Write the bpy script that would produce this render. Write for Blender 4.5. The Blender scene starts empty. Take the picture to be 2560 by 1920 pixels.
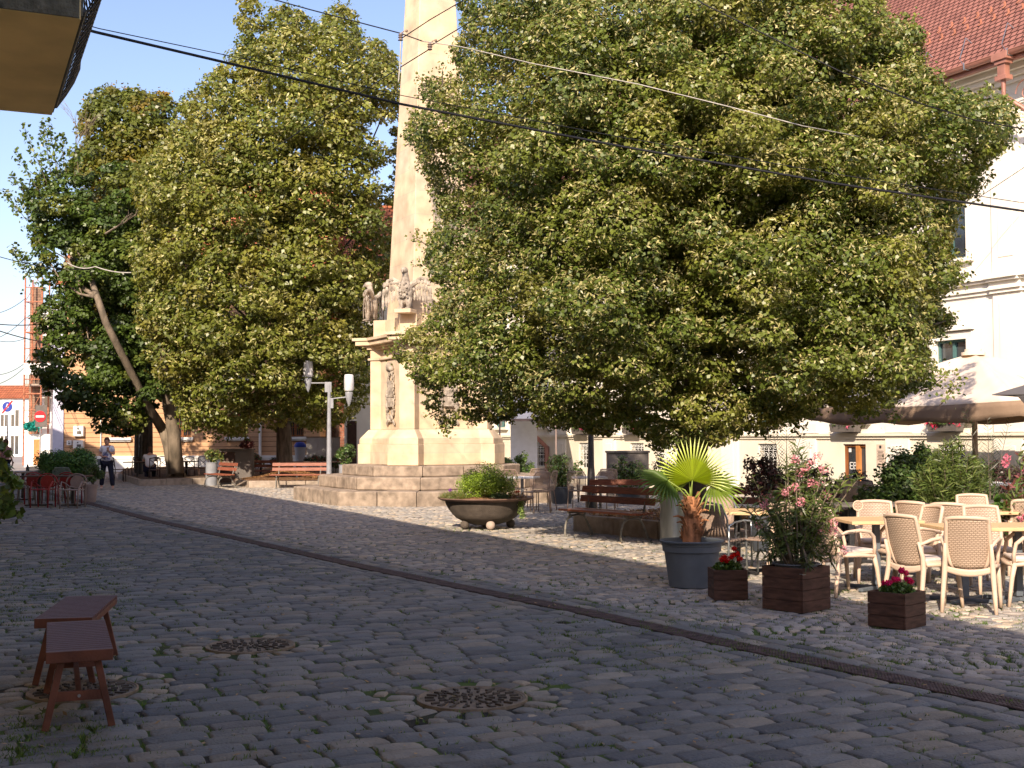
import bpy, math, random
import numpy as np
from mathutils import Vector, Matrix
R = math.radians
random.seed(7); RNG = np.random.default_rng(7)
S = bpy.context.scene
COL = S.collection
# ---------------------------------------------------------------- camera
FPX, CAMH, HORIZ = 3100.0, 1.65, 1091.0
PITCH = math.atan((HORIZ-960)/FPX)
cd = bpy.data.cameras.new('camera'); cam = bpy.data.objects.new('camera', cd); COL.objects.link(cam)
cam.location = (0, 0, CAMH); cam.rotation_euler = (R(90)+PITCH, R(0.25), 0)
cd.sensor_width = 36; cd.lens = 36*FPX/2560; cd.clip_end = 2000; cd.clip_start = .05
S.camera = cam
# ---------------------------------------------------------------- sky, sun, exposure
SUN_EL, SUN_DIR = R(32), (-.252, -.968)           # horizontal direction towards the sun
w = bpy.data.worlds.new('World'); S.world = w; w.use_nodes = True
nt = w.node_tree; bg = nt.nodes['Background']
sky = nt.nodes.new('ShaderNodeTexSky'); sky.sky_type = 'NISHITA'; sky.sun_disc = False
sky.sun_elevation = SUN_EL; sky.sun_rotation = math.atan2(SUN_DIR[0], SUN_DIR[1])
sky.air_density = 1.0; sky.dust_density = 1.3; sky.ozone_density = 1.4
tn = nt.nodes.new('ShaderNodeMix'); tn.data_type = 'RGBA'; tn.blend_type = 'MULTIPLY'; tn.inputs[0].default_value = 1; tn.inputs[7].default_value = (1.06, .965, 1.03, 1)
nt.links.new(sky.outputs[0], tn.inputs[6]); nt.links.new(tn.outputs[2], bg.inputs[0]); bg.inputs[1].default_value = .14
sl = bpy.data.lights.new('sun', 'SUN'); sl.energy = 5.0; sl.angle = R(.55); sl.color = (1, .83, .64)
so = bpy.data.objects.new('sun', sl); COL.objects.link(so)
sv = Vector((SUN_DIR[0]*math.cos(SUN_EL), SUN_DIR[1]*math.cos(SUN_EL), math.sin(SUN_EL)))
so.rotation_euler = sv.to_track_quat('Z', 'Y').to_euler(); so.location = (-8, -20, 30)
S.view_settings.view_transform = 'Standard'; S.view_settings.look = 'None'
S.view_settings.exposure = .7; S.view_settings.gamma = 1
S.render.engine = 'CYCLES'
S.cycles.max_bounces = 6; S.cycles.diffuse_bounces = 3; S.cycles.transmission_bounces = 4; S.cycles.glossy_bounces = 2
# ---------------------------------------------------------------- where things stand
def ray(x, y):
    a, b = x-1280, 960-y; c, s = math.cos(PITCH), math.sin(PITCH)
    return Vector((a, FPX*c-b*s, FPX*s+b*c))
def G(x, y, z=0.0):
    r = ray(x, y); t = (z-CAMH)/r.z; return Vector((r.x*t, r.y*t, z))
def P(x, y, Y):
    r = ray(x, y); t = Y/r.y; return Vector((r.x*t, Y, CAMH+r.z*t))
def W(x, Y, z=0.0):
    return Vector(((x-1280)/FPX*Y, Y, z))
D = Vector((-.459, .888, 0)); N = Vector((.888, .459, 0))   # along and away from the right-hand facade
E = Vector((-.4104, .9119, 0)); Q = Vector((.9119, .4104, 0)) # along and across the street
YAW = math.atan2(.459, .888)
# ---------------------------------------------------------------- objects
def tag(o, label=None, cat=None, group=None, kind=None):
    if label: o['label'] = label
    if cat: o['category'] = cat
    if group: o['group'] = group
    if kind: o['kind'] = kind
    return o
def thing(name, label, cat, loc=(0, 0, 0), rz=0, group=None):
    o = bpy.data.objects.new(name, None); COL.objects.link(o); o.location = loc; o.rotation_euler = (0, 0, rz)
    o.empty_display_size = .1
    return tag(o, label, cat, group)
def link(name, me, parent=None):
    o = bpy.data.objects.new(name, me); COL.objects.link(o)
    if parent: o.parent = parent
    return o
KIDS = {}
def dup(root, loc=None, rz=None, label=None, group=None, scale=None):
    def rec(o, par):
        c = o.copy(); COL.objects.link(c); c.parent = par
        for ch in list(o.children): rec(ch, c)
        return c
    c = rec(root, None)
    if loc is not None: c.location = loc
    if rz is not None: c.rotation_euler = (0, 0, rz)
    if scale: c.scale = (scale,)*3
    if label: c['label'] = label
    if group: c['group'] = group
    return c
class MB:
    def __init__(s): s.v = []; s.f = []; s.m = []; s.mi = 0
    def add(s, vs, fs):
        n = len(s.v); s.v += [tuple(v) for v in vs]; s.f += [tuple(i+n for i in f) for f in fs]; s.m += [s.mi]*len(fs); return s
    def mat(s, i): s.mi = i; return s
    def box(s, c, d, rz=0, M=None):
        x, y, z = d[0]/2, d[1]/2, d[2]/2
        vs = [Vector((a*x, b*y, e*z)) for e in (-1, 1) for b in (-1, 1) for a in (-1, 1)]
        if M is not None: vs = [M @ v for v in vs]
        if rz: m = Matrix.Rotation(rz, 3, 'Z'); vs = [m @ v for v in vs]
        c = Vector(c); vs = [v+c for v in vs]
        return s.add(vs, [(0, 2, 3, 1), (4, 5, 7, 6), (0, 1, 5, 4), (2, 6, 7, 3), (0, 4, 6, 2), (1, 3, 7, 5)])
    def bx(s, x0, x1, y0, y1, z0, z1):
        return s.box(((x0+x1)/2, (y0+y1)/2, (z0+z1)/2), (abs(x1-x0), abs(y1-y0), abs(z1-z0)))
    def bar(s, a, b, wd, th, up=(0, 0, 1)):
        a, b = Vector(a), Vector(b); t = (b-a); L = t.length
        if L < 1e-6: return s
        t.normalize(); u = Vector(up)
        if abs(t.dot(u)) > .98: u = Vector((0, 1, 0)) if abs(t.y) < .9 else Vector((1, 0, 0))
        sd = t.cross(u).normalized(); u = sd.cross(t).normalized()
        vs = [p+sd*(i*wd/2)+u*(j*th/2) for p in (a, b) for j in (-1, 1) for i in (-1, 1)]
        return s.add(vs, [(0, 1, 3, 2), (4, 6, 7, 5), (0, 4, 5, 1), (2, 3, 7, 6), (0, 2, 6, 4), (1, 5, 7, 3)])
    def tube(s, pts, r, n=6, cap=True):
        pts = [Vector(p) for p in pts]; k = len(pts)
        rs = list(r) if hasattr(r, '__len__') else [r]*k
        vs = []; pu = None
        for i, p in enumerate(pts):
            t = (pts[min(i+1, k-1)]-pts[max(i-1, 0)]).normalized()
            if pu is None:
                pu = Vector((0, 0, 1)) if abs(t.z) < .9 else Vector((1, 0, 0))
            sd = t.cross(pu)
            if sd.length < 1e-5: sd = t.cross(Vector((0, 1, .3)))
            sd.normalize(); pu = sd.cross(t).normalized()
            for j in range(n):
                a = 2*math.pi*j/n; vs.append(p+sd*(math.cos(a)*rs[i])+pu*(math.sin(a)*rs[i]))
        fs = [(i*n+j, i*n+(j+1) % n, (i+1)*n+(j+1) % n, (i+1)*n+j) for i in range(k-1) for j in range(n)]
        if cap: fs += [tuple(range(n-1, -1, -1)), tuple((k-1)*n+j for j in range(n))]
        return s.add(vs, fs)
    def lathe(s, prof, n=24, c=(0, 0, 0), cap=True, sx=1, sy=1):
        vs = []; k = len(prof); c = Vector(c)
        for r, z in prof:
            for j in range(n):
                a = 2*math.pi*j/n; vs.append((c.x+math.cos(a)*r*sx, c.y+math.sin(a)*r*sy, c.z+z))
        fs = [(i*n+j, i*n+(j+1) % n, (i+1)*n+(j+1) % n, (i+1)*n+j) for i in range(k-1) for j in range(n)]
        if cap:
            if prof[0][0] > 1e-4: fs.append(tuple(range(n-1, -1, -1)))
            if prof[-1][0] > 1e-4: fs.append(tuple((k-1)*n+j for j in range(n)))
        return s.add(vs, fs)
    def ball(s, c, r, n=10, sc=(1, 1, 1)):
        k = max(4, n//2+1); vs = []; c = Vector(c)
        for i in range(k+1):
            ph = math.pi*i/k
            for j in range(n):
                a = 2*math.pi*j/n
                vs.append(c+Vector((math.sin(ph)*math.cos(a)*r*sc[0], math.sin(ph)*math.sin(a)*r*sc[1], -math.cos(ph)*r*sc[2])))
        return s.add(vs, [(i*n+j, i*n+(j+1) % n, (i+1)*n+(j+1) % n, (i+1)*n+j) for i in range(k) for j in range(n)])
    def prism(s, poly, z0, z1, poly1=None):
        n = len(poly); q = poly1 or poly
        vs = [(p[0], p[1], z0) for p in poly]+[(p[0], p[1], z1) for p in q]
        return s.add(vs, [tuple(range(n-1, -1, -1)), tuple(range(n, 2*n))]+[(i, (i+1) % n, n+(i+1) % n, n+i) for i in range(n)])
    def sheet(s, grid):                      # rows of points -> quads
        r, c = len(grid), len(grid[0]); vs = [p for row in grid for p in row]
        return s.add(vs, [(i*c+j, i*c+j+1, (i+1)*c+j+1, (i+1)*c+j) for i in range(r-1) for j in range(c-1)])
    def build(s, name, mats, parent=None, smooth=False, bevel=0, loc=None, rz=None, solid=0):
        me = bpy.data.meshes.new(name); me.from_pydata(s.v, [], s.f)
        mats = mats if isinstance(mats, (list, tuple)) else [mats]
        for m in mats: me.materials.append(m)
        if len(mats) > 1: me.polygons.foreach_set('material_index', s.m)
        if smooth:
            me.polygons.foreach_set('use_smooth', [True]*len(me.polygons))
            if smooth == 2: me.set_sharp_from_angle(angle=R(38))
        me.update(); o = link(name, me, parent)
        if loc is not None: o.location = loc
        if rz is not None: o.rotation_euler = (0, 0, rz)
        if solid: md = o.modifiers.new('s', 'SOLIDIFY'); md.thickness = solid; md.offset = 0
        if bevel:
            md = o.modifiers.new('b', 'BEVEL'); md.width = bevel; md.segments = 2; md.limit_method = 'ANGLE'; md.angle_limit = R(40)
        return o
def np_mesh(name, V, F, mat, parent=None, cols=None, smooth=False):
    """V (n,3); F (m,k) int; cols (n,3)"""
    me = bpy.data.meshes.new(name); n, (m, k) = len(V), F.shape
    me.vertices.add(n); me.vertices.foreach_set('co', np.ascontiguousarray(V, dtype=np.float32).ravel())
    me.loops.add(m*k); me.loops.foreach_set('vertex_index', F.astype(np.int32).ravel())
    me.polygons.add(m); me.polygons.foreach_set('loop_start', np.arange(0, m*k, k, dtype=np.int32))
    me.polygons.foreach_set('loop_total', np.full(m, k, dtype=np.int32))
    if smooth: me.polygons.foreach_set('use_smooth', np.ones(m, dtype=bool))
    if cols is not None:
        at = me.color_attributes.new('Col', 'FLOAT_COLOR', 'POINT')
        c4 = np.ones((n, 4), dtype=np.float32); c4[:, :3] = cols; at.data.foreach_set('color', c4.ravel())
    me.materials.append(mat) if not isinstance(mat, (list, tuple)) else [me.materials.append(q) for q in mat]
    me.update(calc_edges=True); me.validate()
    return link(name, me, parent)
# ---------------------------------------------------------------- materials
def _n(nt, t, **k):
    n = nt.nodes.new(t)
    for a, b in k.items(): setattr(n, a, b)
    return n
def mat(name, col, rough=.7, var=.15, scale=6, bump=.0, bscale=40, metal=0, col2=None, attr=False, stain=0, spec=.3, trans=0, detail=6, stretch=None, objrand=0):
    m = bpy.data.materials.new(name); m.use_nodes = True; nt = m.node_tree; L = nt.links.new
    b = nt.nodes['Principled BSDF']; b.inputs['Roughness'].default_value = rough; b.inputs['Metallic'].default_value = metal
    b.inputs['Specular IOR Level'].default_value = spec
    tc = _n(nt, 'ShaderNodeTexCoord'); mp = _n(nt, 'ShaderNodeMapping'); L(tc.outputs['Object'], mp.inputs[0])
    if stretch: mp.inputs['Scale'].default_value = stretch
    nz = _n(nt, 'ShaderNodeTexNoise'); nz.inputs['Scale'].default_value = scale; nz.inputs['Detail'].default_value = detail; L(mp.outputs[0], nz.inputs[0])
    mx = _n(nt, 'ShaderNodeMix', data_type='RGBA')
    c2 = col2 or tuple(c*(1-var*1.6) for c in col); c1 = tuple(min(1, c*(1+var*.7)) for c in col)
    if col2: c1 = col
    mx.inputs[6].default_value = (*c1, 1); mx.inputs[7].default_value = (*c2, 1)
    rp = _n(nt, 'ShaderNodeMapRange'); rp.inputs[1].default_value = .35; rp.inputs[2].default_value = .68; L(nz.outputs[0], rp.inputs[0]); L(rp.outputs[0], mx.inputs[0])
    out = mx.outputs[2]
    if attr:
        a = _n(nt, 'ShaderNodeAttribute', attribute_name='Col'); m2 = _n(nt, 'ShaderNodeMix', data_type='RGBA', blend_type='MULTIPLY'); m2.inputs[0].default_value = 1
        L(out, m2.inputs[6]); L(a.outputs['Color'], m2.inputs[7]); out = m2.outputs[2]
    if stain:
        n3 = _n(nt, 'ShaderNodeTexNoise'); n3.inputs['Scale'].default_value = scale*.35; n3.inputs['Detail'].default_value = 8
        mq = _n(nt, 'ShaderNodeMapping'); mq.inputs['Scale'].default_value = (1, 1, .25); L(tc.outputs['Object'], mq.inputs[0]); L(mq.outputs[0], n3.inputs[0])
        r3 = _n(nt, 'ShaderNodeMapRange'); r3.inputs[1].default_value = .5; r3.inputs[2].default_value = .72; r3.inputs[4].default_value = stain; L(n3.outputs[0], r3.inputs[0])
        m3 = _n(nt, 'ShaderNodeMix', data_type='RGBA'); L(r3.outputs[0], m3.inputs[0]); L(out, m3.inputs[6]); m3.inputs[7].default_value = (col[0]*.32, col[1]*.3, col[2]*.3, 1); out = m3.outputs[2]
    if objrand:
        oi = _n(nt, 'ShaderNodeObjectInfo'); hs = _n(nt, 'ShaderNodeHueSaturation'); r4 = _n(nt, 'ShaderNodeMapRange'); r4.inputs[3].default_value = 1-objrand; r4.inputs[4].default_value = 1+objrand
        L(oi.outputs['Random'], r4.inputs[0]); L(r4.outputs[0], hs.inputs['Value']); L(out, hs.inputs['Color']); out = hs.outputs[0]
    L(out, b.inputs['Base Color'])
    if bump:
        n2 = _n(nt, 'ShaderNodeTexNoise'); n2.inputs['Scale'].default_value = bscale; n2.inputs['Detail'].default_value = 5; L(mp.outputs[0], n2.inputs[0])
        bp = _n(nt, 'ShaderNodeBump'); bp.inputs['Strength'].default_value = bump; bp.inputs['Distance'].default_value = .02; L(n2.outputs[0], bp.inputs['Height']); L(bp.outputs[0], b.inputs['Normal'])
    if trans:
        tr = _n(nt, 'ShaderNodeBsdfTranslucent'); ms = _n(nt, 'ShaderNodeMixShader'); ms.inputs[0].default_value = trans
        tm = _n(nt, 'ShaderNodeMix', data_type='RGBA', blend_type='MULTIPLY'); tm.inputs[0].default_value = 1; L(out, tm.inputs[6]); tm.inputs[7].default_value = (1.5, 1.35, .5, 1)
        L(tm.outputs[2], tr.inputs[0]); L(b.outputs[0], ms.inputs[1]); L(tr.outputs[0], ms.inputs[2]); L(ms.outputs[0], nt.nodes['Material Output'].inputs[0])
    return m
M = {}
M['leaf'] = mat('leaf', (1, 1, 1), .40, .12, 1.2, attr=True, trans=.25, spec=.5)
M['petal'] = mat('petal', (1, 1, 1), .6, .05, 9, attr=True, trans=.2, spec=.2)
M['bark'] = mat('bark', (.12, .095, .075), .9, .35, 9, 1.0, 30, stretch=(1, 1, .25))
M['bark_pale'] = mat('bark_pale', (.24, .19, .14), .85, .3, 5, .6, 30, col2=(.10, .082, .06), stretch=(1, 1, .4))
M['stone'] = mat('monument_stone', (.66, .55, .42), .85, .12, 1.6, .25, 30, stain=.35, spec=.15)
M['stone_grey'] = mat('step_stone', (.35, .28, .22), .9, .25, 5, .6, 60, stain=.4, spec=.15)
M['statue'] = mat('weathered_statue', (.46, .40, .33), .9, .2, 7, .8, 25, col2=(.2, .17, .14), spec=.15)
M['cream'] = mat('cream_render', (.80, .76, .68), .85, .04, 1.2, .1, 60, stain=.08, spec=.15)
M['plinth'] = mat('plinth_render', (.74, .68, .56), .85, .05, 1.5, .15, 60, stain=.12, spec=.15)
M['white'] = mat('white_paint', (.78, .77, .75), .6, .05, 3)
M['orange_wall'] = mat('orange_render', (.56, .34, .19), .85, .06, 1.1, .1, 50, stain=.1, spec=.1)
M['tile'] = mat('roof_tile', (.34, .13, .085), .8, .25, 5, .3, 30)
M['tile_or'] = mat('orange_roof_tile', (.48, .17, .08), .8, .25, 4, .3, 30)
M['gutter'] = mat('gutter_copper', (.33, .15, .11), .45, .12, 4, spec=.5)
M['zinc'] = mat('zinc', (.42, .45, .47), .35, .15, 9, metal=.8, stretch=(1, 1, .2))
M['grey_metal'] = mat('grey_paint_metal', (.27, .28, .31), .4, .1, 6, spec=.5)
M['dark_metal'] = mat('dark_iron', (.025, .024, .026), .45, .2, 20, .2, 60, spec=.5)
M['iron_bench'] = mat('bench_iron', (.20, .185, .16), .6, .25, 20, .3, 60, spec=.4)
M['bench_wood'] = mat('bench_wood', (.27, .085, .045), .5, .25, 10, .2, 40, stretch=(.6, 6, 6), spec=.35, objrand=.12)
M['stool_wood'] = mat('stool_wood', (.145, .05, .028), .5, .22, 10, .15, 60, spec=.35, stretch=(1, 1, 1))
M['stool_top'] = mat('stool_top_wood', (.125, .055, .056), .55, .2, 16, .25, 60, spec=.3, stretch=(1, 5, 1))
M['table_wood'] = mat('table_wood', (.66, .45, .24), .5, .12, 8, spec=.35, stretch=(1, 6, 1))
M['box_wood'] = mat('planter_wood', (.095, .05, .036), .7, .3, 7, .3, 50, spec=.25, stretch=(1, 1, 5))
M['resin'] = mat('cream_resin', (.60, .455, .35), .5, .04, 5, .1, 90, spec=.4, objrand=.05)
M['cushion'] = mat('cushion_fabric', (.62, .54, .50), .9, .06, 8, .2, 200)
M['pot_shaded'] = mat('shaded_pot', (.05, .058, .072), .5, .12, 4, spec=.35)  # grey pot colour darkened, so shade on the terrace pots is painted in
M['pot_grey'] = mat('grey_pot', (.115, .135, .16), .55, .12, 4, .1, 60, spec=.35)
M['bowl'] = mat('bowl_concrete', (.095, .077, .064), .85, .2, 6, .4, 60)
M['bowl_rim'] = mat('bowl_rim', (.24, .15, .12), .8, .2, 8, .3, 60)
M['ball'] = mat('lit_ball_concrete', (.5, .4, .34), .85, .1, 6, .3, 90)
M['soil'] = mat('soil', (.10, .06, .035), .95, .4, 20, .8, 60)
M['mulch'] = mat('mulch', (.30, .165, .085), .95, .5, 14, 1.0, 90)
M['curb'] = mat('curb_concrete', (.38, .31, .25), .9, .2, 6, .5, 60, stain=.3)
M['palm_bark'] = mat('palm_bark', (.42, .19, .09), .85, .5, 14, .8, 40, stretch=(1, 1, .4))
M['canvas'] = mat('cream_canvas', (.80, .70, .62), .9, .05, 3, .15, 20, trans=.18)
M['canvas_dark'] = mat('grey_canvas', (.12, .115, .125), .9, .1, 3)
M['valance'] = mat('shaded_valance_canvas', (.27, .19, .135), .9, .08, 3, .15, 20)  # darker than the canopy: the tree's shade is put into this colour
M['grey_box'] = mat('grey_cabinet', (.13, .115, .105), .7, .12, 3)
M['frame_green'] = mat('window_frame_green', (.08, .17, .17), .5, .1, 6)
M['frame_white'] = mat('window_frame_white', (.7, .7, .68), .5, .05, 6)
M['frame_brown'] = mat('door_wood', (.25, .09, .03), .5, .2, 6, stretch=(1, 1, .3))
M['frame_or'] = mat('door_pale_wood', (.55, .24, .08), .5, .2, 6, stretch=(1, 1, .3))
M['glass'] = mat('window_glass', (.035, .045, .055), .08, .3, 2, spec=.9)
M['interior'] = mat('dark_interior', (.02, .016, .014), .8)
M['tan'] = mat('soffit_render', (.74, .57, .30), .85, .12, 2, .1, 40, stain=.2)
M['moss_conc'] = mat('mossy_concrete', (.12, .12, .10), .95, .4, 9, .8, 40)
M['skin'] = mat('skin', (.55, .30, .21), .55, .08, 12)
M['hair'] = mat('brown_hair', (.12, .055, .03), .6, .3, 40, .5, 120)
M['shirt_white'] = mat('white_cotton', (.7, .7, .74), .9, .05, 9)
M['navy'] = mat('navy_trousers', (.012, .013, .03), .85, .2, 9)
M['pink'] = mat('pink_cotton', (.5, .25, .28), .9, .1, 9)
M['shoe'] = mat('white_shoe', (.6, .45, .4), .6)
M['red_plastic'] = mat('red_plastic', (.24, .018, .018), .4, .1, 6, spec=.45)
M['taupe'] = mat('taupe_plastic', (.26, .20, .18), .45, .1, 6)
M['green_slat'] = mat('green_grey_slats', (.16, .19, .15), .6, .2, 12)
M['dark_wood'] = mat('dark_stained_wood', (.055, .027, .018), .5, .3, 10, spec=.35)
M['rust'] = mat('scaffold_rust', (.42, .16, .09), .75, .35, 9)
M['brick'] = mat('old_brick', (.26, .15, .10), .9, .3, 12, .5, 30)
M['sign_red'] = mat('sign_red', (.62, .02, .03), .4, .03)
M['sign_blue'] = mat('sign_blue', (.03, .06, .35), .4, .03)
M['sign_white'] = mat('sign_white', (.75, .75, .75), .4, .03)
M['cable'] = mat('cable_black', (.012, .012, .016), .6)
M['cable_grey'] = mat('cable_grey', (.42, .40, .37), .6)
M['teal'] = mat('teal_net', (.02, .28, .26), .8, .2, 9)
M['rattan'] = mat('rattan_weave', (.33, .24, .19), .7, .2, 60, .3, 120)
M['manhole_dark'] = mat('cover_relief', (.075, .058, .045), .6, .2, 9, spec=.4)
M['manhole'] = mat('cast_iron_cover', (.27, .205, .14), .65, .25, 9, .5, 70, spec=.4)
M['grate'] = mat('rusty_grate', (.125, .09, .09), .7, .3, 12, .3, 60, spec=.3)
M['black'] = mat('deep_black', (.006, .006, .006), .9)
# ================================================================ ground and paving
def joint_mat():
    m = mat('joint_soil', (.045, .04, .03), .95, .3, 8, .6, 60); nt = m.node_tree; L = nt.links.new; b = nt.nodes['Principled BSDF']
    src = b.inputs['Base Color'].links[0].from_socket
    tc = _n(nt, 'ShaderNodeTexCoord'); nz = _n(nt, 'ShaderNodeTexNoise'); nz.inputs['Scale'].default_value = 1.1; nz.inputs['Detail'].default_value = 7; L(tc.outputs['Object'], nz.inputs[0])
    rp = _n(nt, 'ShaderNodeMapRange'); rp.inputs[1].default_value = .38; rp.inputs[2].default_value = .52; L(nz.outputs[0], rp.inputs[0])
    mx = _n(nt, 'ShaderNodeMix', data_type='RGBA'); L(rp.outputs[0], mx.inputs[0]); L(src, mx.inputs[6]); mx.inputs[7].default_value = (.085, .13, .03, 1)
    L(mx.outputs[2], b.inputs['Base Color']); return m
M['joint'] = joint_mat()
M['sett'] = mat('sett_stone', (1, 1, 1), .62, .16, 5, .7, 55, attr=True, spec=.35)
g = MB(); g.add([(-400, -60, -.015), (400, -60, -.015), (400, 700, -.015), (-400, 700, -.015)], [(0, 1, 2, 3)])
tag(g.build('ground', M['joint']), kind='structure')
g = MB(); g.add([(-120, 61, -.009), (60, 61, -.009), (60, 400, -.009), (-120, 400, -.009)], [(0, 1, 2, 3)]); tag(g.build('road', mat('worn_road', (.30, .27, .25), .9, .15, .5, .3, 9)), kind='structure')
DY = np.array([3.0, 7.6, 8.8, 9.8, 11.7, 13.4, 16.0, 20.5, 24.95, 31.8, 60]); DX = np.array([5.75, 3.14, 2.42, 1.80, .72, -.35, -1.95, -4.55, -7.16, -10.85, -26.2])
def drain_x(Y): return np.interp(Y, DY, DX)
COVERS = [G(1178, 1745), G(624, 1611), G(205, 1722)]
def lowf(u, v, a=.6, b=.9): return np.sin(u*a+1.3)*np.cos(v*b+.4)+.6*np.sin(u*a*2.3+v*b*1.7)
def setts(cx, cy, ang, ha, hb, cols, nx=6, ny=5, H=.0165, jit=.055):
    """rounded stones: centres, heading, half sizes -> V, F, C"""
    n = len(cx); s = np.array([-1, -.965, -.87, 0, .87, .965, 1.]) if nx == 7 else np.array([-1, -.91, 0, .91, 1.]); t = np.array([-1, -.94, -.78, 0, .78, .94, 1.]) if ny == 7 else np.array([-1, -.86, 0, .86, 1.])
    SS, TT = np.meshgrid(s, t); SS = SS.ravel()[None]; TT = TT.ravel()[None]
    cj = RNG.normal(0, jit, (n, 4, 2)).clip(-.2, .2)
    w = [(1-SS)*(1-TT)/4, (1+SS)*(1-TT)/4, (1+SS)*(1+TT)/4, (1-SS)*(1+TT)/4]
    x = SS*(1-.07*TT**4)+sum(w[i]*cj[:, i, 0:1]*.55 for i in range(4)); y = TT*(1-.06*SS**6)+sum(w[i]*cj[:, i, 1:2]*.8 for i in range(4))
    z = H*(np.clip((1-np.abs(SS)**8), 0, 1)**.5*np.clip((1-np.abs(TT)**7), 0, 1)**.5)*(1-.12*SS**2-.14*TT**2)-.0115
    z = z+RNG.normal(0, .0018, (n, 1))+RNG.normal(0, .0016, (n, 1))*SS+RNG.normal(0, .0018, (n, 1))*TT+RNG.normal(0, .0006, (n, SS.shape[1]))
    z[:, (np.abs(SS[0]) < .1)] += RNG.normal(0, .0009, (n, int((np.abs(SS[0]) < .1).sum())))
    edge = (np.abs(SS) > .99) | (np.abs(TT) > .99); z = np.where(edge, -.018, z)
    lx, ly = x*ha[:, None], y*hb[:, None]; ca, sa = np.cos(ang)[:, None], np.sin(ang)[:, None]
    V = np.stack([cx[:, None]+lx*ca-ly*sa, cy[:, None]+lx*sa+ly*ca, z], -1)
    k = nx*ny; q = np.array([(j*nx+i, j*nx+i+1, (j+1)*nx+i+1, (j+1)*nx+i) for j in range(ny-1) for i in range(nx-1)])
    F = (q[None]+np.arange(n)[:, None, None]*k).reshape(-1, 4)
    C = np.repeat(cols, k, axis=0)
    return V.reshape(-1, 3), F, C
PAL = np.array([(.145, .145, .142), (.120, .124, .126), (.168, .162, .150), (.205, .182, .150), (.100, .102, .106), (.150, .142, .136), (.220, .198, .165)])
def sett_cols(n, warm=0):
    c = 1.40*PAL[RNG.choice(len(PAL), n, p=[.26, .2, .2, .1, .1, .1, .04])]*RNG.uniform(.82, 1.15, (n, 1)); return c*(1+np.array([.16, .05, -.05])*warm)
def emit(name, parts, smooth=True):
    off = 0; Vs, Fs, Cs = [], [], []
    for V, F, C in parts: Vs.append(V); Fs.append(F+off); Cs.append(C); off += len(V)
    o = np_mesh(name, np.concatenate(Vs), np.concatenate(Fs), M['sett'], cols=np.concatenate(Cs), smooth=smooth); tag(o, kind='structure'); return o
def lod(cx, cy, ang, ha, hb, cols, H=.0165, near=(7, 7), far=(5, 5)):
    r = []; m = cy < 15
    if m.any(): r.append(setts(cx[m], cy[m], ang[m], ha[m], hb[m], cols[m], *near, H=H))
    m = ~m
    if m.any(): r.append(setts(cx[m], cy[m], ang[m], ha[m], hb[m], cols[m], *far, H=H))
    return r
qa = math.atan2(Q.y, Q.x)
# large setts in rows across the street
rows = []; v = 0.0
while v < 78:
    u = -32+RNG.uniform(0, .3); pitch = RNG.uniform(.158, .186)
    us = []
    L_ = RNG.uniform(.24, .37, 220); ue = u+np.cumsum(L_); uc = ue-L_/2
    us = np.stack([uc, np.full(220, v+pitch/2), L_/2, np.full(220, pitch/2)], 1); rows.append(us); v += pitch
A = np.concatenate(rows); vv = A[:, 1]+.045*lowf(A[:, 0], A[:, 1], .5, .25)
cx = A[:, 0]*Q.x+vv*E.x+8; cy = A[:, 0]*Q.y+vv*E.y+0
ok = (cy > 4.5) & (cy < 62) & (np.abs(cx) < .46*cy+4) & (cx < drain_x(cy)-.46-.15*np.clip(cy/20, 0, 1)*0)
for c in COVERS: ok &= np.hypot(cx-c.x, cy-c.y) > .60
A, cx, cy = A[ok], cx[ok], cy[ok]
n = len(cx)
emit('street_paving', lod(cx, cy, qa+RNG.normal(0, .018, n), A[:, 2]-.007, A[:, 3]-.0055, sett_cols(n)))
# courses of long setts beside the drain, stones ringed round the covers
bc = []; 
for side in (-1, 1):
    for k in range(2 if side > 0 else 2):
        Y = 4.0
        while Y < 50:
            L1 = random.uniform(.24, .36); X = float(drain_x(Y)); dx = float(drain_x(Y+.5)-X)/.5; nrm = math.hypot(1, dx); t = (dx/nrm, 1/nrm)
            off = (.125+.085+.165*k)*side; px_, py_ = X+t[0]*L1/2+t[1]*off, Y+t[1]*L1/2-t[0]*off
            bc.append((px_, py_, math.atan2(t[1], t[0]), L1/2-.008, .074)); Y += L1*t[1]
for c in COVERS:
    for ring, (r0, L1, cnt) in enumerate(((.462, .092, 17), )):
        for i in range(cnt):
            a = 2*math.pi*(i+random.uniform(-.15, .15))/cnt; bc.append((c.x+math.cos(a)*r0, c.y+math.sin(a)*r0, a, L1*random.uniform(.85, 1.12), .058*random.uniform(.85, 1.1)))
    for i in range(26):
        a = 2*math.pi*(i+random.uniform(-.3, .3))/26; r0 = .60+random.uniform(-.015, .03); bc.append((c.x+math.cos(a)*r0, c.y+math.sin(a)*r0, a+1.57+random.uniform(-.3, .3), .06, .04))
B = np.array(bc); bcol = sett_cols(len(B)); bcol[-135:] *= np.array([1.35, 1.25, 1.1]); emit('border_paving', lod(B[:, 0], B[:, 1], B[:, 2], B[:, 3], B[:, 4], bcol))
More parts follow.
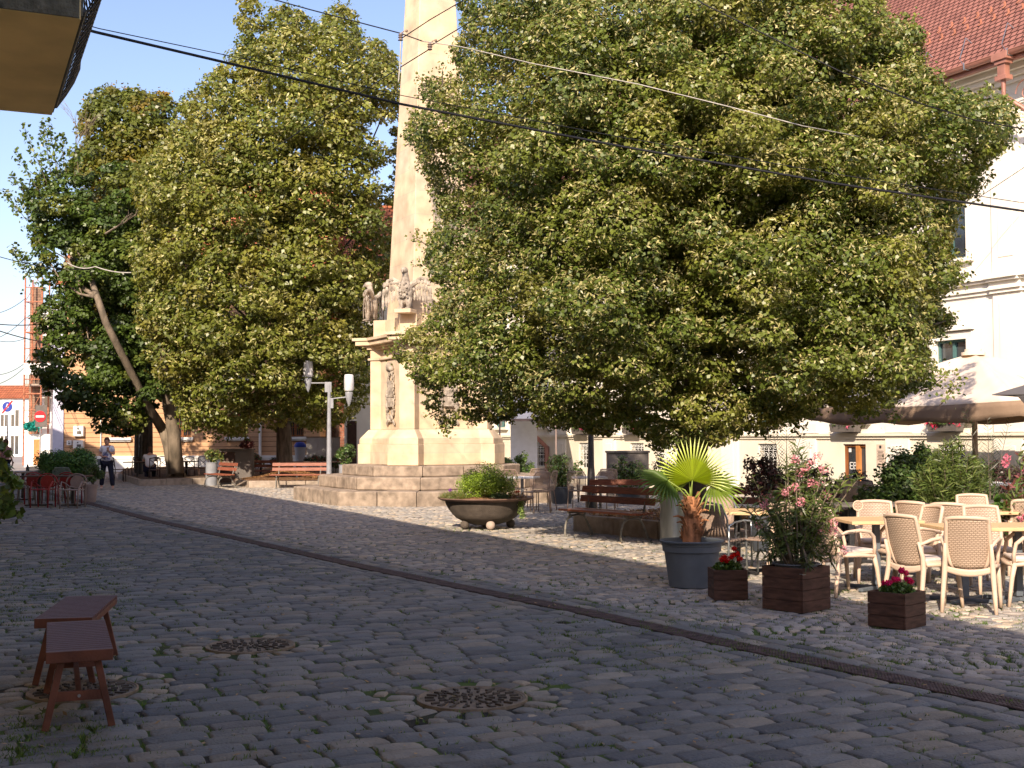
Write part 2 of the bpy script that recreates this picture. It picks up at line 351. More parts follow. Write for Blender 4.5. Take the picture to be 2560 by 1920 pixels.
# small setts in arches on the square
pd = np.array([-.50, .866]); ad = np.array([.866, .50]); fs = []
CW, RR, PT = 1.9, 1.25, .150
for ci in range(-30, 45):
    for k in range(-10, 330):
        t = -CW/2
        while t < CW/2-.03:
            th_l = RNG.uniform(.105, .155); tm = t+th_l/2; bul = math.sqrt(max(RR*RR-tm*tm, .05)); sl = tm/bul
            fs.append((k*PT-bul+(.05 if ci % 2 else -.03), ci*CW+tm, math.atan(sl), th_l/2*math.sqrt(1+sl*sl), PT/2/math.sqrt(1+sl*sl))); t += th_l
Fv = np.array(fs); orig = np.array([1.6, 11.0])
cx = orig[0]+Fv[:, 0]*ad[0]+Fv[:, 1]*pd[0]; cy = orig[1]+Fv[:, 0]*ad[1]+Fv[:, 1]*pd[1]
ok = (cy > 2) & (cy < 60) & (np.abs(cx) < .45*cy+4) & (cx > drain_x(cy)+.56)
ok &= ((cx-10.1)*N.x+(cy-28)*N.y) < .3
Fv, cx, cy = Fv[ok], cx[ok], cy[ok]
ang = math.atan2(pd[1], pd[0])+Fv[:, 2]
fc = sett_cols(len(cx), .75)*1.62
emit('square_paving', lod(cx, cy, ang+RNG.normal(0, .02, len(cx)), Fv[:, 3]-.004, np.maximum(Fv[:, 4]-.011, .03), fc, H=.0165, near=(7, 7), far=(5, 5)))
# drain grate
gm = MB()
Y = 4.0
nb = 8
path = []
while Y < 46: X = float(drain_x(Y)); path.append((X, Y)); Y += .4
for j in range(nb):
    o_ = -.105+.21*j/(nb-1)
    for i in range(len(path)-1):
        a, b = Vector((*path[i], 0)), Vector((*path[i+1], 0)); t = (b-a).normalized(); s_ = Vector((t.y, -t.x, 0)); gm.bar(a+s_*o_+Vector((0, 0, -.003)), b+s_*o_+Vector((0, 0, -.003)), .007, .008)
for i in range(len(path)-1):
    a, b = Vector((*path[i], 0)), Vector((*path[i+1], 0)); t = (b-a).normalized(); s_ = Vector((t.y, -t.x, 0)); L1 = (b-a).length; k = int(L1/.030) if path[i][1] < 22 else int(L1/.07)
    for q in range(k):
        p = a+t*(L1*(q+.5)/k)+Vector((0, 0, -.0045)); gm.bar(p-s_*.108, p+s_*.108, .009 if path[i][1] < 22 else .03, .010)
gm.mat(1)  # near-black strip paints in the dark below the bars
for i in range(len(path)-1):
    a, b = Vector((*path[i], -.0125)), Vector((*path[i+1], -.0125)); gm.bar(a, b, .235, .002)
tag(gm.build('drain_grate', [M['grate'], M['black']]), 'long narrow rusty slotted drain grate crossing the cobbled street', 'drain grate')
# manhole covers
def cover(c, lab, seed):
    rr = random.Random(seed); t = thing('manhole_cover', lab, 'manhole cover', (c.x, c.y, -.006), group='round cast iron manhole covers in the cobbles')
    m = MB(); m.lathe([(.35, -.02), (.35, .012), (.338, .016), (.332, .010), (.322, .010), (.318, .004), (0.0001, .004)], 64); m.build('plate', M['manhole'], t, smooth=2)
    b = MB()
    for r0, cnt, L1, wd in ((.272, 22, .062, .016), (.195, 18, .05, .014), (.12, 12, .05, .013), (.05, 7, .03, .012)):
        for i in range(cnt):
            a = 2*math.pi*(i+rr.uniform(-.12, .12))/cnt; d1 = Vector((math.cos(a), math.sin(a), 0)); d2 = Vector((-d1.y, d1.x, 0)); p = d1*r0+Vector((0, 0, .009)); l = L1*rr.uniform(.7, 1.1)
            b.bar(p-d1*l/2, p+d1*l/2, wd, .014)
            if r0 > .1 and rr.random() < .7: q_ = p+d1*(l/2*rr.choice((-1, 1, 0))); b.bar(q_-d2*.006, q_+d2*.028, wd*.9, .013)
    b.build('raised_pattern', M['manhole_dark'], t)
    return t
cover(COVERS[0], 'manhole cover in the middle of the foreground cobbles, warm brown iron', 1)
cover(COVERS[1], 'smaller looking manhole cover right of and beyond the two wooden stools', 2)
cover(COVERS[2], 'manhole cover lying under the legs of the near wooden stool', 3)
# grass and moss in the joints
def blades(name, pts, hgt, mat_, colf, label=None, wd=.006):
    n = len(pts); a = RNG.uniform(0, 6.28, n); h = hgt*RNG.uniform(.5, 1.3, n); lean = RNG.normal(0, .5, (n, 2))*h[:, None]
    b = np.stack([np.cos(a), np.sin(a), np.zeros(n)], 1)*wd
    tip = pts+np.concatenate([lean, h[:, None]], 1); V = np.stack([pts-b, pts+b, tip], 1).reshape(-1, 3); F = np.arange(n*3).reshape(-1, 3)
    o = np_mesh(name, V, F, mat_, cols=np.repeat(colf(n), 3, axis=0)); return o
pts = []
def tuft(x, y, r, k):
    q = RNG.normal(0, r, (k, 2)); pts.append(np.stack([x+q[:, 0], y+q[:, 1]*.6, np.full(k, -.014)], 1))
for i in range(420):                                     # left part of the street
    p = G(RNG.uniform(0, 330)**1, RNG.uniform(1390, 1560)); tuft(p.x, p.y, .035, 12)
for i in range(1500):
    Y = RNG.uniform(6, 22)**1; X = RNG.uniform(-.42, .43)*Y; tuft(X, Y, .035, 10)
for i in range(800):
    p = G(RNG.uniform(1350, 2560), RNG.uniform(1430, 1680)); tuft(p.x, p.y, .03, 12)
for i in range(60):
    p = G(RNG.uniform(0, 260), RNG.uniform(1790, 1900)); tuft(p.x, p.y, .05, 26)
for bx_, by_ in ((1180, 1322), (1130, 1320), (1235, 1325), (2090, 1482), (2110, 1478), (100, 1262), (200, 1266), (150, 1265)):
    for i in range(8): p = G(bx_+RNG.normal(0, 18), by_+RNG.normal(0, 3)); tuft(p.x, p.y, .06, 14)
pts = np.concatenate(pts)
o = blades('joint_grass', pts, .028, M['leaf'], lambda n: np.array([(.10, .17, .03)])*RNG.uniform(.5, 1.5, (n, 1)))
tag(o, kind='stuff')
# dry leaves and petals lying about
q = []
for i in range(1500):
    p = G(RNG.uniform(1330, 2560), RNG.uniform(1300, 1520)); q.append((p.x, p.y, .012))
for i in range(500):
    p = G(RNG.uniform(0, 2560), RNG.uniform(1330, 1900)); q.append((p.x, p.y, .012))
q = np.array(q); n = len(q); a = RNG.uniform(0, 6.28, n); s_ = RNG.uniform(.008, .024, n)[:, None]
d1 = np.stack([np.cos(a), np.sin(a), RNG.normal(0, .2, n)], 1)*s_; d2 = np.stack([-np.sin(a), np.cos(a), RNG.normal(0, .2, n)], 1)*s_*.5
V = np.stack([q-d1, q-d2, q+d1, q+d2], 1).reshape(-1, 3); F = np.arange(4*n).reshape(-1, 4)
tag(np_mesh('fallen_leaves', V, F, M['leaf'], cols=np.repeat(np.array([(.42, .27, .13)])*RNG.uniform(.5, 1.3, (n, 1)), 4, axis=0)), kind='stuff')
# ================================================================ buildings
def brick_mat(name, c1, c2, mortar, bw, rh, ms, ax='xz', rough=.85, bump=.4, offset=.5, bias=0, noise=.12, spec=.15):
    m = bpy.data.materials.new(name); m.use_nodes = True; nt = m.node_tree; L = nt.links.new; b = nt.nodes['Principled BSDF']
    b.inputs['Roughness'].default_value = rough; b.inputs['Specular IOR Level'].default_value = spec
    tc = _n(nt, 'ShaderNodeTexCoord'); sp = _n(nt, 'ShaderNodeSeparateXYZ'); L(tc.outputs['Object'], sp.inputs[0]); cb = _n(nt, 'ShaderNodeCombineXYZ')
    if ax == 'xz': L(sp.outputs[0], cb.inputs[0]); L(sp.outputs[2], cb.inputs[1])
    elif ax == 'xy': L(sp.outputs[0], cb.inputs[0]); L(sp.outputs[1], cb.inputs[1])
    else:
        a = _n(nt, 'ShaderNodeMath', operation='SUBTRACT'); L(sp.outputs[0], a.inputs[0]); L(sp.outputs[1], a.inputs[1]); L(a.outputs[0], cb.inputs[0]); L(sp.outputs[2], cb.inputs[1])
    br = _n(nt, 'ShaderNodeTexBrick'); br.offset = offset; L(cb.outputs[0], br.inputs[0]); br.inputs['Scale'].default_value = 1
    br.inputs['Brick Width'].default_value = bw; br.inputs['Row Height'].default_value = rh; br.inputs['Mortar Size'].default_value = ms; br.inputs['Mortar Smooth'].default_value = .2; br.inputs['Bias'].default_value = bias
    br.inputs[1].default_value = (*c1, 1); br.inputs[2].default_value = (*c2, 1); br.inputs[3].default_value = (*mortar, 1)
    nz = _n(nt, 'ShaderNodeTexNoise'); nz.inputs['Scale'].default_value = 2.2; nz.inputs['Detail'].default_value = 9; L(tc.outputs['Object'], nz.inputs[0])
    r = _n(nt, 'ShaderNodeMapRange'); r.inputs[1].default_value = .3; r.inputs[2].default_value = .7; r.inputs[3].default_value = 1-noise*2; r.inputs[4].default_value = 1+noise; L(nz.outputs[0], r.inputs[0])
    mx = _n(nt, 'ShaderNodeMix', data_type='RGBA', blend_type='MULTIPLY'); mx.inputs[0].default_value = 1; L(br.outputs[0], mx.inputs[6]); L(r.outputs[0], mx.inputs[7]); L(mx.outputs[2], b.inputs['Base Color'])
    bp = _n(nt, 'ShaderNodeBump'); bp.invert = True; bp.inputs['Strength'].default_value = bump; bp.inputs['Distance'].default_value = .03; L(br.outputs['Fac'], bp.inputs['Height']); L(bp.outputs[0], b.inputs['Normal'])
    return m
M['rooftiles'] = brick_mat('clay_roof_tiles', (.32, .145, .115), (.25, .11, .09), (.05, .02, .015), .17, .135, .017, 'xz', bump=.9)
M['rooftiles_or'] = brick_mat('orange_roof_tiles', (.50, .17, .08), (.40, .13, .065), (.10, .03, .015), .25, .2, .02, 'xz', bump=.8)
M['rustic'] = brick_mat('orange_banded_render', (.58, .35, .20), (.55, .33, .19), (.22, .12, .07), 60, .24, .012, 'xz', bump=.8, noise=.05)
M['brickwall'] = brick_mat('red_brick_wall', (.33, .12, .075), (.25, .09, .06), (.30, .20, .15), .26, .085, .012, 'xz')
M['brick_brown'] = brick_mat('brown_brick_wall', (.30, .19, .13), (.22, .14, .10), (.16, .11, .08), .4, .16, .02, 'xz')
M['ashlar'] = brick_mat('ashlar_stone', (.66, .51, .345), (.59, .475, .35), (.50, .41, .33), 1.15, .62, .006, 'd', bump=.12, noise=.14)
# ---- long cream building along the right side
FO = Vector((10.1, 28, 0)); FRZ = math.atan2(D.y, D.x)
bld = thing('monastery_building', 'long two-storey cream building with red tiled roof behind the big linden tree', 'building', FO, FRZ)
def s_at(px): k = (px-1280)/FPX; return (FO.x-FO.y*k)/(.459+.888*k)
S0, S1 = -42.0, 46.0
wins = [.2+3.25*i for i in range(-12, 14)]; pils = [1.82+3.25*i for i in range(-12, 14)]
DOORC = 3.32
m = MB()
# wall with real openings: build as strips
def facade(m, z0, z1, cs, hw, zb, zt, y=0.0, th=.35):
    cs = sorted(c for c in cs if S0+1 < c < S1-1); a = S0
    for c in cs:
        m.bx(a, c-hw, y-th, y, z0, z1); m.bx(c-hw, c+hw, y-th, y, z0, zb) if zb > z0 else None; m.bx(c-hw, c+hw, y-th, y, zt, z1); a = c+hw
    m.bx(a, S1, y-th, y, z0, z1)
facade(m, 1.62, 4.8, wins, .47, 2.0, 3.8); facade(m, 4.8, 9.5, wins, .52, 5.62, 7.7)
m.bx(S0, S1, -12, -11.6, 0, 9.5); m.bx(S0, S0+.3, -11.6, -.35, 0, 9.5); m.bx(S1-.3, S1, -11.6, -.35, 0, 9.5)
m.build('wall', M['cream'], bld)
m = MB(); facade(m, -.05, 1.618, [c for c in wins if abs(c-3.45) > .5]+[3.32], .40, -.05, 1.42, y=.06, th=.41)
for c in wins:
    if abs(c-3.45) > .5: m.bx(c-.4, c+.4, -.3, .06, -.05, .55)
m.build('plinth', M['plinth'], bld)
m = MB(); m.bx(S0, S1, 0, .15, 1.622, 1.69); m.bx(S0, S1, 0, .10, 1.55, 1.62)
m.build('ledge', M['plinth'], bld)
m = MB()
for z, o, h in ((4.72, .05, .08), (4.80, .10, .07), (4.87, .07, .10), (4.97, .16, .06), (5.03, .22, .07)): m.bx(S0, S1, 0, o, z, z+h-.002)
for c in pils:
    for z, o, h in ((4.721, .11, .078), (4.801, .16, .068), (4.871, .13, .098), (4.971, .22, .058), (5.031, .28, .068)): m.bx(c-.42, c+.42, o-.06+.0, o, z, z+h-.002)
m.build('string_course', M['cream'], bld)
m = MB()
for z, o, h in ((8.75, .06, .12), (8.87, .03, .35), (9.22, .12, .10), (9.32, .24, .10), (9.42, .36, .12), (9.54, .50, .10)): m.bx(S0, S1, 0, o, z, z+h-.002)
m.build('cornice', M['cream'], bld)
pil = None
for c in pils:
    if -8 < c < 24:
        m = MB(); m.bx(c-.38, c+.38, .001, .055, 1.70, 4.715); m.bx(c-.40, c+.40, .001, .09, 1.70, 1.95); m.bx(c-.38, c+.38, .061, .115, .05, 1.545); m.bx(c-.2, c+.2, .056, .07, 2.2, 4.5); m.bx(c-.2, c+.2, .116, .128, .3, 1.4)
        m.bx(c-.38, c+.38, .001, .055, 5.105, 8.745); m.bx(c-.42, c+.42, .001, .1, 8.45, 8.70); m.bx(c-.2, c+.2, .056, .07, 5.5, 8.1)
        m.build('pilaster', M['cream'], bld, bevel=.006)
def window(c, hw, zb, zt, parent, frm, bars=True, y=-.16, pos=None):
    f = MB(); t = .055
    f.bx(c-hw, c+hw, y, y+.07, zb, zb+t); f.bx(c-hw, c+hw, y, y+.07, zt-t, zt); f.bx(c-hw, c-hw+t, y, y+.07, zb+t, zt-t); f.bx(c+hw-t, c+hw, y, y+.07, zb+t, zt-t)
    f.bx(c-.035, c+.035, y+.001, y+.075, zb+t, zt-t); zz = zb+(zt-zb)*.62
    if bars: f.bx(c-hw+t, c-.036, y+.002, y+.066, zz, zz+.05); f.bx(c+.036, c+hw-t, y+.002, y+.066, zz, zz+.05)
    o = f.build('window', frm, parent); p = MB(); p.bx(c-hw+.01, c+hw-.01, y+.015, y+.025, zb+.01, zt-.01); p.build('pane', M['glass'], o)
    q = MB(); q.bx(c-hw, c+hw, y-.25, y-.2, zb, zt); q.build('dark_room_panel', M['interior'], o)  # dark panel stands in for the unlit room behind the pane
    return o
def surround(c, hw, zb, zt, par, m_=None):
    s = MB(); s.bx(c-hw-.16, c-hw, .001, .045, zb, zt); s.bx(c+hw, c+hw+.16, .001, .045, zb, zt); s.bx(c-hw-.16, c+hw+.16, .001, .045, zt, zt+.16); s.bx(c-hw-.22, c+hw+.22, .001, .12, zt+.20, zt+.26)
    s.bx(c-hw-.2, c+hw+.2, .001, .13, zb-.09, zb); s.build('window_surround', m_ or M['cream'], par)
for c in wins:
    if -7 < c < 28:
        o = window(c, .47, 2.0, 3.8, bld, M['frame_green']); surround(c, .47, 2.0, 3.8, bld); o = window(c, .52, 5.62, 7.7, bld, M['frame_green']); surround(c, .52, 5.62, 7.7, bld)
        if abs(c-3.45) > .5:
            gm = MB(); z0, z1 = .56, 1.41
            for i in range(5): x = c-.38+.19*i; gm.bx(x-.008, x+.008, .0, .016, z0, z1)
            for z in (z0+.01, z0+.42, z1-.17, z1-.01): gm.bx(c-.39, c+.39, .002, .02, z-.009, z+.009)
            for sx in (-.285, -.095, .095, .285):
                for zc, r0 in ((z0+.22, .085), (z1-.30, .085), (z1-.09, .06)):
                    gm.tube([(c+sx+r0*(1-.08*a)*math.cos(a*.9), .012, zc+r0*(1-.08*a)*math.sin(a*.9)) for a in range(9)], .009, 4)
            gm.build('window_grille', M['frame_white'], bld); k = MB(); k.bx(c-.39, c+.39, -.2, -.15, z0, z1); k.build('dark_cellar_panel', M['interior'], bld)  # dark panel behind the grille paints in the unlit cellar
dr = MB(); c = DOORC; dr.bx(c-.40, c-.33, -.08, .0, 0, 1.42); dr.bx(c+.33, c+.40, -.08, .0, 0, 1.42); dr.bx(c-.33, c+.33, -.08, .0, 1.35, 1.42); dr.bx(c-.33, c+.33, -.08, -.02, -.02, .12)
do = dr.build('door', M['frame_brown'], bld); k = MB(); k.bx(c-.33, c+.33, -.06, -.05, .12, 1.35); k.build('door_pane', M['glass'], do)
k = MB(); k.bx(c-.14, c-.02, -.05, .03, .1, 1.38); k.build('open_door_leaf', M['frame_or'], do)
lm = MB(); x0 = c+.17; z = .80; 
def seg(a, b, w_=.02): lm.bar((a[0], -.045, a[1]), (b[0], -.045, b[1]), .006, w_, up=(0, 1, 0)) if False else lm.bx(min(a[0], b[0])-w_/2, max(a[0], b[0])+w_/2, -.048, -.043, min(a[1], b[1])-w_/2, max(a[1], b[1])+w_/2)
for a, b in (((.18, 0), (.18, .16)), ((.18, .16), (.09, .16)), ((.18, .08), (.10, .08)), ((.18, 0), (.09, 0)), ((.05, 0), (.05, .16)), ((.05, .16), (-.02, .16)), ((.05, .08), (-.02, .08)), ((.05, 0), (-.03, 0)), ((-.03, .1), (-.03, .15)), ((-.04, .01), (-.04, .07))):
    seg((c+.09+a[0], z+a[1]), (c+.09+b[0], z+b[1]))
lm.build('door_lettering', M['sign_white'], do)
lm = MB()
for i in range(9):
    x = c+.31-.038*i; h = (.05, .03, .03, .055, .03, .05, .035, .03, .04)[i]; lm.bx(x-.005, x+.005, -.048, -.043, .62, .62+h); lm.bx(x-.018, x-.002, -.048, -.043, .62 if i % 2 else .64, .628 if i % 2 else .648)
lm.build('door_script', M['sign_white'], do)
k = MB(); k.bx(c+.22, c+.31, -.048, -.044, 1.22, 1.33); k.build('door_notice', M['sign_white'], do)
k = MB(); k.bx(2.25, 2.53, .062, .085, .88, 1.42); pq = k.build('wall_plaque', mat('plaque_marble', (.6, .47, .38), .4, .1, 8), bld, bevel=.004)
k = MB(); k.bx(2.36, 2.43, .086, .089, 1.32, 1.39)
for i in range(8): wdt = (.2, .16, .22, .18, .22, .14, .2, .1)[i]; k.bx(2.39-wdt/2, 2.39+wdt/2, .086, .089, 1.25-.035*i, 1.262-.035*i)
k.build('plaque_lettering', M['dark_metal'], pq)
M['tile_hook'] = mat('tile_hook', (.40, .17, .11), .8, .1)
# roof, gutter, hopper
m = MB(); RO = .72
pro = [(RO, 9.72), (-6, 16.8), (-12.7, 9.72)]
def roofstrip(a, b, t=.08):
    return [(S0, a[0], a[1]), (S1, a[0], a[1]), (S1, b[0], b[1]), (S0, b[0], b[1])]
for a, b in ((pro[0], pro[1]), (pro[1], pro[2])):
    q = roofstrip(a, b); m.add([Vector(v)+Vector((0, 0, d_)) for d_ in (0, -.1) for v in q], [(0, 1, 2, 3), (7, 6, 5, 4), (0, 4, 5, 1), (3, 2, 6, 7), (0, 3, 7, 4), (1, 5, 6, 2)])
rf = m.build('roof', M['rooftiles'], bld)
for i in range(3, 22):
    for rr_, ds in ((1.2, 0), (1.5, .35)):
        m = MB(); s_ = -3.5+.7*i*.55+ds; y = RO-rr_; z = 9.72+(RO-y)*(16.8-9.72)/(RO+6); m.bar((s_, y, z+.02), (s_, y+.02, z+.11), .02, .05); m.bar((s_, y, z+.02), (s_, y+.1, z-.06), .03, .02); m.build('snow_hook', M['tile_hook'], rf)
m = MB(); s_ = 5.2; m.bx(s_-.6, s_+.6, -3.1, -1.2, 11.4, 12.3); m.bx(s_-.75, s_+.75, -3.4, -1.05, 12.3, 12.38); m.build('dormer', M['gutter'], rf)
m = MB(); gr = .09
m.sheet([[(s_, RO+.07+gr*math.cos(a), 9.66+gr*math.sin(a)) for s_ in (S0, 0, 10, S1)] for a in [math.pi+math.pi*i/8 for i in range(9)]])
m.tube([(S0, RO+.07+gr, 9.66), (S1, RO+.07+gr, 9.66)], .014, 6)
m.bx(S0, S1, .36, RO-.02, 9.642, 9.70); m.bx(S0, S1, RO-.14, RO-.03, 9.50, 9.641)
gt = m.build('gutter', M['gutter'], bld, solid=.008)
m = MB()
for i in range(-2, 5):
    m = MB(); s_ = i*1.15; m.bx(s_-.012, s_+.012, RO-.0, RO+.175, 9.55, 9.57); m.bx(s_-.012, s_+.012, RO+.165, RO+.185, 9.55, 9.70); m.bar((s_+.5, RO-.25, 9.98), (s_+.55, RO-.5, 10.5), .015, .015); m.bar((s_+.55, RO-.5, 10.5), (s_+.5, RO-.7, 10.35), .015, .015); m.bar((s_, RO+.165, 9.6), (s_+.5, RO-.25, 9.98), .008, .008); m.build('gutter_bracket', M['zinc'], gt)
sd = -2.1; m = MB(); y = RO+.07
m.prism([(sd-.2, y-.16), (sd+.2, y-.16), (sd+.2, y+.14), (sd-.2, y+.14)], 9.50, 9.66); m.prism([(sd-.15, y-.12), (sd+.15, y-.12), (sd+.15, y+.1), (sd-.15, y+.1)], 9.42, 9.499)
m.prism([(sd-.1, y-.08), (sd+.1, y-.08), (sd+.1, y+.07), (sd-.1, y+.07)], 9.18, 9.419); m.prism([(sd-.15, y-.11), (sd+.15, y-.11), (sd+.15, y+.1), (sd-.15, y+.1)], 9.08, 9.179)
m.tube([(sd, y, 9.1), (sd, y, 8.75), (sd-.75, .12, 7.95), (sd-.85, .12, 7.8), (sd-.85, .12, .3)], .055, 10)
m.build('downspout', M['gutter'], bld, bevel=.006)
m = MB(); m.tube([(sd-.25+.28*math.cos(a/4)*(1-a/40), .1+.3, 8.85+.3*math.sin(a/4)*(1-a/40)) for a in range(30)], .012, 5); m.tube([(sd-.1, .05, 8.3), (sd-.3, .4, 8.6), (sd-.3, .4, 9.2)], .012, 5); m.build('scroll_bracket', M['gutter'], bld)
# pink brown pipe near the far end
m = MB(); s_ = s_at(1380); m.tube([(s_, .25, 3.6), (s_, .25, 2.75), (s_+.05, .5, 2.3), (s_+.25, .6, 1.7), (s_+.1, .16, 1.25), (s_+.1, .16, .1)], .09, 8); m.build('bent_downspout', M['gutter'], bld)
# flower boxes on the sills
def petals(name, pts, size, colf, parent=None, mat_='petal', flat=.5):
    n = len(pts); nr = RNG.normal(0, 1, (n, 3)); nr /= np.linalg.norm(nr, axis=1)[:, None]; nr[:, 2] = np.abs(nr[:, 2])
    t = np.cross(nr, RNG.normal(0, 1, (n, 3))); t /= np.linalg.norm(t, axis=1)[:, None]+1e-9; b = np.cross(nr, t); s_ = (size*RNG.uniform(.6, 1.3, n))[:, None]
    V = np.stack([pts-t*s_, pts-b*s_*flat, pts+t*s_, pts+b*s_*flat], 1).reshape(-1, 3)
    return np_mesh(name, V, np.arange(4*n).reshape(-1, 4), M[mat_], parent, np.repeat(colf(n), 4, axis=0))
def rc(c, lo=.6, hi=1.35): return lambda n: np.array([c])*RNG.uniform(lo, hi, (n, 1))
def blob(c, r, n, shell=.0):
    v = RNG.normal(0, 1, (n, 3)); v /= np.linalg.norm(v, axis=1)[:, None]; rad = RNG.uniform(shell, 1, n)[:, None]**(1/3 if shell == 0 else 1); return np.array(c)+v*rad*np.array(r)
for i, (c, col_, dens, lab) in enumerate(((wins[12], (.75, .03, .12), 1.0, 'grey window box overflowing with red flowers beside the umbrella pole'), (wins[13], (.5, .12, .2), .15, 'nearly bare grey window box above the brown cellar door'),
      (wins[16], (.7, .1, .3), .35, 'grey window box with trailing greenery right of the iron post'), (wins[17], (.85, .05, .3), .6, 'window box with bright pink flowers just left of the iron post'))):
    p = FO+D*c-N*.23; t = thing('flower_box', lab, 'flower box', (p.x, p.y, 1.72), FRZ, 'window flower boxes on the cream building')
    b = MB(); b.prism([(-.42, -.1), (.42, -.1), (.42, .1), (-.42, .1)], 0.0, .2, [(-.46, -.12), (.46, -.12), (.46, .12), (-.46, .12)]); b.build('trough', M['grey_box'], t, bevel=.008)
    k = int(1500*max(dens, .3)); pp = blob((0, .03, .27), (.55, .22, .16), k); petals('foliage', pp, .03, rc((.09, .15, .03)), t, 'leaf')
    pp = np.concatenate([blob((RNG.uniform(-.5, .5), RNG.uniform(0, .2), RNG.uniform(.12, .45)), (.07, .07, .06), 34) for _ in range(int(34*dens)+2)]); petals('blossom', pp, .026, rc(col_), t)
# ---- orange house
YO = 62.0
oh = thing('orange_house', 'orange banded house with grilled windows behind the leaning tree', 'house', (W(161, YO).x, YO, 0), 0)
ox0, ox1 = 0.0, W(800, YO).x-W(161, YO).x
wx = [W(p, YO).x-W(161, YO).x for p in (301, 455, 594, 737)]
m = MB(); a = ox0
for c in wx: m.bx(a, c-.45, 0, .4, .75, 4.6); m.bx(c-.45, c+.45, 0, .4, .75, 1.68); m.bx(c-.45, c+.45, 0, .4, 3.6, 4.6); a = c+.45
m.bx(a, ox1, 0, .4, .75, 4.6); m.bx(ox0, ox1, 0, .4, 4.6, 9.3)
m.bx(ox0, ox0+.4, .4, 11, 0, 9.3); m.bx(ox1-.4, ox1, .4, 11, 0, 9.3)
m.build('wall', M['rustic'], oh)
m = MB(); m.bx(ox0, ox1, -.08, .3, -.05, .749); m.bx(ox0, ox1, -.12, .0, .62, .76) ; m.build('base', M['white'], oh)
m = MB(); m.bx(ox0, ox1, -.1, .0, 4.5, 4.75); m.bx(ox0-.2, ox1+.2, -.45, .0, 9.1, 9.4); m.build('cornice', M['white'], oh)
m = MB(); m.add([(ox0-.3, -.6, 9.3), (ox1+.3, -.6, 9.3), (ox1+.3, 6, 16), (ox0-.3, 6, 16), (ox1+.3, 12, 9.3), (ox0-.3, 12, 9.3)], [(0, 1, 2, 3), (3, 2, 4, 5), (0, 3, 5), (1, 4, 2)]); m.build('roof', M['rooftiles_or'], oh)
for c in wx:
    f = MB(); y = .18
    f.bx(c-.45, c-.38, y, y+.08, 1.68, 3.6); f.bx(c+.38, c+.45, y, y+.08, 1.68, 3.6); f.bx(c-.38, c+.38, y, y+.08, 3.53, 3.6); f.bx(c-.38, c+.38, y, y+.08, 1.68, 1.75); f.bx(c-.03, c+.03, y, y+.08, 1.75, 3.53)
    o = f.build('window', M['frame_brown'], oh); k = MB(); k.bx(c-.4, c+.4, y+.03, y+.04, 1.7, 3.58); k.build('pane', M['glass'], o)
    g_ = MB()
    for i in range(9): x = c-.42+.105*i; g_.bx(x-.012, x+.012, -.05, -.03, 1.74, 3.1)
    for z in (1.76, 2.15, 2.7, 3.08): g_.bx(c-.43, c+.43, -.055, -.025, z-.012, z+.012)
    g_.build('window_grille', M['frame_brown'], o); k = MB(); k.bx(c-.6, c+.6, -.2, -.0, 1.55, 1.68); k.bx(c-.55, c+.55, -.12, 0, 1.48, 1.549); k.build('sill', M['white'], o)
for p, y0, y1, wd in ((200, 1060, 1086, .5), (200, 1096, 1116, .5), (177, 1096, 1108, .22)):
    x = W(p, YO).x-W(161, YO).x; z1 = CAMH+(HORIZ-y0)/FPX*YO; z0 = CAMH+(HORIZ-y1)/FPX*YO; k = MB(); k.bx(x-wd/2, x+wd/2, -.22, -.0, z0, z1); o = k.build('meter_box', M['white'], oh, bevel=.01)
    k = MB(); k.bx(x-wd*.12, x+wd*.3, -.228, -.221, z0+(z1-z0)*.2, z0+(z1-z0)*.5); k.bx(x-wd*.1, x+.02, -.228, -.221, z1-(z1-z0)*.35, z1-(z1-z0)*.2); k.build('meter_window', M['grey_box'], o)
m = MB(); x = W(652, YO).x-W(161, YO).x; m.tube([(x, -.1, 0), (x, -.1, 9)], .07, 8); x = W(254, YO).x-W(161, YO).x; m.tube([(x, -.06, .7), (x, -.06, 3)], .03, 6); m.build('downspout', M['white'], oh)
m = MB(); m.bx(-.55, -.02, -.05, .3, -.05, 8.5); m.build('corner_strip', mat('lavender_render', (.55, .55, .68), .8, .05), oh)
m = MB(); x = W(214, YO).x-W(161, YO).x; m.bx(x-.35, x+.65, -.03, 0, 3.12, 3.3); m.build('street_sign', M['sign_white'], oh)
m = MB()
# ---- brick house beside it, white board fence, white column house
bx0 = W(800, 64).x
bh = thing('brick_house', 'narrow red brick house seen between the street lamp and the monument', 'house', (bx0, 64, 0))
m = MB(); m.bx(.05, 3.4, 0, .4, 0, 7); m.bx(.05, .4, .4, 8, 0, 7); m.bx(3.05, 3.4, .4, 8, 0, 7); m.build('wall', M['brickwall'], bh)
m = MB(); m.add([(-.2, -.3, 7), (3.6, -.3, 7), (3.6, 4, 10.5), (-.2, 4, 10.5), (3.6, 8.3, 7), (-.2, 8.3, 7)], [(0, 1, 2, 3), (3, 2, 4, 5), (0, 3, 5), (1, 4, 2)]); m.build('roof', M['rooftiles_or'], bh)
k = MB(); k.bx(.5, 1.0, -.05, 0, 1.3, 3.2); k.bx(1.6, 2.0, -.3, 0, 2.2, 2.7); k.build('shutter', M['dark_wood'], bh)
t = thing('white_house', 'white rendered house corner just left of the monument pedestal', 'house', (W(861, 50).x, 50, 0), 0)
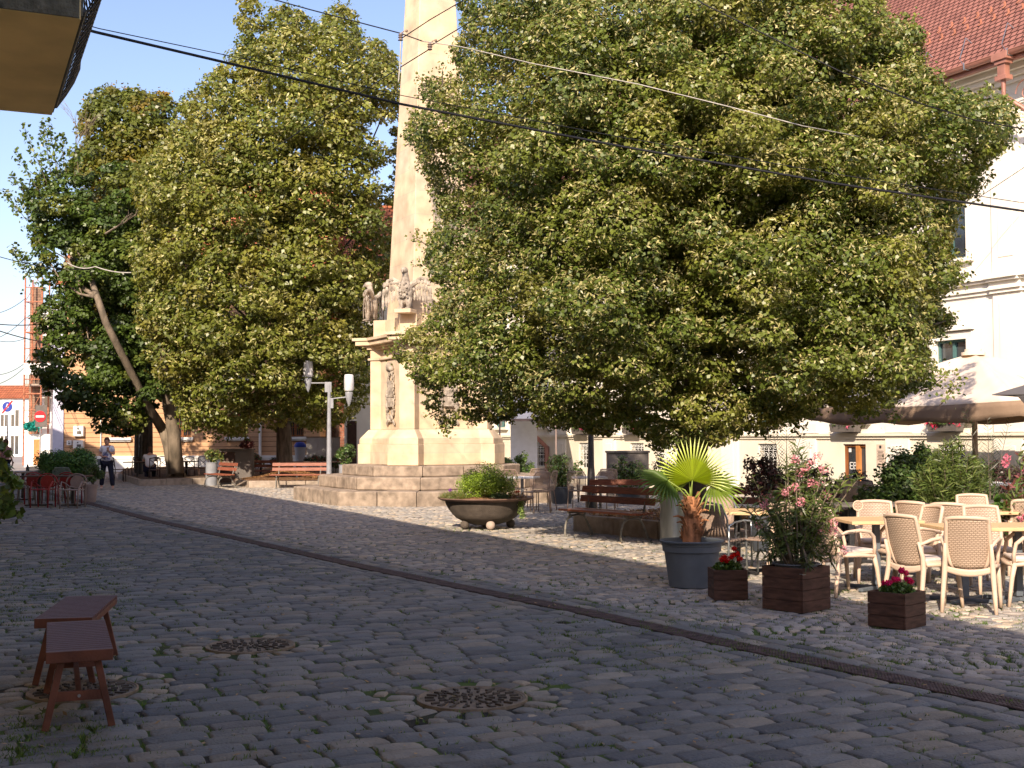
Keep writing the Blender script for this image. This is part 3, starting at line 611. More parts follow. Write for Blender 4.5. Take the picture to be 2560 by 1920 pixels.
m = MB(); m.bx(0, 6, 0, .4, 0, 7.5); m.bx(0, .4, .4, 9, 0, 7.5); m.build('wall', M['cream'], t); m = MB(); m.add([(-.3, -.4, 7.5), (6.3, -.4, 7.5), (6.3, 5, 12), (-.3, 5, 12), (6.3, 9, 7.5), (-.3, 9, 7.5)], [(0, 1, 2, 3), (3, 2, 4, 5), (0, 3, 5), (1, 4, 2)]); m.build('roof', M['rooftiles_or'], t)
k = MB(); k.bx(.12, .5, -.03, 0, 0, 2.3); k.build('door', M['dark_wood'], t)
t = thing('board_fence', 'pale concrete panel fence behind the bench and street lamp', 'fence', (W(767, 52).x, 52, 0))
for i in range(6): m = MB(); m.bx(i*.235, i*.235+.228, -.02, .02, 0, 1.62); m.build('panel', mat('fence_render', (.62, .58, .56), .85, .08, 3, stain=.2) if i == 0 else bpy.data.materials['fence_render'], t)
m = MB(); m.bx(-.02, 1.42, -.04, .04, 1.621, 1.66); m.build('rail', M['curb'], t)
# ---- distant left: white house down the street, scaffolded house
fh = thing('distant_house', 'distant white house with orange roof at the end of the street', 'house', (W(-60, 115).x, 115, 0))
m = MB(); wD = W(75, 115).x-W(-60, 115).x; m.bx(0, wD, 0, .4, 0, 5.4); m.build('wall', M['white'], fh); m = MB(); m.add([(-.3, -.3, 5.4), (wD+.3, -.3, 5.4), (wD+.3, 4, 6.7), (-.3, 4, 6.7)], [(0, 1, 2, 3)]); m.build('roof', M['rooftiles_or'], fh, solid=.1)
for p in (12, 38):
    for z0, z1 in ((2.8, 4.3), (.2, 1.9)):
        x = W(p, 115).x-W(-60, 115).x; k = MB(); k.bx(x-.35, x+.35, -.02, .0, z0, z1); o = k.build('window', M['glass'], fh); k = MB(); k.bx(x-.04, x+.04, -.05, -.021, z0, z1); k.bx(x-.4, x+.4, -.06, -.021, z1, z1+.1); k.build('frame', M['white'], o)
m = MB(); m.bx(0, wD, -.1, 0, 2.2, 2.35); m.build('string_course', M['cream'], fh)
YS = 78.0
sh = thing('scaffolded_house', 'tall house under renovation with bare brick gable at the left edge', 'house', (W(72, YS).x, YS, 0))
m = MB(); sw = W(140, YS).x-W(72, YS).x; m.bx(0, .7, 0, .4, 0, 11.2); m.build('brick_wall', M['brick_brown'], sh); m = MB(); m.bx(.7, sw+2, 0, .4, 0, 9.9); m.bx(0, sw+2, .4, 12, 0, 9.5); m.build('rendered_wall', M['white'], sh)
for z in (2.6, 6.0): k = MB(); k.bx(1.0, 1.35, -.03, 0, z, z+1.7); k.build('window', M['glass'], sh)
k = MB(); k.bx(.1, 1.9, -1.0, 0, 4.9, 5.05); o = k.build('balcony', M['curb'], sh); k = MB()
for i in range(14): x = .12+.135*i; k.bx(x-.01, x+.01, -1.0, -.98, 5.05, 6.0)
k.bx(.1, 1.9, -1.01, -.97, 5.98, 6.03); k.build('railing', M['dark_metal'], o)
sc = thing('scaffolding', 'rusty orange scaffolding tower standing against the bare brick gable', 'scaffolding', (W(60, YS-1.6).x, YS-1.6, 0))
for x, y in ((0, 0), (1.05, 0), (0, 1.2), (1.05, 1.2)): k = MB(); k.tube([(x, y, 0), (x, y, 11.6)], .05, 6); k.build('standard', M['rust'], sc)
k = MB()
for z in [1.9*i+.6 for i in range(6)]: k.tube([(0, 0, z), (1.05, 0, z)], .03, 5); k.tube([(0, 0, z), (0, 1.2, z)], .03, 5); k.tube([(0, 0, z+.9), (1.05, 0, z+.9)], .03, 5); k.tube([(0, 0, z), (1.05, 0, z+1.9)], .02, 5)
k.build('brace', M['rust'], sc)
for z in (2.5, 4.4, 6.3, 8.2): k = MB(); k.bx(0, 1.05, .0, 1.2, z, z+.05); k.build('platform', M['rust'], sc)
k = MB(); k.bx(-.02, 1.9, -.06, -.03, 5.6, 6.3); k.build('white_board', M['white'], sc)
# low white shed with orange door + teal netting
t = thing('shed', 'low white building with an orange door below the scaffolding', 'shed', (W(62, 72).x, 72, 0)); k = MB(); k.bx(0, 1.5, 0, 2, 0, 1.9); k.build('wall', M['white'], t); k = MB(); k.bx(.55, .95, -.02, 0, .1, 1.6); k.build('door', M['frame_or'], t)
pp = blob((W(80, 71.5).x, 71.6, 2.35), (.55, .3, .3), 500); o = petals('net_heap', pp, .09, rc((.02, .30, .26)), None, 'petal'); tag(o, 'teal netting heaped on the roof of the white shed', 'netting')
# ---- row on the left side of the street, out of frame, with its balcony
E2 = Vector((-.4104, .9119, 0)); Q2 = Vector((.9119, .4104, 0)); WO = Vector((-.48, 0, 0))
lr = thing('street_house', 'shaded house on the left whose balcony hangs into the top left corner', 'house', WO, math.atan2(E2.y, E2.x))
# local x along the street, local +y is away from the street (left)
H0 = 8.05
m = MB(); m.bx(-26, 56, 0, 10, -.05, H0); m.build('wall', M['tan'], lr)
m = MB(); 
rx = -26
while rx < 56:
    L_ = min(random.uniform(9, 15), 56-rx); dz = random.uniform(-.12, .15); m.add([(rx, -.45, H0+dz), (rx+L_, -.45, H0+dz), (rx+L_, 5, H0+3.2), (rx, 5, H0+3.2), (rx+L_, 10.4, H0+dz), (rx, 10.4, H0+dz)], [(0, 1, 2, 3), (3, 2, 4, 5), (0, 3, 5), (1, 4, 2), (0, 5, 4, 1)]); rx += L_
m.build('roof', M['rooftiles'], lr)
B0 = P(133, 283, 9.0); loc = Matrix.Rotation(-math.atan2(E2.y, E2.x), 3, 'Z') @ (B0-WO); bxl, byl, bz = loc.x, loc.y, loc.z
BL = 2.28
m = MB(); m.bx(bxl-BL, bxl, byl, 0, bz, bz+.13); bal = m.build('balcony', [M['tan']], lr)
m = MB(); m.bx(bxl-BL-.012, bxl-BL, byl+.01, 0, bz+.004, bz+.16); m.bx(bxl-BL, bxl, byl-.012, byl, bz+.02, bz+.16); m.build('slab_edge', M['moss_conc'], bal)
def bow(h): return byl-.02-.17*math.sin(min(1, h/.5)*math.pi*.62)**1.0+(.10*max(0, (h-.35)/.6))
k = MB(); NL = 17
for i in range(-6, NL+6):
    for sgn in (-1, 1):
        pts_ = []
        for j in range(7):
            h = .62*j/6; x = bxl-.03-(BL-.06)*(i+sgn*j*.75)/NL
            if bxl-BL+.03 < x < bxl-.03: pts_.append((x, bow(h), bz+.06+h))
        if len(pts_) > 1: k.tube(pts_, .0055, 4, cap=False)
for h in (0, .62, .95): k.tube([(bxl-.02, bow(h), bz+.06+h), (bxl-BL+.02, bow(h), bz+.06+h)], .014, 6)
for i in range(NL+1): x = bxl-.03-(BL-.06)*i/NL; k.tube([(x, bow(.62), bz+.68), (x, bow(.95), bz+1.01)], .007, 4, cap=False)
for xx in (bxl-.02, bxl-BL+.02):
    for i in range(14): y = byl+.02-byl*i/14; k.tube([(xx, y, bz+.1), (xx, y, bz+1.0)], .007, 4, cap=False)
    k.tube([(xx, byl, bz+1.01), (xx, 0, bz+1.01)], .014, 6); k.tube([(xx, byl, bz+.1), (xx, 0, bz+.1)], .014, 6)
k.tube([(bxl-.02, bow(h), bz+.06+h) for h in (0, .1, .2, .3, .4, .5, .62)], .02, 6)
k.build('railing', M['dark_metal'], bal)
# cable bundle under the balcony
wb = P(8, 60, 8.2); k = MB(); k.tube([wb+Vector((0, 0, .15)), wb+Vector((.02, 0, -.05)), wb+Vector((.0, 0, -.18)), wb+Vector((.05, 0, -.30)), wb+Vector((.09, 0, -.2)), wb+Vector((.03, 0, .05))], .02, 6); k.tube([wb+Vector((.02, 0, -.3)), wb+Vector((.16, 0, -.34)), wb+Vector((.17, 0, -.22)), wb+Vector((.08, 0, -.1))], .004, 4)
tag(k.build('cable_loop', M['cable'], None, smooth=1), 'black cable loop dangling below the balcony at the left edge', 'cable')
t = thing('sky_block_house', 'plain unseen house block added behind the viewpoint to dim the sky light', 'house', (3, -16, 0)); k = MB(); k.bx(-2, 16, -8, 0, 0, 6.5); k.build('wall', M['cream'], t)  # unseen block added to cut sky light on the foreground
# ================================================================ obelisk monument
MC = Vector((-2.16, 33, 0)); MRZ = math.atan2(.459, .888)
mo = thing('obelisk_monument', 'tall sandstone obelisk on a stepped pedestal with carved eagles at its corners', 'monument', MC, MRZ)
def octo(a, c): return [(-a, -a+c), (-a+c, -a), (a-c, -a), (a, -a+c), (a, a-c), (a-c, a), (-a+c, a), (-a, a-c)]
for i, (a, c, z0, z1) in enumerate(((3.22, 1.45, -.03, .35), (2.62, 1.2, .352, .66), (2.08, .95, .662, .93))):
    poly = octo(a, c); cut = MB()
    # each step is laid from separate blocks with joints
    k = 0
    for e in range(8):
        p, q = Vector((*poly[e], 0)), Vector((*poly[(e+1) % 8], 0)); L_ = (q-p).length; nb = max(1, round(L_/1.15)); n_ = (q-p).normalized(); inn = Vector((-n_.y, n_.x, 0))
        for b in range(nb):
            f0, f1 = b/nb, (b+1)/nb; sh = random.uniform(-.012, .012); g0 = .006
            a0 = p.lerp(q, f0)+n_*g0-inn*sh; a1 = p.lerp(q, f1)-n_*g0-inn*sh; w_ = .9 if i == 0 else .8
            c0 = a0*(1-w_/a)+inn*0; c1 = a1*(1-w_/a)
            hz = random.uniform(-.008, .006); cut.prism([(a0.x, a0.y), (a1.x, a1.y), (c1.x, c1.y), (c0.x, c0.y)], z0, z1+hz)
    inner = octo(a-.5, c*.85); cut.prism(inner, z0, z1-.012)
    cut.build('step', M['stone_grey'], mo, bevel=.03)
def plan(h, r, w):
    """square of half side h with diagonal corner piers reaching radius r, width w (outline, ccw)"""
    out = []
    for sx, sy in ((-1, -1), (1, -1), (1, 1), (-1, 1)):
        d = Vector((sx, sy)).normalized(); t = Vector((-d.y, d.x)); fc = d*r
        # pier side lines meet the square sides
        a = fc-t*(w/2); b = fc+t*(w/2)
        def hit(p):                     # walk back along -d until inside the square
            k = max((abs(p.x)-h)/abs(d.x), (abs(p.y)-h)/abs(d.y), 0)
            # choose the first side reached
            kx = (abs(p.x)-h)/abs(d.x); ky = (abs(p.y)-h)/abs(d.y); return p-d*max(kx, ky, 0)
        out += [hit(a), a, b, hit(b)]
    return [(p.x, p.y) for p in out]
def tier(mb, h, r, w, z0, z1, h1=None, r1=None, w1=None): mb.prism(plan(h, r, w), z0, z1, plan(h1, r1, w1) if h1 else None)
ped = MB()
tier(ped, 1.40, 1.93, .84, .932, 1.46); tier(ped, 1.36, 1.89, .80, 1.461, 1.60); tier(ped, 1.36, 1.89, .80, 1.601, 1.84, 1.16, 1.70, .46)
tier(ped, 1.10, 1.66, .42, 1.841, 3.70)
tier(ped, 1.16, 1.72, .50, 3.701, 3.76)
tier(ped, 1.10, 1.66, .42, 3.761, 3.99)
ped.build('pedestal', M['ashlar'], mo, bevel=.012)
co = MB(); tier(co, 1.18, 1.74, .52, 3.992, 4.05); tier(co, 1.26, 1.82, .62, 4.052, 4.10); tier(co, 1.42, 2.02, .78, 4.102, 4.22); tier(co, 1.48, 2.10, .86, 4.222, 4.30)
co.build('cornice', M['ashlar'], mo, bevel=.008)
at_ = MB(); tier(at_, 1.02, 1.56, .46, 4.302, 4.78); at_.build('attic', M['ashlar'], mo, bevel=.01)
ob = MB()
def sq(h): return [(-h, -h), (h, -h), (h, h), (-h, h)]
ob.prism(sq(.90), 4.782, 19.0, sq(.27)); ob.prism(sq(.27), 19.0, 19.7, sq(.02)); ob.build('obelisk', M['ashlar'], mo, bevel=.03)
# sunk panels framed on the pedestal faces, garland reliefs
def relief(mb, seed, w_, h_):
    rr = random.Random(seed)
    for k in range(90):                          # wreath
        a = 2*math.pi*k/90; r_ = .055*rr.uniform(.6, 1.2); x = w_*math.sin(a)*(.8+.25*math.cos(a)); z = h_*-math.cos(a)
        mb.ball((x+rr.uniform(-.03, .03), -.02-rr.random()*.05, z+rr.uniform(-.03, .03)), r_, 6, (1, .6, 1))
    for sx in (-1, 1):
        for k in range(10): mb.ball((sx*(.03+.025*k), -.04, -h_-.02*k+.1), .045, 6, (1, .6, 1.3))
    mb.ball((0, -.07, h_*1.02), .13, 10, (1, .8, .9)); mb.ball((-.1, -.06, h_*.93), .08, 8); mb.ball((.1, -.06, h_*.93), .08, 8)
    mb.box((0, -.03, .18*h_), (w_*.9, .10, h_*.62)); mb.box((0, -.035, -.32*h_), (w_*.95, .11, h_*.35)); mb.box((0, -.05, -.09*h_), (w_*1.15, .10, .05)); mb.ball((0, -.07, -.33*h_), .06, 8, (1, .7, 1))
for rz, (ww, hh) in ((-90, (.27, .72)), (0, (.27, .72)), (0, None or (.27, .72))):
    pass
for ang in (0, -90):
    r_ = MB(); relief(r_, 3+ang, .27, .70); o = r_.build('relief', M['statue'], mo, smooth=2); a = R(ang); o.rotation_euler = (0, 0, a); o.location = (1.105*math.sin(a), -1.105*math.cos(a), 2.78)
# weathered winged relief on the obelisk face
r_ = MB(); rr = random.Random(5)
for k in range(46):
    t = k/45; r_.ball((-.30+.1*math.sin(t*5), -.02, 1.3-2.2*t), .075*(1-.3*t), 6, (1, .7, 1.6)); r_.ball((.34-.22*t+.1*math.sin(t*4), -.03, 1.25-1.9*t), .09*(1-.4*t), 6, (1, .6, 1.7))
for k in range(16): a = math.pi*k/15; r_.ball((.04+.3*math.cos(a), -.03, 1.35+.26*math.sin(a)), .07, 6)
r_.ball((.05, -.08, .95), .16, 10, (1, .8, 1.3)); r_.ball((.05, -.06, .4), .26, 10, (1, .5, 1.9)); r_.ball((.05, -.06, -.35), .2, 10, (1, .5, 1.5))
for k in range(9): r_.ball((.05+.05*(k-4), -.05, -.75-.06*abs(k-4)), .06, 6, (1, .6, 1.5))
o = r_.build('winged_relief', M['statue'], mo, smooth=2); o.location = (0, -.80, 6.7); o.rotation_euler = (R(-2.4), 0, 0)
# eagles
def eagle(seed):
    e = MB(); rr = random.Random(seed)
    e.ball((0, .02, .40), .19, 14, (.95, .85, 1.55)); e.ball((0, -.06, .50), .15, 12, (1, .8, 1.2)); e.ball((0, -.03, .70), .10, 10, (1, 1, 1.3)); e.tube([(0, -.03, .6), (0, -.02, .78), (0, -.05, .92)], [.13, .085, .075], 10)
    e.ball((0, -.08, .95), .10, 12, (.85, 1.2, .85)); e.tube([(0, -.13, .945), (0, -.20, .93), (0, -.235, .875)], [.045, .032, .006], 8)
    for sx in (-1, 1):
        e.tube([(sx*.09, -.03, .28), (sx*.10, -.06, .14), (sx*.10, -.06, .02)], [.10, .065, .045], 8)
        for k in (-1, 0, 1): e.tube([(sx*.10, -.06, .03), (sx*.10+k*.04, -.15, .02), (sx*.10+k*.05, -.18, .0)], [.028, .022, .01], 5)
        # wing: shoulder bow then rows of feathers hanging
        e.tube([(sx*.10, .06, .60), (sx*.22, .10, .66), (sx*.36, .10, .76), (sx*.50, .08, .72), (sx*.58, .05, .58)], [.08, .065, .055, .05, .03], 8)
        for row, (z0, L_, n_, w0) in enumerate(((.70, .13, 6, .05), (.60, .17, 6, .046), (.50, .40, 7, .036))):
            for i in range(n_):
                f = i/(n_-1); x = sx*(.15+.44*f+.02*row); zt = z0+.06*math.sin(f*3.14)-.06*(1-f)-.05*f*f*(row > 0); l = L_*(.55+.6*f)
                e.ball((x, .03+.02*row+.03*(1-f)+(.028 if i % 2 else 0), zt-l/2), w0, 7, (1, .45, l/(2*w0)))
    for k in range(5): e.ball((-.08+.04*k, .12, .16), .04, 7, (1, .5, 3.6))
    for k in range(26): e.ball((rr.uniform(-.13, .13), -.16-.02*rr.random(), rr.uniform(.28, .66)), .028, 6, (1, .6, 1.3))
    return e
em = eagle(1)
eo = em.build('eagle', M['statue'], mo, smooth=2); eo.location = (-1.22, -1.22, 4.88); eo.rotation_euler = (0, 0, R(-45)); eo.scale = (1.04,)*3
pl = MB(); pl.box((0, 0, 0), (.44, .44, .10)); plo = pl.build('eagle_block', M['ashlar'], mo, bevel=.01); plo.location = (-1.22, -1.22, 4.832); plo.rotation_euler = (0, 0, R(45))
for x, y, rz, dz in ((-1.22, 1.22, 225, -.09), (1.22, -1.22, 45, -.09), (1.22, 1.22, 135, -.09)):
    c = eo.copy(); COL.objects.link(c); c.parent = mo; c.location = (x, y, 4.88+dz); c.rotation_euler = (0, 0, R(rz))
# ================================================================ trees
def inpoly(px, py, poly):
    poly = np.array(poly); n = len(poly); ins = np.zeros(len(px), bool); dist = np.full(len(px), 1e9); j = n-1
    for i in range(n):
        xi, yi = poly[i]; xj, yj = poly[j]
        c = ((yi > py) != (yj > py)) & (px < (xj-xi)*(py-yi)/(yj-yi+1e-12)+xi); ins ^= c
        dx, dy = xj-xi, yj-yi; t = np.clip(((px-xi)*dx+(py-yi)*dy)/(dx*dx+dy*dy+1e-9), 0, 1); dist = np.minimum(dist, np.hypot(px-xi-t*dx, py-yi-t*dy)); j = i
    return ins, dist
def Pn(px, py, Y):
    a, b = px-1280, 960-py; c, s = math.cos(PITCH), math.sin(PITCH); rx, ry, rz = a, FPX*c-b*s, FPX*s+b*c; t = Y/ry
    return np.stack([rx*t, Y, CAMH+rz*t], -1)
def leaf_mesh(name, pos, nrm, size, cols, parent, asp=.40, mat_='leaf', droop=.25):
    """kite-shaped folded leaves"""
    n = len(pos); nrm = nrm/(np.linalg.norm(nrm, axis=1)[:, None]+1e-9)
    t = np.cross(nrm, RNG.normal(0, 1, (n, 3))); t /= np.linalg.norm(t, axis=1)[:, None]+1e-9; t[:, 2] -= droop; t /= np.linalg.norm(t, axis=1)[:, None]
    b = np.cross(nrm, t); s = size[:, None]
    if not np.isscalar(asp): asp = np.asarray(asp)[:, None]
    V = np.stack([pos-t*s*.5, pos-b*s*asp-t*s*.12+nrm*s*.08, pos+t*s*.55, pos+b*s*asp-t*s*.12+nrm*s*.08], 1).reshape(-1, 3)
    return np_mesh(name, V, np.arange(4*n).reshape(-1, 4), M[mat_], parent, np.repeat(cols, 4, axis=0))
def crown(name, parent, poly, Y0, hd, nb, br, per, lsize, palette, bract=0, bractcol=(.48, .44, .19), spacing=.72, dens_in=.35, holes=(), seed=1, edge=110, flat=.72, back=.35, djit=.25, tilt=0):
    """boughs filling a crown volume; leaves over each bough"""
    global RNG; Y00 = Y0
    old = RNG; RNG = np.random.default_rng(seed)
    poly = np.array(poly, float); x0, y0 = poly.min(0); x1, y1 = poly.max(0)
    C, Rr, kind = [], [], []
    pxs = []; tries = 0
    while len(pxs) < nb and tries < nb*80:
        tries += 1; px, py = RNG.uniform(x0, x1), RNG.uniform(y0, y1); ins, d = inpoly(np.array([px]), np.array([py]), poly)
        if not ins[0]: continue
        d = d[0]; r = br*RNG.uniform(.6, 1.35); rp = r*FPX/Y0
        if d < rp*.55: r = max(d/(.55)*Y0/FPX, br*.38); rp = r*FPX/Y0
        if any((px-h[0])**2+(py-h[1])**2 < (h[2]+rp*.6)**2 for h in holes): continue
        if any((px-q[0])**2+((py-q[1])*1.25)**2 < (spacing*.5*(rp+q[2]))**2 for q in pxs): continue
        pxs.append((px, py, rp, r, d))
    for px, py, rp, r, d in pxs:
        fR = min(1, max(0, (px-1450)/800)); Y0 = Y00-(tilt*fR-tilt*2.7*min(1, max(0, (1450-px)/400)) if tilt else 0); t = min(1, d/edge); dep = hd*(1-(.32*fR if tilt else 0))*math.sqrt(max(0, 1-(1-t)**2))
        C.append(Pn(px, py, Y0-dep+RNG.normal(0, djit))); Rr.append(r); kind.append(1)
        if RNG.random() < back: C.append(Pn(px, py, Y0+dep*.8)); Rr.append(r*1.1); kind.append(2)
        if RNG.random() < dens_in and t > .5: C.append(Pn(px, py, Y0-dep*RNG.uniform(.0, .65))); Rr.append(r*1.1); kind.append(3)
    C = np.array(C); Rr = np.array(Rr); pos, nr, sz, cl, asps = [], [], [], [], []
    pal = np.array(palette)
    for c, r, k in zip(C, Rr, kind):
        m = int(per*(r/br)**2*(1 if k == 1 else .45)); v = RNG.normal(0, 1, (m, 3)); v /= np.linalg.norm(v, axis=1)[:, None]
        lump = 1+.22*np.sin(v[:, 0]*5+c[0]*3)*np.cos(v[:, 2]*6+c[2])+.12*np.sin(v[:, 1]*9+c[1]); rad = r*lump*(RNG.uniform(.55, 1.04, m)**.6)
        v2 = v.copy(); v2[:, 2] = np.where(v2[:, 2] < 0, v2[:, 2]*.75, v2[:, 2])
        p = c+v2*rad[:, None]*np.array([1, 1, flat]); pos.append(p)
        n_ = v*np.array([.6, .6, .5])+np.array([0, -.15, .55])+RNG.normal(0, .42, (m, 3)); nr.append(n_); sz.append(lsize*RNG.uniform(.6, 1.25, m))
        base = pal[RNG.integers(0, len(pal))] if RNG.random() < .5 else pal[RNG.integers(0, max(1, len(pal)//2))]
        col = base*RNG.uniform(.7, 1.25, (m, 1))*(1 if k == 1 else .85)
        if bract and k == 1:
            bm = RNG.random(m) < bract*RNG.uniform(.5, 1.5)*(.6+.5*(v[:, 2] > -.2)); col[bm] = np.array(bractcol)*RNG.uniform(.65, 1.2, (bm.sum(), 1)); sz[-1][bm] *= .62
        cl.append(col); aa = np.full(m, .42)
        if bract and k == 1: aa[bm] = .17; sz[-1][bm] *= 1.75
        asps.append(aa)
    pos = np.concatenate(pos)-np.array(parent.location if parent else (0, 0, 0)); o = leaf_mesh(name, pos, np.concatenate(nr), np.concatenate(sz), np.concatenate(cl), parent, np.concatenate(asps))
    RNG = old
    return C[np.array(kind) != 2]-np.array(parent.location if parent else (0, 0, 0)), o
def limbs(mb, base, cs, rng, r0, n=26, start=(.3, .8)):
    cs = list(cs); rng.shuffle(cs)
    for c in cs[:n]:
        c = Vector(c); k = rng.uniform(*start); s_ = base[0].lerp(base[1], k); mid = s_.lerp(c, .5)+Vector((rng.uniform(-.3, .3), rng.uniform(-.3, .3), rng.uniform(.0, .5))); r = r0*rng.uniform(.5, 1)
        mb.tube([s_, s_.lerp(mid, .5)+Vector((0, 0, .1)), mid, mid.lerp(c, .6), c], [r, r*.75, r*.55, r*.32, r*.12], 6)
LIN = [(.13, .168, .026), (.158, .195, .032), (.10, .14, .022), (.20, .222, .038), (.17, .178, .030), (.11, .15, .034)]
# big linden on the right
big = [(1150, -70), (1162, 0), (1172, 70), (1145, 140), (1172, 190), (1120, 205), (1052, 205), (1075, 260), (1028, 300), (1035, 360), (1070, 400), (1085, 463), (1115, 520), (1085, 590), (1070, 640), (1112, 718), (1090, 790), (1004, 850), (1000, 880), (1060, 970), (1085, 1030), (1115, 1062),
       (1200, 1040), (1255, 1050), (1310, 1010), (1365, 1062), (1395, 1072), (1450, 1060), (1506, 1082), (1570, 1050), (1600, 1085), (1640, 1112), (1720, 1122), (1805, 1106), (1850, 1060), (1905, 1085), (1946, 1060), (2010, 1040), (2070, 1000), (2130, 1030), (2200, 1030), (2250, 985), (2335, 960), (2310, 890), (2290, 850), (2372, 815), (2330, 780), (2330, 740), (2385, 690), (2362, 640), (2366, 560), (2378, 520), (2430, 486), (2440, 420), (2490, 380), (2525, 290), (2500, 250), (2465, 238), (2400, 260), (2350, 250), (2300, 190), (2290, 90), (2270, 40), (2250, 110), (2220, 130), (2215, 60), (2195, 0), (2190, -70)]
YB = 18.6
bt = thing('linden_tree', 'huge linden tree in seed filling the right half of the view', 'tree', (3.0, 21.2, .2))
cs, _ = crown('crown', bt, big, YB, 2.7, 680, .45, 1050, .060, LIN, bract=.34, seed=11, spacing=.70, dens_in=.45, edge=300, djit=.55, tilt=1.3, holes=((1130, 1000, 20),))
rng = random.Random(3); m = MB(); b0, b1 = Vector((0, 0, -.25)), Vector((.1, -1.4, 5.2))
m.tube([b0, b0.lerp(b1, .06), b0.lerp(b1, .3), b0.lerp(b1, .7), b1, b1+Vector((.1, -.3, 2.6))], [.36, .28, .25, .20, .15, .04], 12)
limbs(m, (b0.lerp(b1, .25), b1+Vector((.1, -.3, 2))), cs, rng, .10, 90, (.05, 1)); m.build('trunk', M['bark'], bt, smooth=1)
# trailing sprays that leave the outline
def spray(mb_pos, px, py, ex, ey, Y, n=42, sz=.1, pal=LIN, wid=.12, seed=0):
    r = np.random.default_rng(seed); a = np.array(P(px, py, Y)); b = np.array(P(ex, ey, Y+.3)); t = r.random(n)[:, None]; p = a+(b-a)*t+r.normal(0, wid, (n, 3))*(1.1-t*.7); mb_pos.append((p, sz*r.uniform(.6, 1.2, n), np.array(pal)[r.integers(0, len(pal), n)]*r.uniform(.8, 1.3, (n, 1)), a, b))
sp = []
for i, (a, b, c_, d) in enumerate(((1075, 600, 1032, 590), (1100, 640, 1040, 665), (1080, 235, 1050, 185), (1110, 200, 1110, 170), (2350, 1000, 2400, 960), (2320, 960, 2376, 930), (2330, 800, 2390, 800), (2440, 480, 2480, 440), (2500, 300, 2540, 260), (2240, 80, 2275, 40), (2330, 760, 2385, 722), (2150, 1030, 2140, 1062), (2215, 1020, 2235, 1050), (1000, 870, 970, 880), (1120, 1060, 1110, 1080), (2000, 1050, 1995, 1075), (2280, 820, 2370, 850))):
    spray(sp, a, b, c_, d, 18.2-1.3*min(1, max(0, (a-1450)/800))+3.3*min(1, max(0, (1450-a)/400)), 60, .06, seed=i)
def sprays(sp, parent, name='spray'):
    loc = np.array(parent.location); pos = np.concatenate([q[0] for q in sp])-loc; n_ = RNG.normal(0, .6, pos.shape)+np.array([0, -.3, .5])
    leaf_mesh(name, pos, n_, np.concatenate([q[1] for q in sp]), np.concatenate([q[2] for q in sp]), parent)
    m = MB()
    for q in sp: m.tube([Vector(q[3]-loc)+Vector((0, 0, -.1)), Vector(q[4]-loc)], [.014, .004], 4)
    m.build('twigs', M['bark'], parent)
sprays(sp, bt)
def rim_sprays(poly, Yf, parent, pal_, every, ln_, sz, n, skip=lambda x, y: False, seed=77):
    r = np.random.default_rng(seed); sp = []; P_ = np.array(poly, float); cx, cy = P_.mean(0)
    for i in range(len(P_)):
        a, b = P_[i], P_[(i+1) % len(P_)]; L_ = np.hypot(*(b-a)); d = (b-a)/(L_+1e-6); nrm = np.array([d[1], -d[0]])
        for k in range(int(L_/every+r.random())):
            q = a+(b-a)*r.random(); ins, _ = inpoly(np.array([q[0]+nrm[0]*6]), np.array([q[1]+nrm[1]*6]), poly); o_ = nrm*(-1 if ins[0] else 1); o_ = o_+np.array([r.normal(0, .5), r.normal(-.15, .4)]); o_ /= np.hypot(*o_); l = ln_*r.uniform(.5, 1.4)
            if q[1] < 5 or skip(*q): continue
            Y = Yf(q[0]); spray(sp, q[0]-o_[0]*l*.8, q[1]-o_[1]*l*.8, q[0]+o_[0]*l, q[1]+o_[1]*l, Y, n, sz, pal_, .07*Y/18, seed=int(r.integers(1e6)))
    sprays(sp, parent, 'outer_spray')
rim_sprays(big, lambda x: 18.4-1.3*min(1, max(0, (x-1450)/800))+3.4*min(1, max(0, (1450-x)/400)), bt, LIN, 40, 17, .058, 34)
# linden left of the obelisk
mid = [(620, -40), (655, 20), (670, 60), (700, 12), (760, 30), (790, 70), (830, 30), (860, 10), (890, 30), (900, 90), (960, 110), (1000, 160), (1005, 200), (1005, 300), (1000, 500), (985, 640), (960, 720), (935, 800), (925, 900), (915, 1010), (880, 1035), (830, 1060), (770, 1068), (720, 1040), (690, 1075), (650, 1050), (600, 1085), (540, 1090), (500, 1060), (470, 1075), (455, 1000), (400, 940), (380, 860), (345, 800), (350, 700), (330, 640), (372, 560), (340, 480), (335, 430), (380, 390), (440, 330), (455, 260), (520, 200), (560, 160), (610, 120), (600, 60)]
YM = 44.5
mt = thing('linden_tree', 'tall full linden tree just left of the obelisk with a thick dark trunk', 'tree', (W(712, YM).x, YM, .3))
cs, _ = crown('crown', mt, mid, YM, 4.6, 560, .62, 330, .14, [(c[0]*1.12, c[1]*1.02, c[2]) for c in LIN[:5]], bract=.30, bractcol=(.44, .41, .15), seed=21, spacing=.68, djit=.5, edge=230, holes=((960, 440, 22), (930, 330, 10), (850, 600, 14), (975, 350, 14), (890, 620, 10)))
m = MB(); b0, b1 = Vector((0, 0, -.1)), Vector((.1, 0, 6.5)); m.tube([b0, b0+Vector((0, 0, .5)), Vector((-.03, 0, 1.8)), Vector((0, 0, 3.4)), b1, b1+Vector((0, 0, 6))], [.36, .30, .26, .28, .2, .05], 12)
limbs(m, (Vector((0, 0, 2.6)), b1+Vector((0, 0, 5))), cs, rng, .12, 60, (0, 1)); m.build('trunk', M['bark'], mt, smooth=1)
rim_sprays(mid, lambda x: YM, mt, LIN, 26, 11, .12, 22, skip=lambda x, y: x > 900, seed=5)
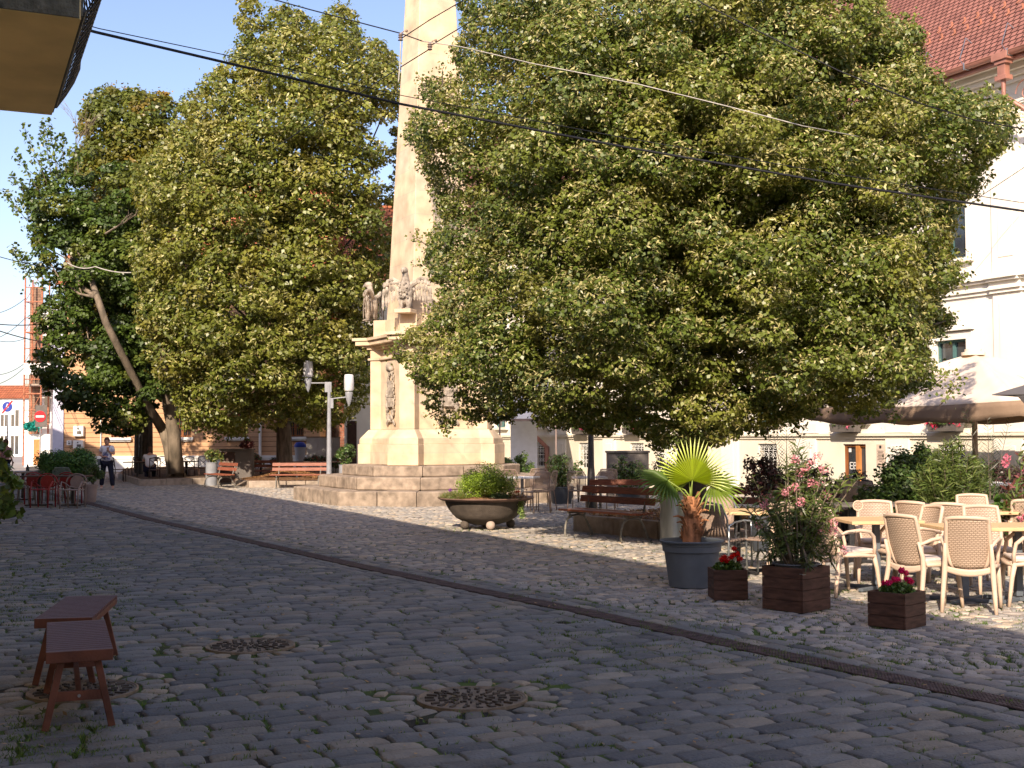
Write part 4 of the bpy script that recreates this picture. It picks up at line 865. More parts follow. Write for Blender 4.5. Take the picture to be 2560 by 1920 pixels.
# yellowish maple behind, left
MAP = [(.16, .155, .022), (.12, .145, .022), (.22, .16, .025), (.27, .17, .03), (.09, .12, .02)]
yl = [(215, 270), (240, 235), (280, 210), (300, 232), (335, 222), (370, 240), (410, 235), (440, 250), (470, 265), (500, 330), (480, 480), (470, 640), (440, 760), (400, 900), (330, 960), (250, 960), (200, 860), (190, 700), (200, 560), (215, 480), (180, 420), (200, 380), (230, 340), (205, 310)]
YY = 52
yt = thing('maple_tree', 'rounded maple with yellowing top behind the leaning tree', 'tree', (W(360, YY).x, YY, 0))
cs, _ = crown('crown', yt, yl, YY, 3.6, 250, .75, 430, .165, MAP, seed=31, spacing=.68, edge=140, holes=((445, 300, 14), (215, 455, 10)))
m = MB(); m.tube([(0, 0, -.1), (0, 0, 4), (.2, 0, 8), (.3, 0, 14)], [.4, .33, .25, .08], 10); limbs(m, (Vector((0, 0, 4)), Vector((.3, 0, 13))), cs, rng, .13, 40, (0, 1)); m.build('trunk', M['bark'], yt, smooth=1)
rim_sprays(yl, lambda x: YY, yt, MAP, 24, 10, .14, 20, seed=6)
# leaning maple at far left
YA = 46.5
GRN = [(.085, .135, .022), (.07, .115, .024), (.11, .155, .028), (.14, .165, .028), (.06, .10, .02)]
ln = [(60, 470), (100, 430), (150, 420), (215, 440), (270, 410), (330, 400), (360, 440), (380, 520), (370, 620), (390, 700), (400, 800), (420, 900), (440, 980), (430, 1020), (380, 1010), (350, 1060), (330, 1085), (290, 1082), (240, 1075), (245, 1040), (205, 1025), (160, 1020), (120, 990), (95, 900), (118, 840), (85, 800), (105, 760), (150, 720), (110, 700), (90, 640), (85, 560)]
lt = thing('leaning_maple', 'maple with pale trunk leaning left out over the raised tree bed', 'tree', (W(440, YA).x, YA, .2))
cs, _ = crown('crown', lt, ln, YA+.3, 1.7, 210, .50, 270, .15, GRN, seed=41, spacing=.92, edge=130, dens_in=.25, djit=.6, back=.3, holes=((150, 640, 12), (95, 720, 24), (250, 480, 18), (210, 900, 16), (245, 760, 16)))
sp = []
for i, (a, b, c_, d) in enumerate(((130, 470, 62, 310), (120, 500, 40, 375), (90, 500, 30, 435), (70, 540, 15, 475), (150, 450, 125, 290), (130, 420, 110, 300), (170, 430, 152, 330), (120, 720, 40, 615), (80, 690, 35, 610), (150, 800, 90, 830), (140, 560, 60, 500), (130, 640, 75, 560), (200, 420, 190, 360))):
    spray(sp, a, b, c_, d, YA-1, 110, .17, GRN, .22, seed=50+i)
sprays(sp, lt)
L0 = np.array(lt.location); V_ = lambda px, py, Y=YA: Vector(np.array(P(px, py, Y))-L0)
m = MB()
m.tube([V_(440, 1192), V_(436, 1170), V_(425, 1110), V_(408, 1060)], [.42, .30, .27, .23], 12)
m.tube([V_(410, 1075), V_(370, 1010, 45.6), V_(335, 940, 44.8), V_(300, 870, 44.2), V_(265, 800, 43.6), V_(247, 745, 43.5), V_(225, 680, 44.2), V_(190, 610, 45.0), V_(140, 540, 46)], [.20, .155, .14, .13, .125, .115, .09, .065, .03], 10)
m.tube([V_(245, 740, 43.5), V_(200, 730, 44.1), V_(150, 690, 44.8), V_(120, 640, 45.5)], [.055, .045, .03, .012], 7); m.tube([V_(247, 740, 43.5), V_(215, 720, 44.2), V_(195, 690, 44.9), V_(150, 600, 45.5)], [.1, .08, .06, .03], 7); m.tube([V_(190, 610), V_(150, 480), V_(145, 400)], [.06, .04, .01], 6)
limbs(m, (V_(265, 800), V_(150, 560)), cs, rng, .06, 26, (0, 1)); m.build('trunk', M['bark_pale'], lt, smooth=1)
# second pale stem beside it
yt2 = thing('maple_tree', 'pale upright stem of a maple growing right beside the leaning trunk', 'tree', (W(452, 48).x, 48, .2)); L1 = np.array(yt2.location); V2 = lambda px, py: Vector(np.array(P(px, py, 44.6 if py < 1000 else 46))-L1)
m = MB(); m.tube([V2(440, 1180), V2(435, 1080), V2(420, 1000), V2(407, 920), V2(400, 800), V2(430, 600)], [.28, .24, .22, .19, .15, .05], 10); m.build('trunk', M['bark_pale'], yt2, smooth=1)
dk = [(400, 640), (500, 640), (560, 800), (560, 1000), (520, 1050), (470, 1040), (430, 1000), (400, 900)]
cs, _ = crown('crown', yt2, dk, 49, 2.0, 60, .8, 200, .22, GRN, seed=61, edge=80)
# dead twigs above and inside
m = MB(); r = random.Random(8)
def twig(p, d, L_, rad, depth):
    q = p+d*L_; m.tube([p, p.lerp(q, .5)+Vector((r.uniform(-.05, .05), 0, 0)), q], [rad, rad*.8, rad*.55], 4)
    if depth:
        for _ in range(3): d2 = (d+Vector((r.uniform(-.6, .6), r.uniform(-.3, .3), r.uniform(-.25, .3)))).normalized(); twig(p.lerp(q, r.uniform(.4, 1)), d2, L_*.6, rad*.6, depth-1)
twig(V_(190, 440), Vector((.05, 0, 1)), 1.7, .02, 3); twig(V_(175, 430), Vector((.3, 0, 1)).normalized(), 1.6, .018, 2); twig(V_(265, 580, YA-3.2), Vector((.8, 0, .45)).normalized(), .9, .035, 2)
m.build('dead_twigs', M['bark_pale'], lt)
# ================================================================ tree beds, benches, lamps, bins
def bed(name, lab, poly, h, mound, mcol='mulch', group='raised tree beds with concrete edging'):
    cx_ = sum(p[0] for p in poly)/len(poly); cy_ = sum(p[1] for p in poly)/len(poly); t = thing(name, lab, 'tree bed', (cx_, cy_, 0), 0, group)
    pl = [(p[0]-cx_, p[1]-cy_) for p in poly]; n = len(pl); m = MB()
    for i in range(n):
        a, b = Vector(pl[i]), Vector(pl[(i+1) % n]); L_ = (b-a).length; k = max(1, round(L_/1.1))
        for j in range(k):
            a0, b0_ = a.lerp(b, j/k+.003), a.lerp(b, (j+1)/k-.003); s_ = 1-.2/max(1.0, a.length); m.prism([tuple(a0), tuple(b0_), tuple(b0_*s_), tuple(a0*s_)], -.03, h+random.uniform(-.006, .006))
    m.build('curb', M['curb'], t, bevel=.015)
    k = 20; rows = []
    for r in range(k+1):
        f = r/k; row = []
        for i in range(n*8+1):
            e = (i/8) % n; a, b = Vector(pl[int(e)]), Vector(pl[(int(e)+1) % n]); p = a.lerp(b, e-int(e))*(.93*f); row.append((p.x, p.y, h-.03+mound*math.exp(-(f*2.0)**2)+random.uniform(-.012, .012)))
        rows.append(row)
    m = MB(); m.sheet(rows); m.build('bed_surface', M[mcol], t, smooth=1); return t
A = Vector((1.05, 21.7)); u1, u2 = Vector((.577, -.817)), Vector((.817, .577))
pit = bed('tree_bed', 'raised bed of brown mulch under the big linden behind the near park bench', [tuple(A), tuple(A+u1*3.3), tuple(A+u1*3.3+u2*3.6), tuple(A+u2*3.6)], .28, .12)
p = [G(295, 1192), G(347, 1211), G(545, 1206), G(560, 1170), G(330, 1165)]
bed('tree_bed', 'shaded raised bed around the leaning tree beside the walking woman', [(q.x, q.y) for q in p], .22, .15, 'soil')
p = [G(588, 1210), G(620, 1216), G(835, 1216), G(835, 1178), G(600, 1178)]
bed('tree_bed', 'sunlit raised bed of dry mulch behind the reddish bench left of the lamp post', [(q.x, q.y) for q in p], .22, .3)
# mulch chips and twigs
q = RNG.uniform(-1, 1, (5000, 2)); pos = np.stack([3.46+q[:, 0]*1.7*.577+q[:, 1]*1.7*.817, 21.4-q[:, 0]*1.6*.817+q[:, 1]*1.7*.577, np.full(5000, .30)+RNG.uniform(0, .02, 5000)], 1)
q2 = RNG.uniform(0, 1, (3500, 2)); c2 = W(715, 42.2); pos2 = np.stack([c2.x-1.5+3.0*q2[:, 0], 41.2+3.2*q2[:, 1], np.full(3500, .26)+.25*np.exp(-((q2[:, 0]-.5)*4)**2)], 1)
pos = np.concatenate([pos, pos2]); o = leaf_mesh('mulch_chips', pos, RNG.normal(0, .5, pos.shape)+np.array([0, 0, 1]), RNG.uniform(.03, .09, len(pos)), np.array([(.34, .19, .09)])*RNG.uniform(.4, 1.6, (len(pos), 1)), None, .22, droop=0); tag(o, kind='stuff')
# --- park bench
def make_bench(lab):
    t = thing('park_bench', lab, 'bench', group='slatted park benches with iron legs'); L_ = 1.8
    for i, (y, z) in enumerate(((-.20, .437), (-.085, .43), (.03, .432), (.145, .44))): m = MB(); m.box((0, y, z), (L_, .10, .035)); m.build('seat_slat', M['bench_wood'], t, bevel=.006)
    for i, (y, z) in enumerate(((.245, .61), (.285, .765))):
        m = MB(); m.box((0, 0, 0), (L_, .03, .11), M=Matrix.Rotation(R(-14), 3, 'X')); m.build('back_slat', M['bench_wood'], t, bevel=.006).location = (0, y, z)
    for sx in (-.68, .68):
        m = MB(); x = sx
        m.tube([(x, -.27, 0), (x, -.285, .06), (x, -.275, .18), (x, -.235, .29), (x, -.17, .355), (x, -.19, .385), (x, -.215, .41)], [.020, .019, .018, .018, .020, .018, .014], 7)
        m.tube([(x, -.235, .29), (x, -.14, .345), (x, 0, .36), (x, .12, .335), (x, .18, .25), (x, .25, .12), (x, .31, 0)], [.016, .019, .018, .018, .02, .02, .019], 7)
        m.tube([(x, .12, .335), (x, .165, .40), (x, .205, .46), (x, .235, .58), (x, .285, .72), (x, .315, .83)], [.018, .022, .02, .018, .017, .014], 7)
        m.box((x, -.02, .395), (.03, .42, .03)); m.box((x, -.27, .006), (.07, .08, .012)); m.box((x, .31, .006), (.07, .08, .012))
        m.build('iron_leg', M['iron_bench'], t, smooth=2)
    return t
b1 = make_bench('nearest park bench, angled in front of the mulch bed right of the bowl planter'); b1.location = (1.50, 20.05, 0); b1.rotation_euler = (0, 0, R(-53))
dup(b1, (W(1590, 23.4).x, 23.4, 0), R(-6), 'dark park bench in shade directly behind the nearest angled bench')
dup(b1, (W(1948, 19.6).x, 19.6, .0), R(2), 'sunlit park bench half hidden behind the pink oleander')
dup(b1, (W(751, 40.6).x, 40.3, 0), R(0), 'reddish park bench facing the street just left of the lamp post')
dup(b1, (W(556, 41.5).x, 41.2, 0), R(-58), 'park bench seen from the side beside the cylindrical planter on the left')
dup(b1, (W(648, 45.2).x, 45.2, .0), R(0), 'dark bench behind the sunlit tree bed near the electrical cabinet')
# --- modern lamp post
lx = W(823, 40)
lp = thing('street_lamp', 'pale grey street lamp with two upright shades left of the monument', 'street lamp', (lx.x, 40, 0))
m = MB(); m.tube([(0, 0, 0), (0, 0, 1.6), (0, 0, 3.36)], [.092, .072, .05], 14); m.build('pole', M['grey_metal'], lp, smooth=2)
for sx, z, ln_, up in ((-1, 3.40, .66, 0), (1, 2.88, .62, .07)):
    m = MB(); m.bx(sx*.02 if sx > 0 else -.14, .14 if sx > 0 else -.02*0+.08, -.03, .03, z-.30, z+.03); m.bar((0, 0, z), (sx*ln_, 0, z+up), .04, .035); m.build('arm', M['grey_metal'], lp, bevel=.008)
    x = sx*ln_+sx*.02; m = MB(); m.lathe([(.02, -.32), (.09, -.12), (.125, .10), (.115, .14)], 18, (x, 0, z+up+.02)); o = m.build('lamp_base', M['grey_metal'], lp, smooth=2)
    m = MB(); m.lathe([(.13, .17), (.155, .22), (.16, .45), (.15, .66), (.135, .70), (.0, .71)], 20, (x, 0, z+up+.02)); m.build('lamp_shade', mat('lamp_glass', (.62, .62, .66), .12, .1, 3, spec=.9) if sx < 0 else bpy.data.materials['lamp_glass'], lp, smooth=2)
# --- black iron posts
def ironpost(px, Y, lab, H=4.2):
    t = thing('lamp_post', lab, 'lamp post', (W(px, Y).x, Y, 0)); m = MB(); m.lathe([(.13, 0), (.13, .3), (.10, .34), (.085, .8), (.07, 1.0), (.06, 2.2), (.05, H)], 14); m.build('pole', M['dark_metal'], t, smooth=2)
    m = MB(); m.lathe([(.05, 0), (.14, .05), (.2, .4), (.16, .45), (.03, .62), (.01, .7)], 10, (0, 0, H)); m.build('lantern', M['dark_metal'], t, smooth=2); return t
ironpost(1477, 27.6, 'black iron lamp post whose head is lost inside the big linden', 3.6)
ironpost(352, 50, 'slim black lamp post in front of the orange house left of the leaning trunk', 3.0)
# --- cylinder planters / bins
def cyl(px, Y, r0, r1, h, lab, plant=True, mt_='zinc'):
    t = thing('cylinder_planter', lab, 'planter', (W(px, Y).x, Y, 0), 0, 'tall metal cylinder planters'); m = MB(); m.lathe([(r0, 0), (r0+.0, .02), (r1, h-.03), (r1+.012, h-.02), (r1+.012, h), (r1-.02, h), (r1-.03, h-.08), (0, h-.1)], 32); m.build('shell', M[mt_], t, smooth=2)
    m = MB(); m.lathe([(r1-.035, h-.06), (0, h-.02)], 20, cap=False); m.build('soil', M['soil'], t); return t
cz = cyl(1679, 19.2, .20, .185, .78, 'tall galvanised cylinder behind the palm pot')
c2_ = cyl(530, 43.0, .20, .20, .80, 'pale cylinder planter with yellow-green foliage beside the side-on bench', mt_='grey_metal')
c3_ = cyl(864, 37.5, .20, .19, .82, 'pale cylinder planter between the lamp post and the monument', mt_='grey_metal')
# --- electrical cabinets
def cabinet(px, Y, wd, h, dp, lab, doors=2, rz=0):
    t = thing('cabinet', lab, 'cabinet', (W(px, Y).x, Y, 0), rz); m = MB(); m.bx(-wd/2, wd/2, 0, dp, 0, h); m.build('body', M['grey_box'], t, bevel=.008); m = MB(); m.bx(-wd/2-.03, wd/2+.03, -.04, dp+.03, h+.001, h+.05); m.build('lid', M['grey_box'], t, bevel=.006)
    for i in range(doors):
        a = -wd/2+.02+i*(wd-.04)/doors; b = a+(wd-.04)/doors-.015; m = MB(); m.bx(a, b, -.018, -.001, .06, h-.05); d_ = m.build('door', M['dark_wood'] if i == 0 and doors > 1 else M['grey_box'], t, bevel=.004); m = MB()
        if i == 0 and doors > 1:
            for k in range(8): x = a+.1+k*(b-a-.2)/7; m.bx(x-.01, x+.01, -.024, -.019, h*.45, h*.68)
            m.build('vent', M['curb'], d_)
    return t
cabinet(590, 44, 1.12, 1.2, .5, 'dark brown two-door cabinet behind the side-on bench on the left')
cabinet(1570, 31.5, 1.04, 1.22, .5, 'grey brown box cabinet behind dark shrubs between the iron post and the palm', 1)
cabinet(2292, 24.6, .62, 1.2, .4, 'grey cabinet behind the glossy bushes right of the cellar door', 1, R(-20))
# --- waste bin on a post, bollard
t = thing('waste_bin', 'light grey waste bin with dark lid in front of the orange wall', 'waste bin', (W(751, 57).x, 57, 0)); m = MB(); m.lathe([(.10, .5), (.10, .0)], 10); m.build('post', M['grey_metal'], t); m = MB(); m.lathe([(.20, .45), (.26, 1.15), (.27, 1.2)], 18); m.build('bin_body', mat('pale_plastic', (.5, .52, .55), .5, .05), t, smooth=2)
m = MB(); m.lathe([(.285, 1.2), (.28, 1.3), (.18, 1.42), (0, 1.45)], 18); m.build('lid', M['sign_blue'], t, smooth=2)
t = thing('bollard', 'small dark bollard at the far end of the street by the scaffolding', 'bollard', (W(71, 55).x, 55, 0)); m = MB(); m.lathe([(.10, 0), (.09, .1), (.07, .3), (.08, .34), (.06, .38), (.03, .5), (0, .52)], 12); m.build('post', M['dark_metal'], t, smooth=2)
# --- signs
def sign(px, py, Y, lab, kind):
    p = P(px, py, Y); t = thing('traffic_sign', lab, 'traffic sign', (p.x, Y, 0)); m = MB(); m.tube([(0, .03, 0), (0, .03, p.z+.3)], .035, 8); m.build('pole', M['grey_metal'], t)
    if kind == 'noentry':
        m = MB(); m.box((.05, 0, p.z+.02), (.62, .02, 1.15)); m.build('back_plate', M['grey_box'], t); m = MB(); m.tube([(0, -.012, p.z), (0, -.035, p.z)], .30, 28); m.build('disc', M['sign_red'], t); m = MB(); m.bx(-.22, .22, -.042, -.036, p.z-.05, p.z+.05); m.build('bar', M['sign_white'], t)
    else:
        m = MB(); m.box((0, 0, p.z), (.66, .02, .74)); m.build('plate', M['sign_white'], t, bevel=.01); m = MB(); m.tube([(0, -.012, p.z+.03), (0, -.02, p.z+.03)], .25, 26); m.build('disc', M['sign_blue'], t)
        m = MB(); z = p.z+.03; m.ball((0, -.024, z+.12), .035, 8, (1, .1, 1)); m.add([(-.05, -.024, z+.07), (.05, -.024, z+.07), (.07, -.024, z-.05), (-.07, -.024, z-.05)], [(0, 1, 2, 3)]); m.bar((-.03, -.024, z-.05), (-.04, -.024, z-.16), .004, .03, up=(0, 1, 0)); m.bar((.03, -.024, z-.05), (.04, -.024, z-.16), .004, .03, up=(0, 1, 0)); m.build('pictogram', M['sign_white'], t)
        m = MB(); m.add([(-.28, -.03, z-.30), (-.23, -.03, z-.34), (.28, -.03, z+.29), (.23, -.03, z+.33)], [(0, 1, 2, 3)]); m.build('slash', M['sign_red'], t)
    return t
sign(101, 1036, 66, 'round red no entry sign with white bar at the left street end', 'noentry')
sign(19, 1013, 62, 'square sign with blue disc, pedestrian figure and red slash', 'ped')
# --- bowl planter
bc_ = Vector((W(1214, 22.4).x, 22.4, 0)); bp_ = thing('bowl_planter', 'huge dark concrete bowl planter on ball feet in front of the monument', 'planter', bc_)
m = MB(); m.lathe([(.0, .065), (.22, .07), (.40, .12), (.54, .20), (.545, .205), (.61, .27), (.612, .277), (.67, .35), (.672, .357), (.715, .43), (.74, .50), (.70, .50), (.64, .44), (0, .42)], 56); m.build('bowl', M['bowl'], bp_, smooth=2)
m = MB(); m.lathe([(.74, .502), (.80, .512), (.865, .545), (.87, .565), (.80, .555), (.72, .535), (.70, .50)], 56, cap=False); m.build('rim', M['bowl_rim'], bp_, smooth=2)
m = MB(); m.lathe([(.70, .50), (.4, .56), (0, .60)], 30, cap=False); m.build('soil', M['mulch'], bp_)
for a in (-78, 10, 95, 215): m = MB(); m.ball((.45*math.cos(R(a)), .45*math.sin(R(a)), .082), .082, 18); m.build('ball_foot', M['ball'] if a == -78 else M['bowl'], bp_, smooth=1)  # pale front foot, dark others: sun and shade put into their colours
# --- front wooden stools
def stool(L_, wd, h):
    t = thing('wooden_stool', '', 'stool'); m = MB(); n_ = 17
    for i in range(n_): y = -L_/2+L_*(i+.5)/n_; m.box((0, y, h-.012), (wd, L_/n_-.011, .022))
    m.build('top', M['stool_top'], t, bevel=.003); m = MB()
    m.bx(-wd/2, wd/2, -L_/2-.012, -L_/2+.012, h-.065, h-.001); m.bx(-wd/2, wd/2, L_/2-.012, L_/2+.012, h-.065, h-.001); m.bx(-wd/2, -wd/2+.02, -L_/2+.013, L_/2-.013, h-.065, h-.026); m.bx(wd/2-.02, wd/2, -L_/2+.013, L_/2-.013, h-.065, h-.026); m.build('apron', M['stool_wood'], t, bevel=.003)
    for sx in (-1, 1):
        for sy in (-1, 1): m = MB(); m.bar((sx*(wd/2-.09), sy*(L_/2-.07), h-.03), (sx*(wd/2+.0), sy*(L_/2-.05), 0), .04, .028, up=(0, 1, 0)); m.build('leg', M['stool_wood'], t, bevel=.004)
    for sy in (-1, 1): m = MB(); m.box((0, sy*(L_/2-.06), .185), (wd-.03-.03, .022, .055)); o = m.build('crossbar', M['stool_wood'], t, bevel=.003); m = MB(); m.tube([(0, sy*(L_/2-.06)+sy*.011, .185), (0, sy*(L_/2-.06)+sy*.02, .185)], .009, 10); m.build('bolt', M['zinc'], o)
    m = MB(); m.box((0, 0, .185), (.03, L_-.16, .03)); m.build('stretcher', M['stool_wood'], t); return t
s1 = stool(1.2, .36, .45); s1['label'] = 'nearer of the two slatted reddish wooden stools in the left foreground'; s1['group'] = 'slatted wooden stools'
fl, fr = G(130, 1811), G(263, 1807); s1.location = (-2.664, 7.65, 0); s1.rotation_euler = (0, 0, R(20.3))
s2 = dup(s1, (-3.11, 8.94, 0), R(10), 'farther slatted wooden stool turned at an angle, partly behind the nearer one'); s2.scale = (1.03, .98, 1.0)
# --- wooden box planters
def wbox(c, side, h, rows_, rz, lab, metal=True):
    t = thing('planter_box', lab, 'planter', c, rz, 'dark wooden planter boxes'); s = side/2; rh = h/rows_
    for i in range(rows_):
        m = MB(); z0, z1 = i*rh+.008, (i+1)*rh+.004; o_ = random.uniform(-.001, .001)
        m.bx(-s, s, -s+o_, -s+.022+o_, z0, z1); m.bx(-s, s, s-.022, s, z0, z1); m.bx(-s, -s+.022, -s+.024, s-.024, z0, z1); m.bx(s-.022, s, -s+.024, s-.024, z0, z1); m.build('plank_course', M['box_wood'], t, bevel=.002)
    m = MB(); m.bx(-s+.03, s-.03, -s+.03, s-.03, .0, h-.03); m.build('soil', M['soil'], t)
    if metal:
        m = MB(); m.bar((-s-.003, -s-.003, h-.05), (-s+.04, -s-.003, h-.05), .004, .012, up=(0, 1, 0)); m.bar((-s-.003, -s-.003, h-.045), (-s-.003, -s+.03, h-.045), .004, .012, up=(1, 0, 0)); m.build('corner_plate', M['zinc'], t)
    return t
w1 = wbox((W(1822, 12.45).x, 12.63, 0), .34, .30, 3, R(2), 'small wooden planter box with red geraniums beside the palm pot', False)
w2 = wbox((W(1984, 11.85).x, 11.84, 0), .455, .41, 4, R(43), 'largest wooden planter box, corner forward, holding the pink oleander')
w3 = wbox((W(2231, 10.8).x, 10.77, 0), .355, .30, 3, R(44), 'wooden planter box with magenta flowers standing nearest the white chairs', False)
m = MB(); m.lathe([(.19, .36), (.20, .43), (.225, .43), (.225, .44), (.19, .44), (.18, .40), (0, .39)], 24); m.build('liner_pot', M['pot_grey'], w2, smooth=2)
# --- palm pot
pp_ = Vector((W(1726, 13.65).x, 13.65, 0)); palm = thing('palm_pot', 'big grey plastic tub holding the bright fan palm', 'plant pot', pp_)
m = MB(); m.lathe([(.235, 0), (.25, .01), (.252, .03), (.30, .385), (.318, .39), (.322, .45), (.328, .455), (.332, .485), (.352, .49), (.355, .505), (.345, .512), (.325, .50), (.31, .44), (0, .42)], 48); m.build('tub', M['pot_grey'], palm, smooth=2)
m = MB(); m.lathe([(.31, .455), (0, .465)], 24, cap=False); m.build('soil', M['soil'], palm)
# ================================================================ plants
def uvec(v): return v/ (np.linalg.norm(v, axis=-1, keepdims=True)+1e-9)
def blade_mesh(name, A_, B_, W_, nrm, cols, parent, mat_='leaf', fold=.15, nseg=3, mid=.45, bend=0.0):
    """long leaves from A to B, width W, tapering at both ends"""
    n = len(A_); t = B_-A_; L_ = np.linalg.norm(t, axis=1)[:, None]; t = t/(L_+1e-9); b = uvec(np.cross(t, nrm)); u = np.cross(b, t); rows = []
    for i in range(nseg+1):
        f = i/nseg; wd = math.sin(math.pi*min(1, max(.02, f**.75)))**.7 if nseg > 2 else (0.05, 1, .05)[i]; c = A_+t*L_*f+np.array([0, 0, -1])*(bend*L_*f*f); w_ = W_[:, None]*wd*.5; rows.append(np.stack([c-b*w_+u*w_*fold, c+b*w_+u*w_*fold], 1))
    V = np.stack(rows, 1).reshape(n, -1, 3); k = (nseg+1)*2; q = np.array([(2*i, 2*i+1, 2*i+3, 2*i+2) for i in range(nseg)]); F = (q[None]+np.arange(n)[:, None, None]*k).reshape(-1, 4)
    return np_mesh(name, V.reshape(-1, 3), F, M[mat_], parent, np.repeat(cols, k, axis=0))
def pal(c, n, lo=.6, hi=1.4): c = np.array(c); return c[RNG.integers(0, len(c), n)]*RNG.uniform(lo, hi, (n, 1))
def shrub(c, r, n, lsize, colors, lab, name='shrub', cat='shrub', group=None, asp=.36, stems=10, clumps=16, z0=None, flat=.9, parent=None, shell=.35, stem_mat='bark', rz=0):
    """leafy bush: clumps of leaves on branching stems; c = base centre, r = radii, crown centre at z0"""
    c = Vector(c); t = parent or thing(name, lab, cat, c, rz, group); z0 = r[2] if z0 is None else z0; P_, N_ = [], []
    rr = np.array(r); cc = []
    for k in range(clumps):
        v = uvec(RNG.normal(0, 1, 3)); v[2] = v[2]*.9; q = v*rr*RNG.uniform(.35, .85); cr = rr.mean()*RNG.uniform(.25, .5); m_ = n//clumps; w_ = uvec(RNG.normal(0, 1, (m_, 3)))
        p = q+np.array([0, 0, z0])+w_*cr*(RNG.uniform(shell, 1.05, m_)[:, None]); P_.append(p); N_.append(w_*.7+np.array([0, -.1, .5])+RNG.normal(0, .4, (m_, 3))); cc.append(q+np.array([0, 0, z0]))
    P_ = np.concatenate(P_); P_[:, 2] = np.maximum(P_[:, 2], .03); n2 = len(P_)
    leaf_mesh('foliage', P_, np.concatenate(N_), lsize*RNG.uniform(.6, 1.3, n2), pal(colors, n2), t, asp)
    if stems:
        m = MB()
        for k in range(min(stems, len(cc))):
            q = Vector(cc[k]); b = Vector((q.x*.12, q.y*.12, .0)); m.tube([b, b.lerp(q, .5)+Vector((0, 0, .06)), q], [.012, .009, .004], 5)
        m.build('stems', M[stem_mat], t)
    return t
def pot_for(c, r0, r1, h, lab, mt_='pot_grey', name='plant_pot'):
    t = thing(name, lab, 'plant pot', c); m = MB(); m.lathe([(r0, 0), (r1, h-.04), (r1+.015, h-.035), (r1+.015, h), (r1-.02, h), (r1-.03, h-.06), (0, h-.06)], 28); m.build('pot', M[mt_], t, smooth=2); return t
LAU = [(.065, .125, .028), (.085, .15, .034), (.12, .19, .045), (.055, .10, .025)]
BUR = [(.06, .022, .03), (.09, .03, .035), (.045, .025, .022), (.05, .05, .02)]
LGT = [(.13, .18, .045), (.10, .15, .035), (.17, .21, .06), (.08, .12, .03)]
# fan palm
PL = np.array(pp_)
ft = thing('fan_palm', 'young fan palm with one upright leaf coloured yellow-green as if sunlit, in the grey tub', 'palm', pp_+Vector((0, 0, .46)))
m = MB(); r = random.Random(4); m.tube([(0, 0, -.02), (.005, 0, .10), (-.005, 0, .25), (.01, 0, .40), (.01, 0, .52)], [.10, .105, .085, .06, .035], 14)
for k in range(80):
    a = r.uniform(0, 6.28); z = r.uniform(.02, .5); rad = .10-.10*max(0, z-.12); d = Vector((math.cos(a), math.sin(a), 0)); p = d*rad+Vector((0, 0, z)); m.bar(p-d*.01, p+d*r.uniform(.01, .035)+Vector((0, 0, r.uniform(.05, .09))), r.uniform(.03, .055), .008, up=(d.x, d.y, .2))
m.build('trunk', M['palm_bark'], ft)
m = MB()
for a, z, L_ in ((170, .28, .13), (190, .22, .10), (10, .42, .13), (-15, .35, .12), (-10, .24, .12), (160, .40, .10), (-60, .30, .08), (200, .44, .08)):
    d = Vector((math.cos(R(a)), math.sin(R(a)), 0)); p = d*.07+Vector((0, 0, z)); m.tube([p, p+d*L_*.6+Vector((0, 0, .03)), p+d*L_+Vector((0, 0, .02))], [.018, .014, .006], 6)
m.build('leaf_stub', M['palm_bark'], ft)
def fan(par, base, hub, nrm, up, rad, a0, a1, nseg_, col, droop=.0, split=.45, hl=.02):
    base, hub, nrm, up = Vector(base), Vector(hub), Vector(nrm).normalized(), Vector(up).normalized(); sd = up.cross(nrm).normalized(); up = nrm.cross(sd).normalized()
    m = MB(); mid = base.lerp(hub, .5)+Vector((0, 0, .03)); m.tube([base, mid, hub], [.012, .008, .006], 6); pt = m.build('leaf_stalk', M['leafstalk'], par, smooth=1)
    Vs, Fs, Cs = [], [], []
    for i in range(nseg_):
        f = (i+.5)/nseg_; a = R(a0+(a1-a0)*f); da = R((a1-a0)/nseg_)/2; rr_ = rad*(1-.16*abs(2*f-1)**2)*random.uniform(.93, 1.05); d = up*math.cos(a)+sd*math.sin(a); e0 = up*math.cos(a-da)+sd*math.sin(a-da); e1 = up*math.cos(a+da)+sd*math.sin(a+da)
        r1 = rr_*split; dz = Vector((0, 0, -1)); pl_ = .02*rad/.5
        k = len(Vs)
        pts_ = [hub+d*hl*.2, hub+e0*r1+dz*droop*r1**2-nrm*pl_, hub+d*r1+dz*droop*r1**2+nrm*pl_, hub+e1*r1+dz*droop*r1**2-nrm*pl_, None, None, hub+d*rr_+dz*(droop*rr_**2+random.uniform(0, .03))]
        r2 = rr_*.75; w_ = r1*math.sin(da)*.62; s2 = d.cross(nrm).normalized(); c2_ = hub+d*r2+dz*droop*r2**2; pts_[4] = c2_+s2*w_*0-(e1-e0).normalized()*w_; pts_[5] = c2_+(e1-e0).normalized()*w_
        Vs += [tuple(p) for p in pts_]; Fs += [(k, k+1, k+2, k+2), (k, k+2, k+3, k+3), (k+1, k+4, k+2, k+2), (k+2, k+4, k+5, k+5), (k+2, k+5, k+3, k+3), (k+4, k+6, k+5, k+5)]; Cs += [np.array(col)*random.uniform(.85, 1.15)]*7
    me = bpy.data.meshes.new('fan_leaf'); me.from_pydata(Vs, [], [tuple(dict.fromkeys(f)) for f in Fs]); at = me.color_attributes.new('Col', 'FLOAT_COLOR', 'POINT'); c4 = np.ones((len(Vs), 4), dtype=np.float32); c4[:, :3] = np.array(Cs); at.data.foreach_set('color', c4.ravel()); me.materials.append(M['leaf']); link('fan_leaf', me, par)
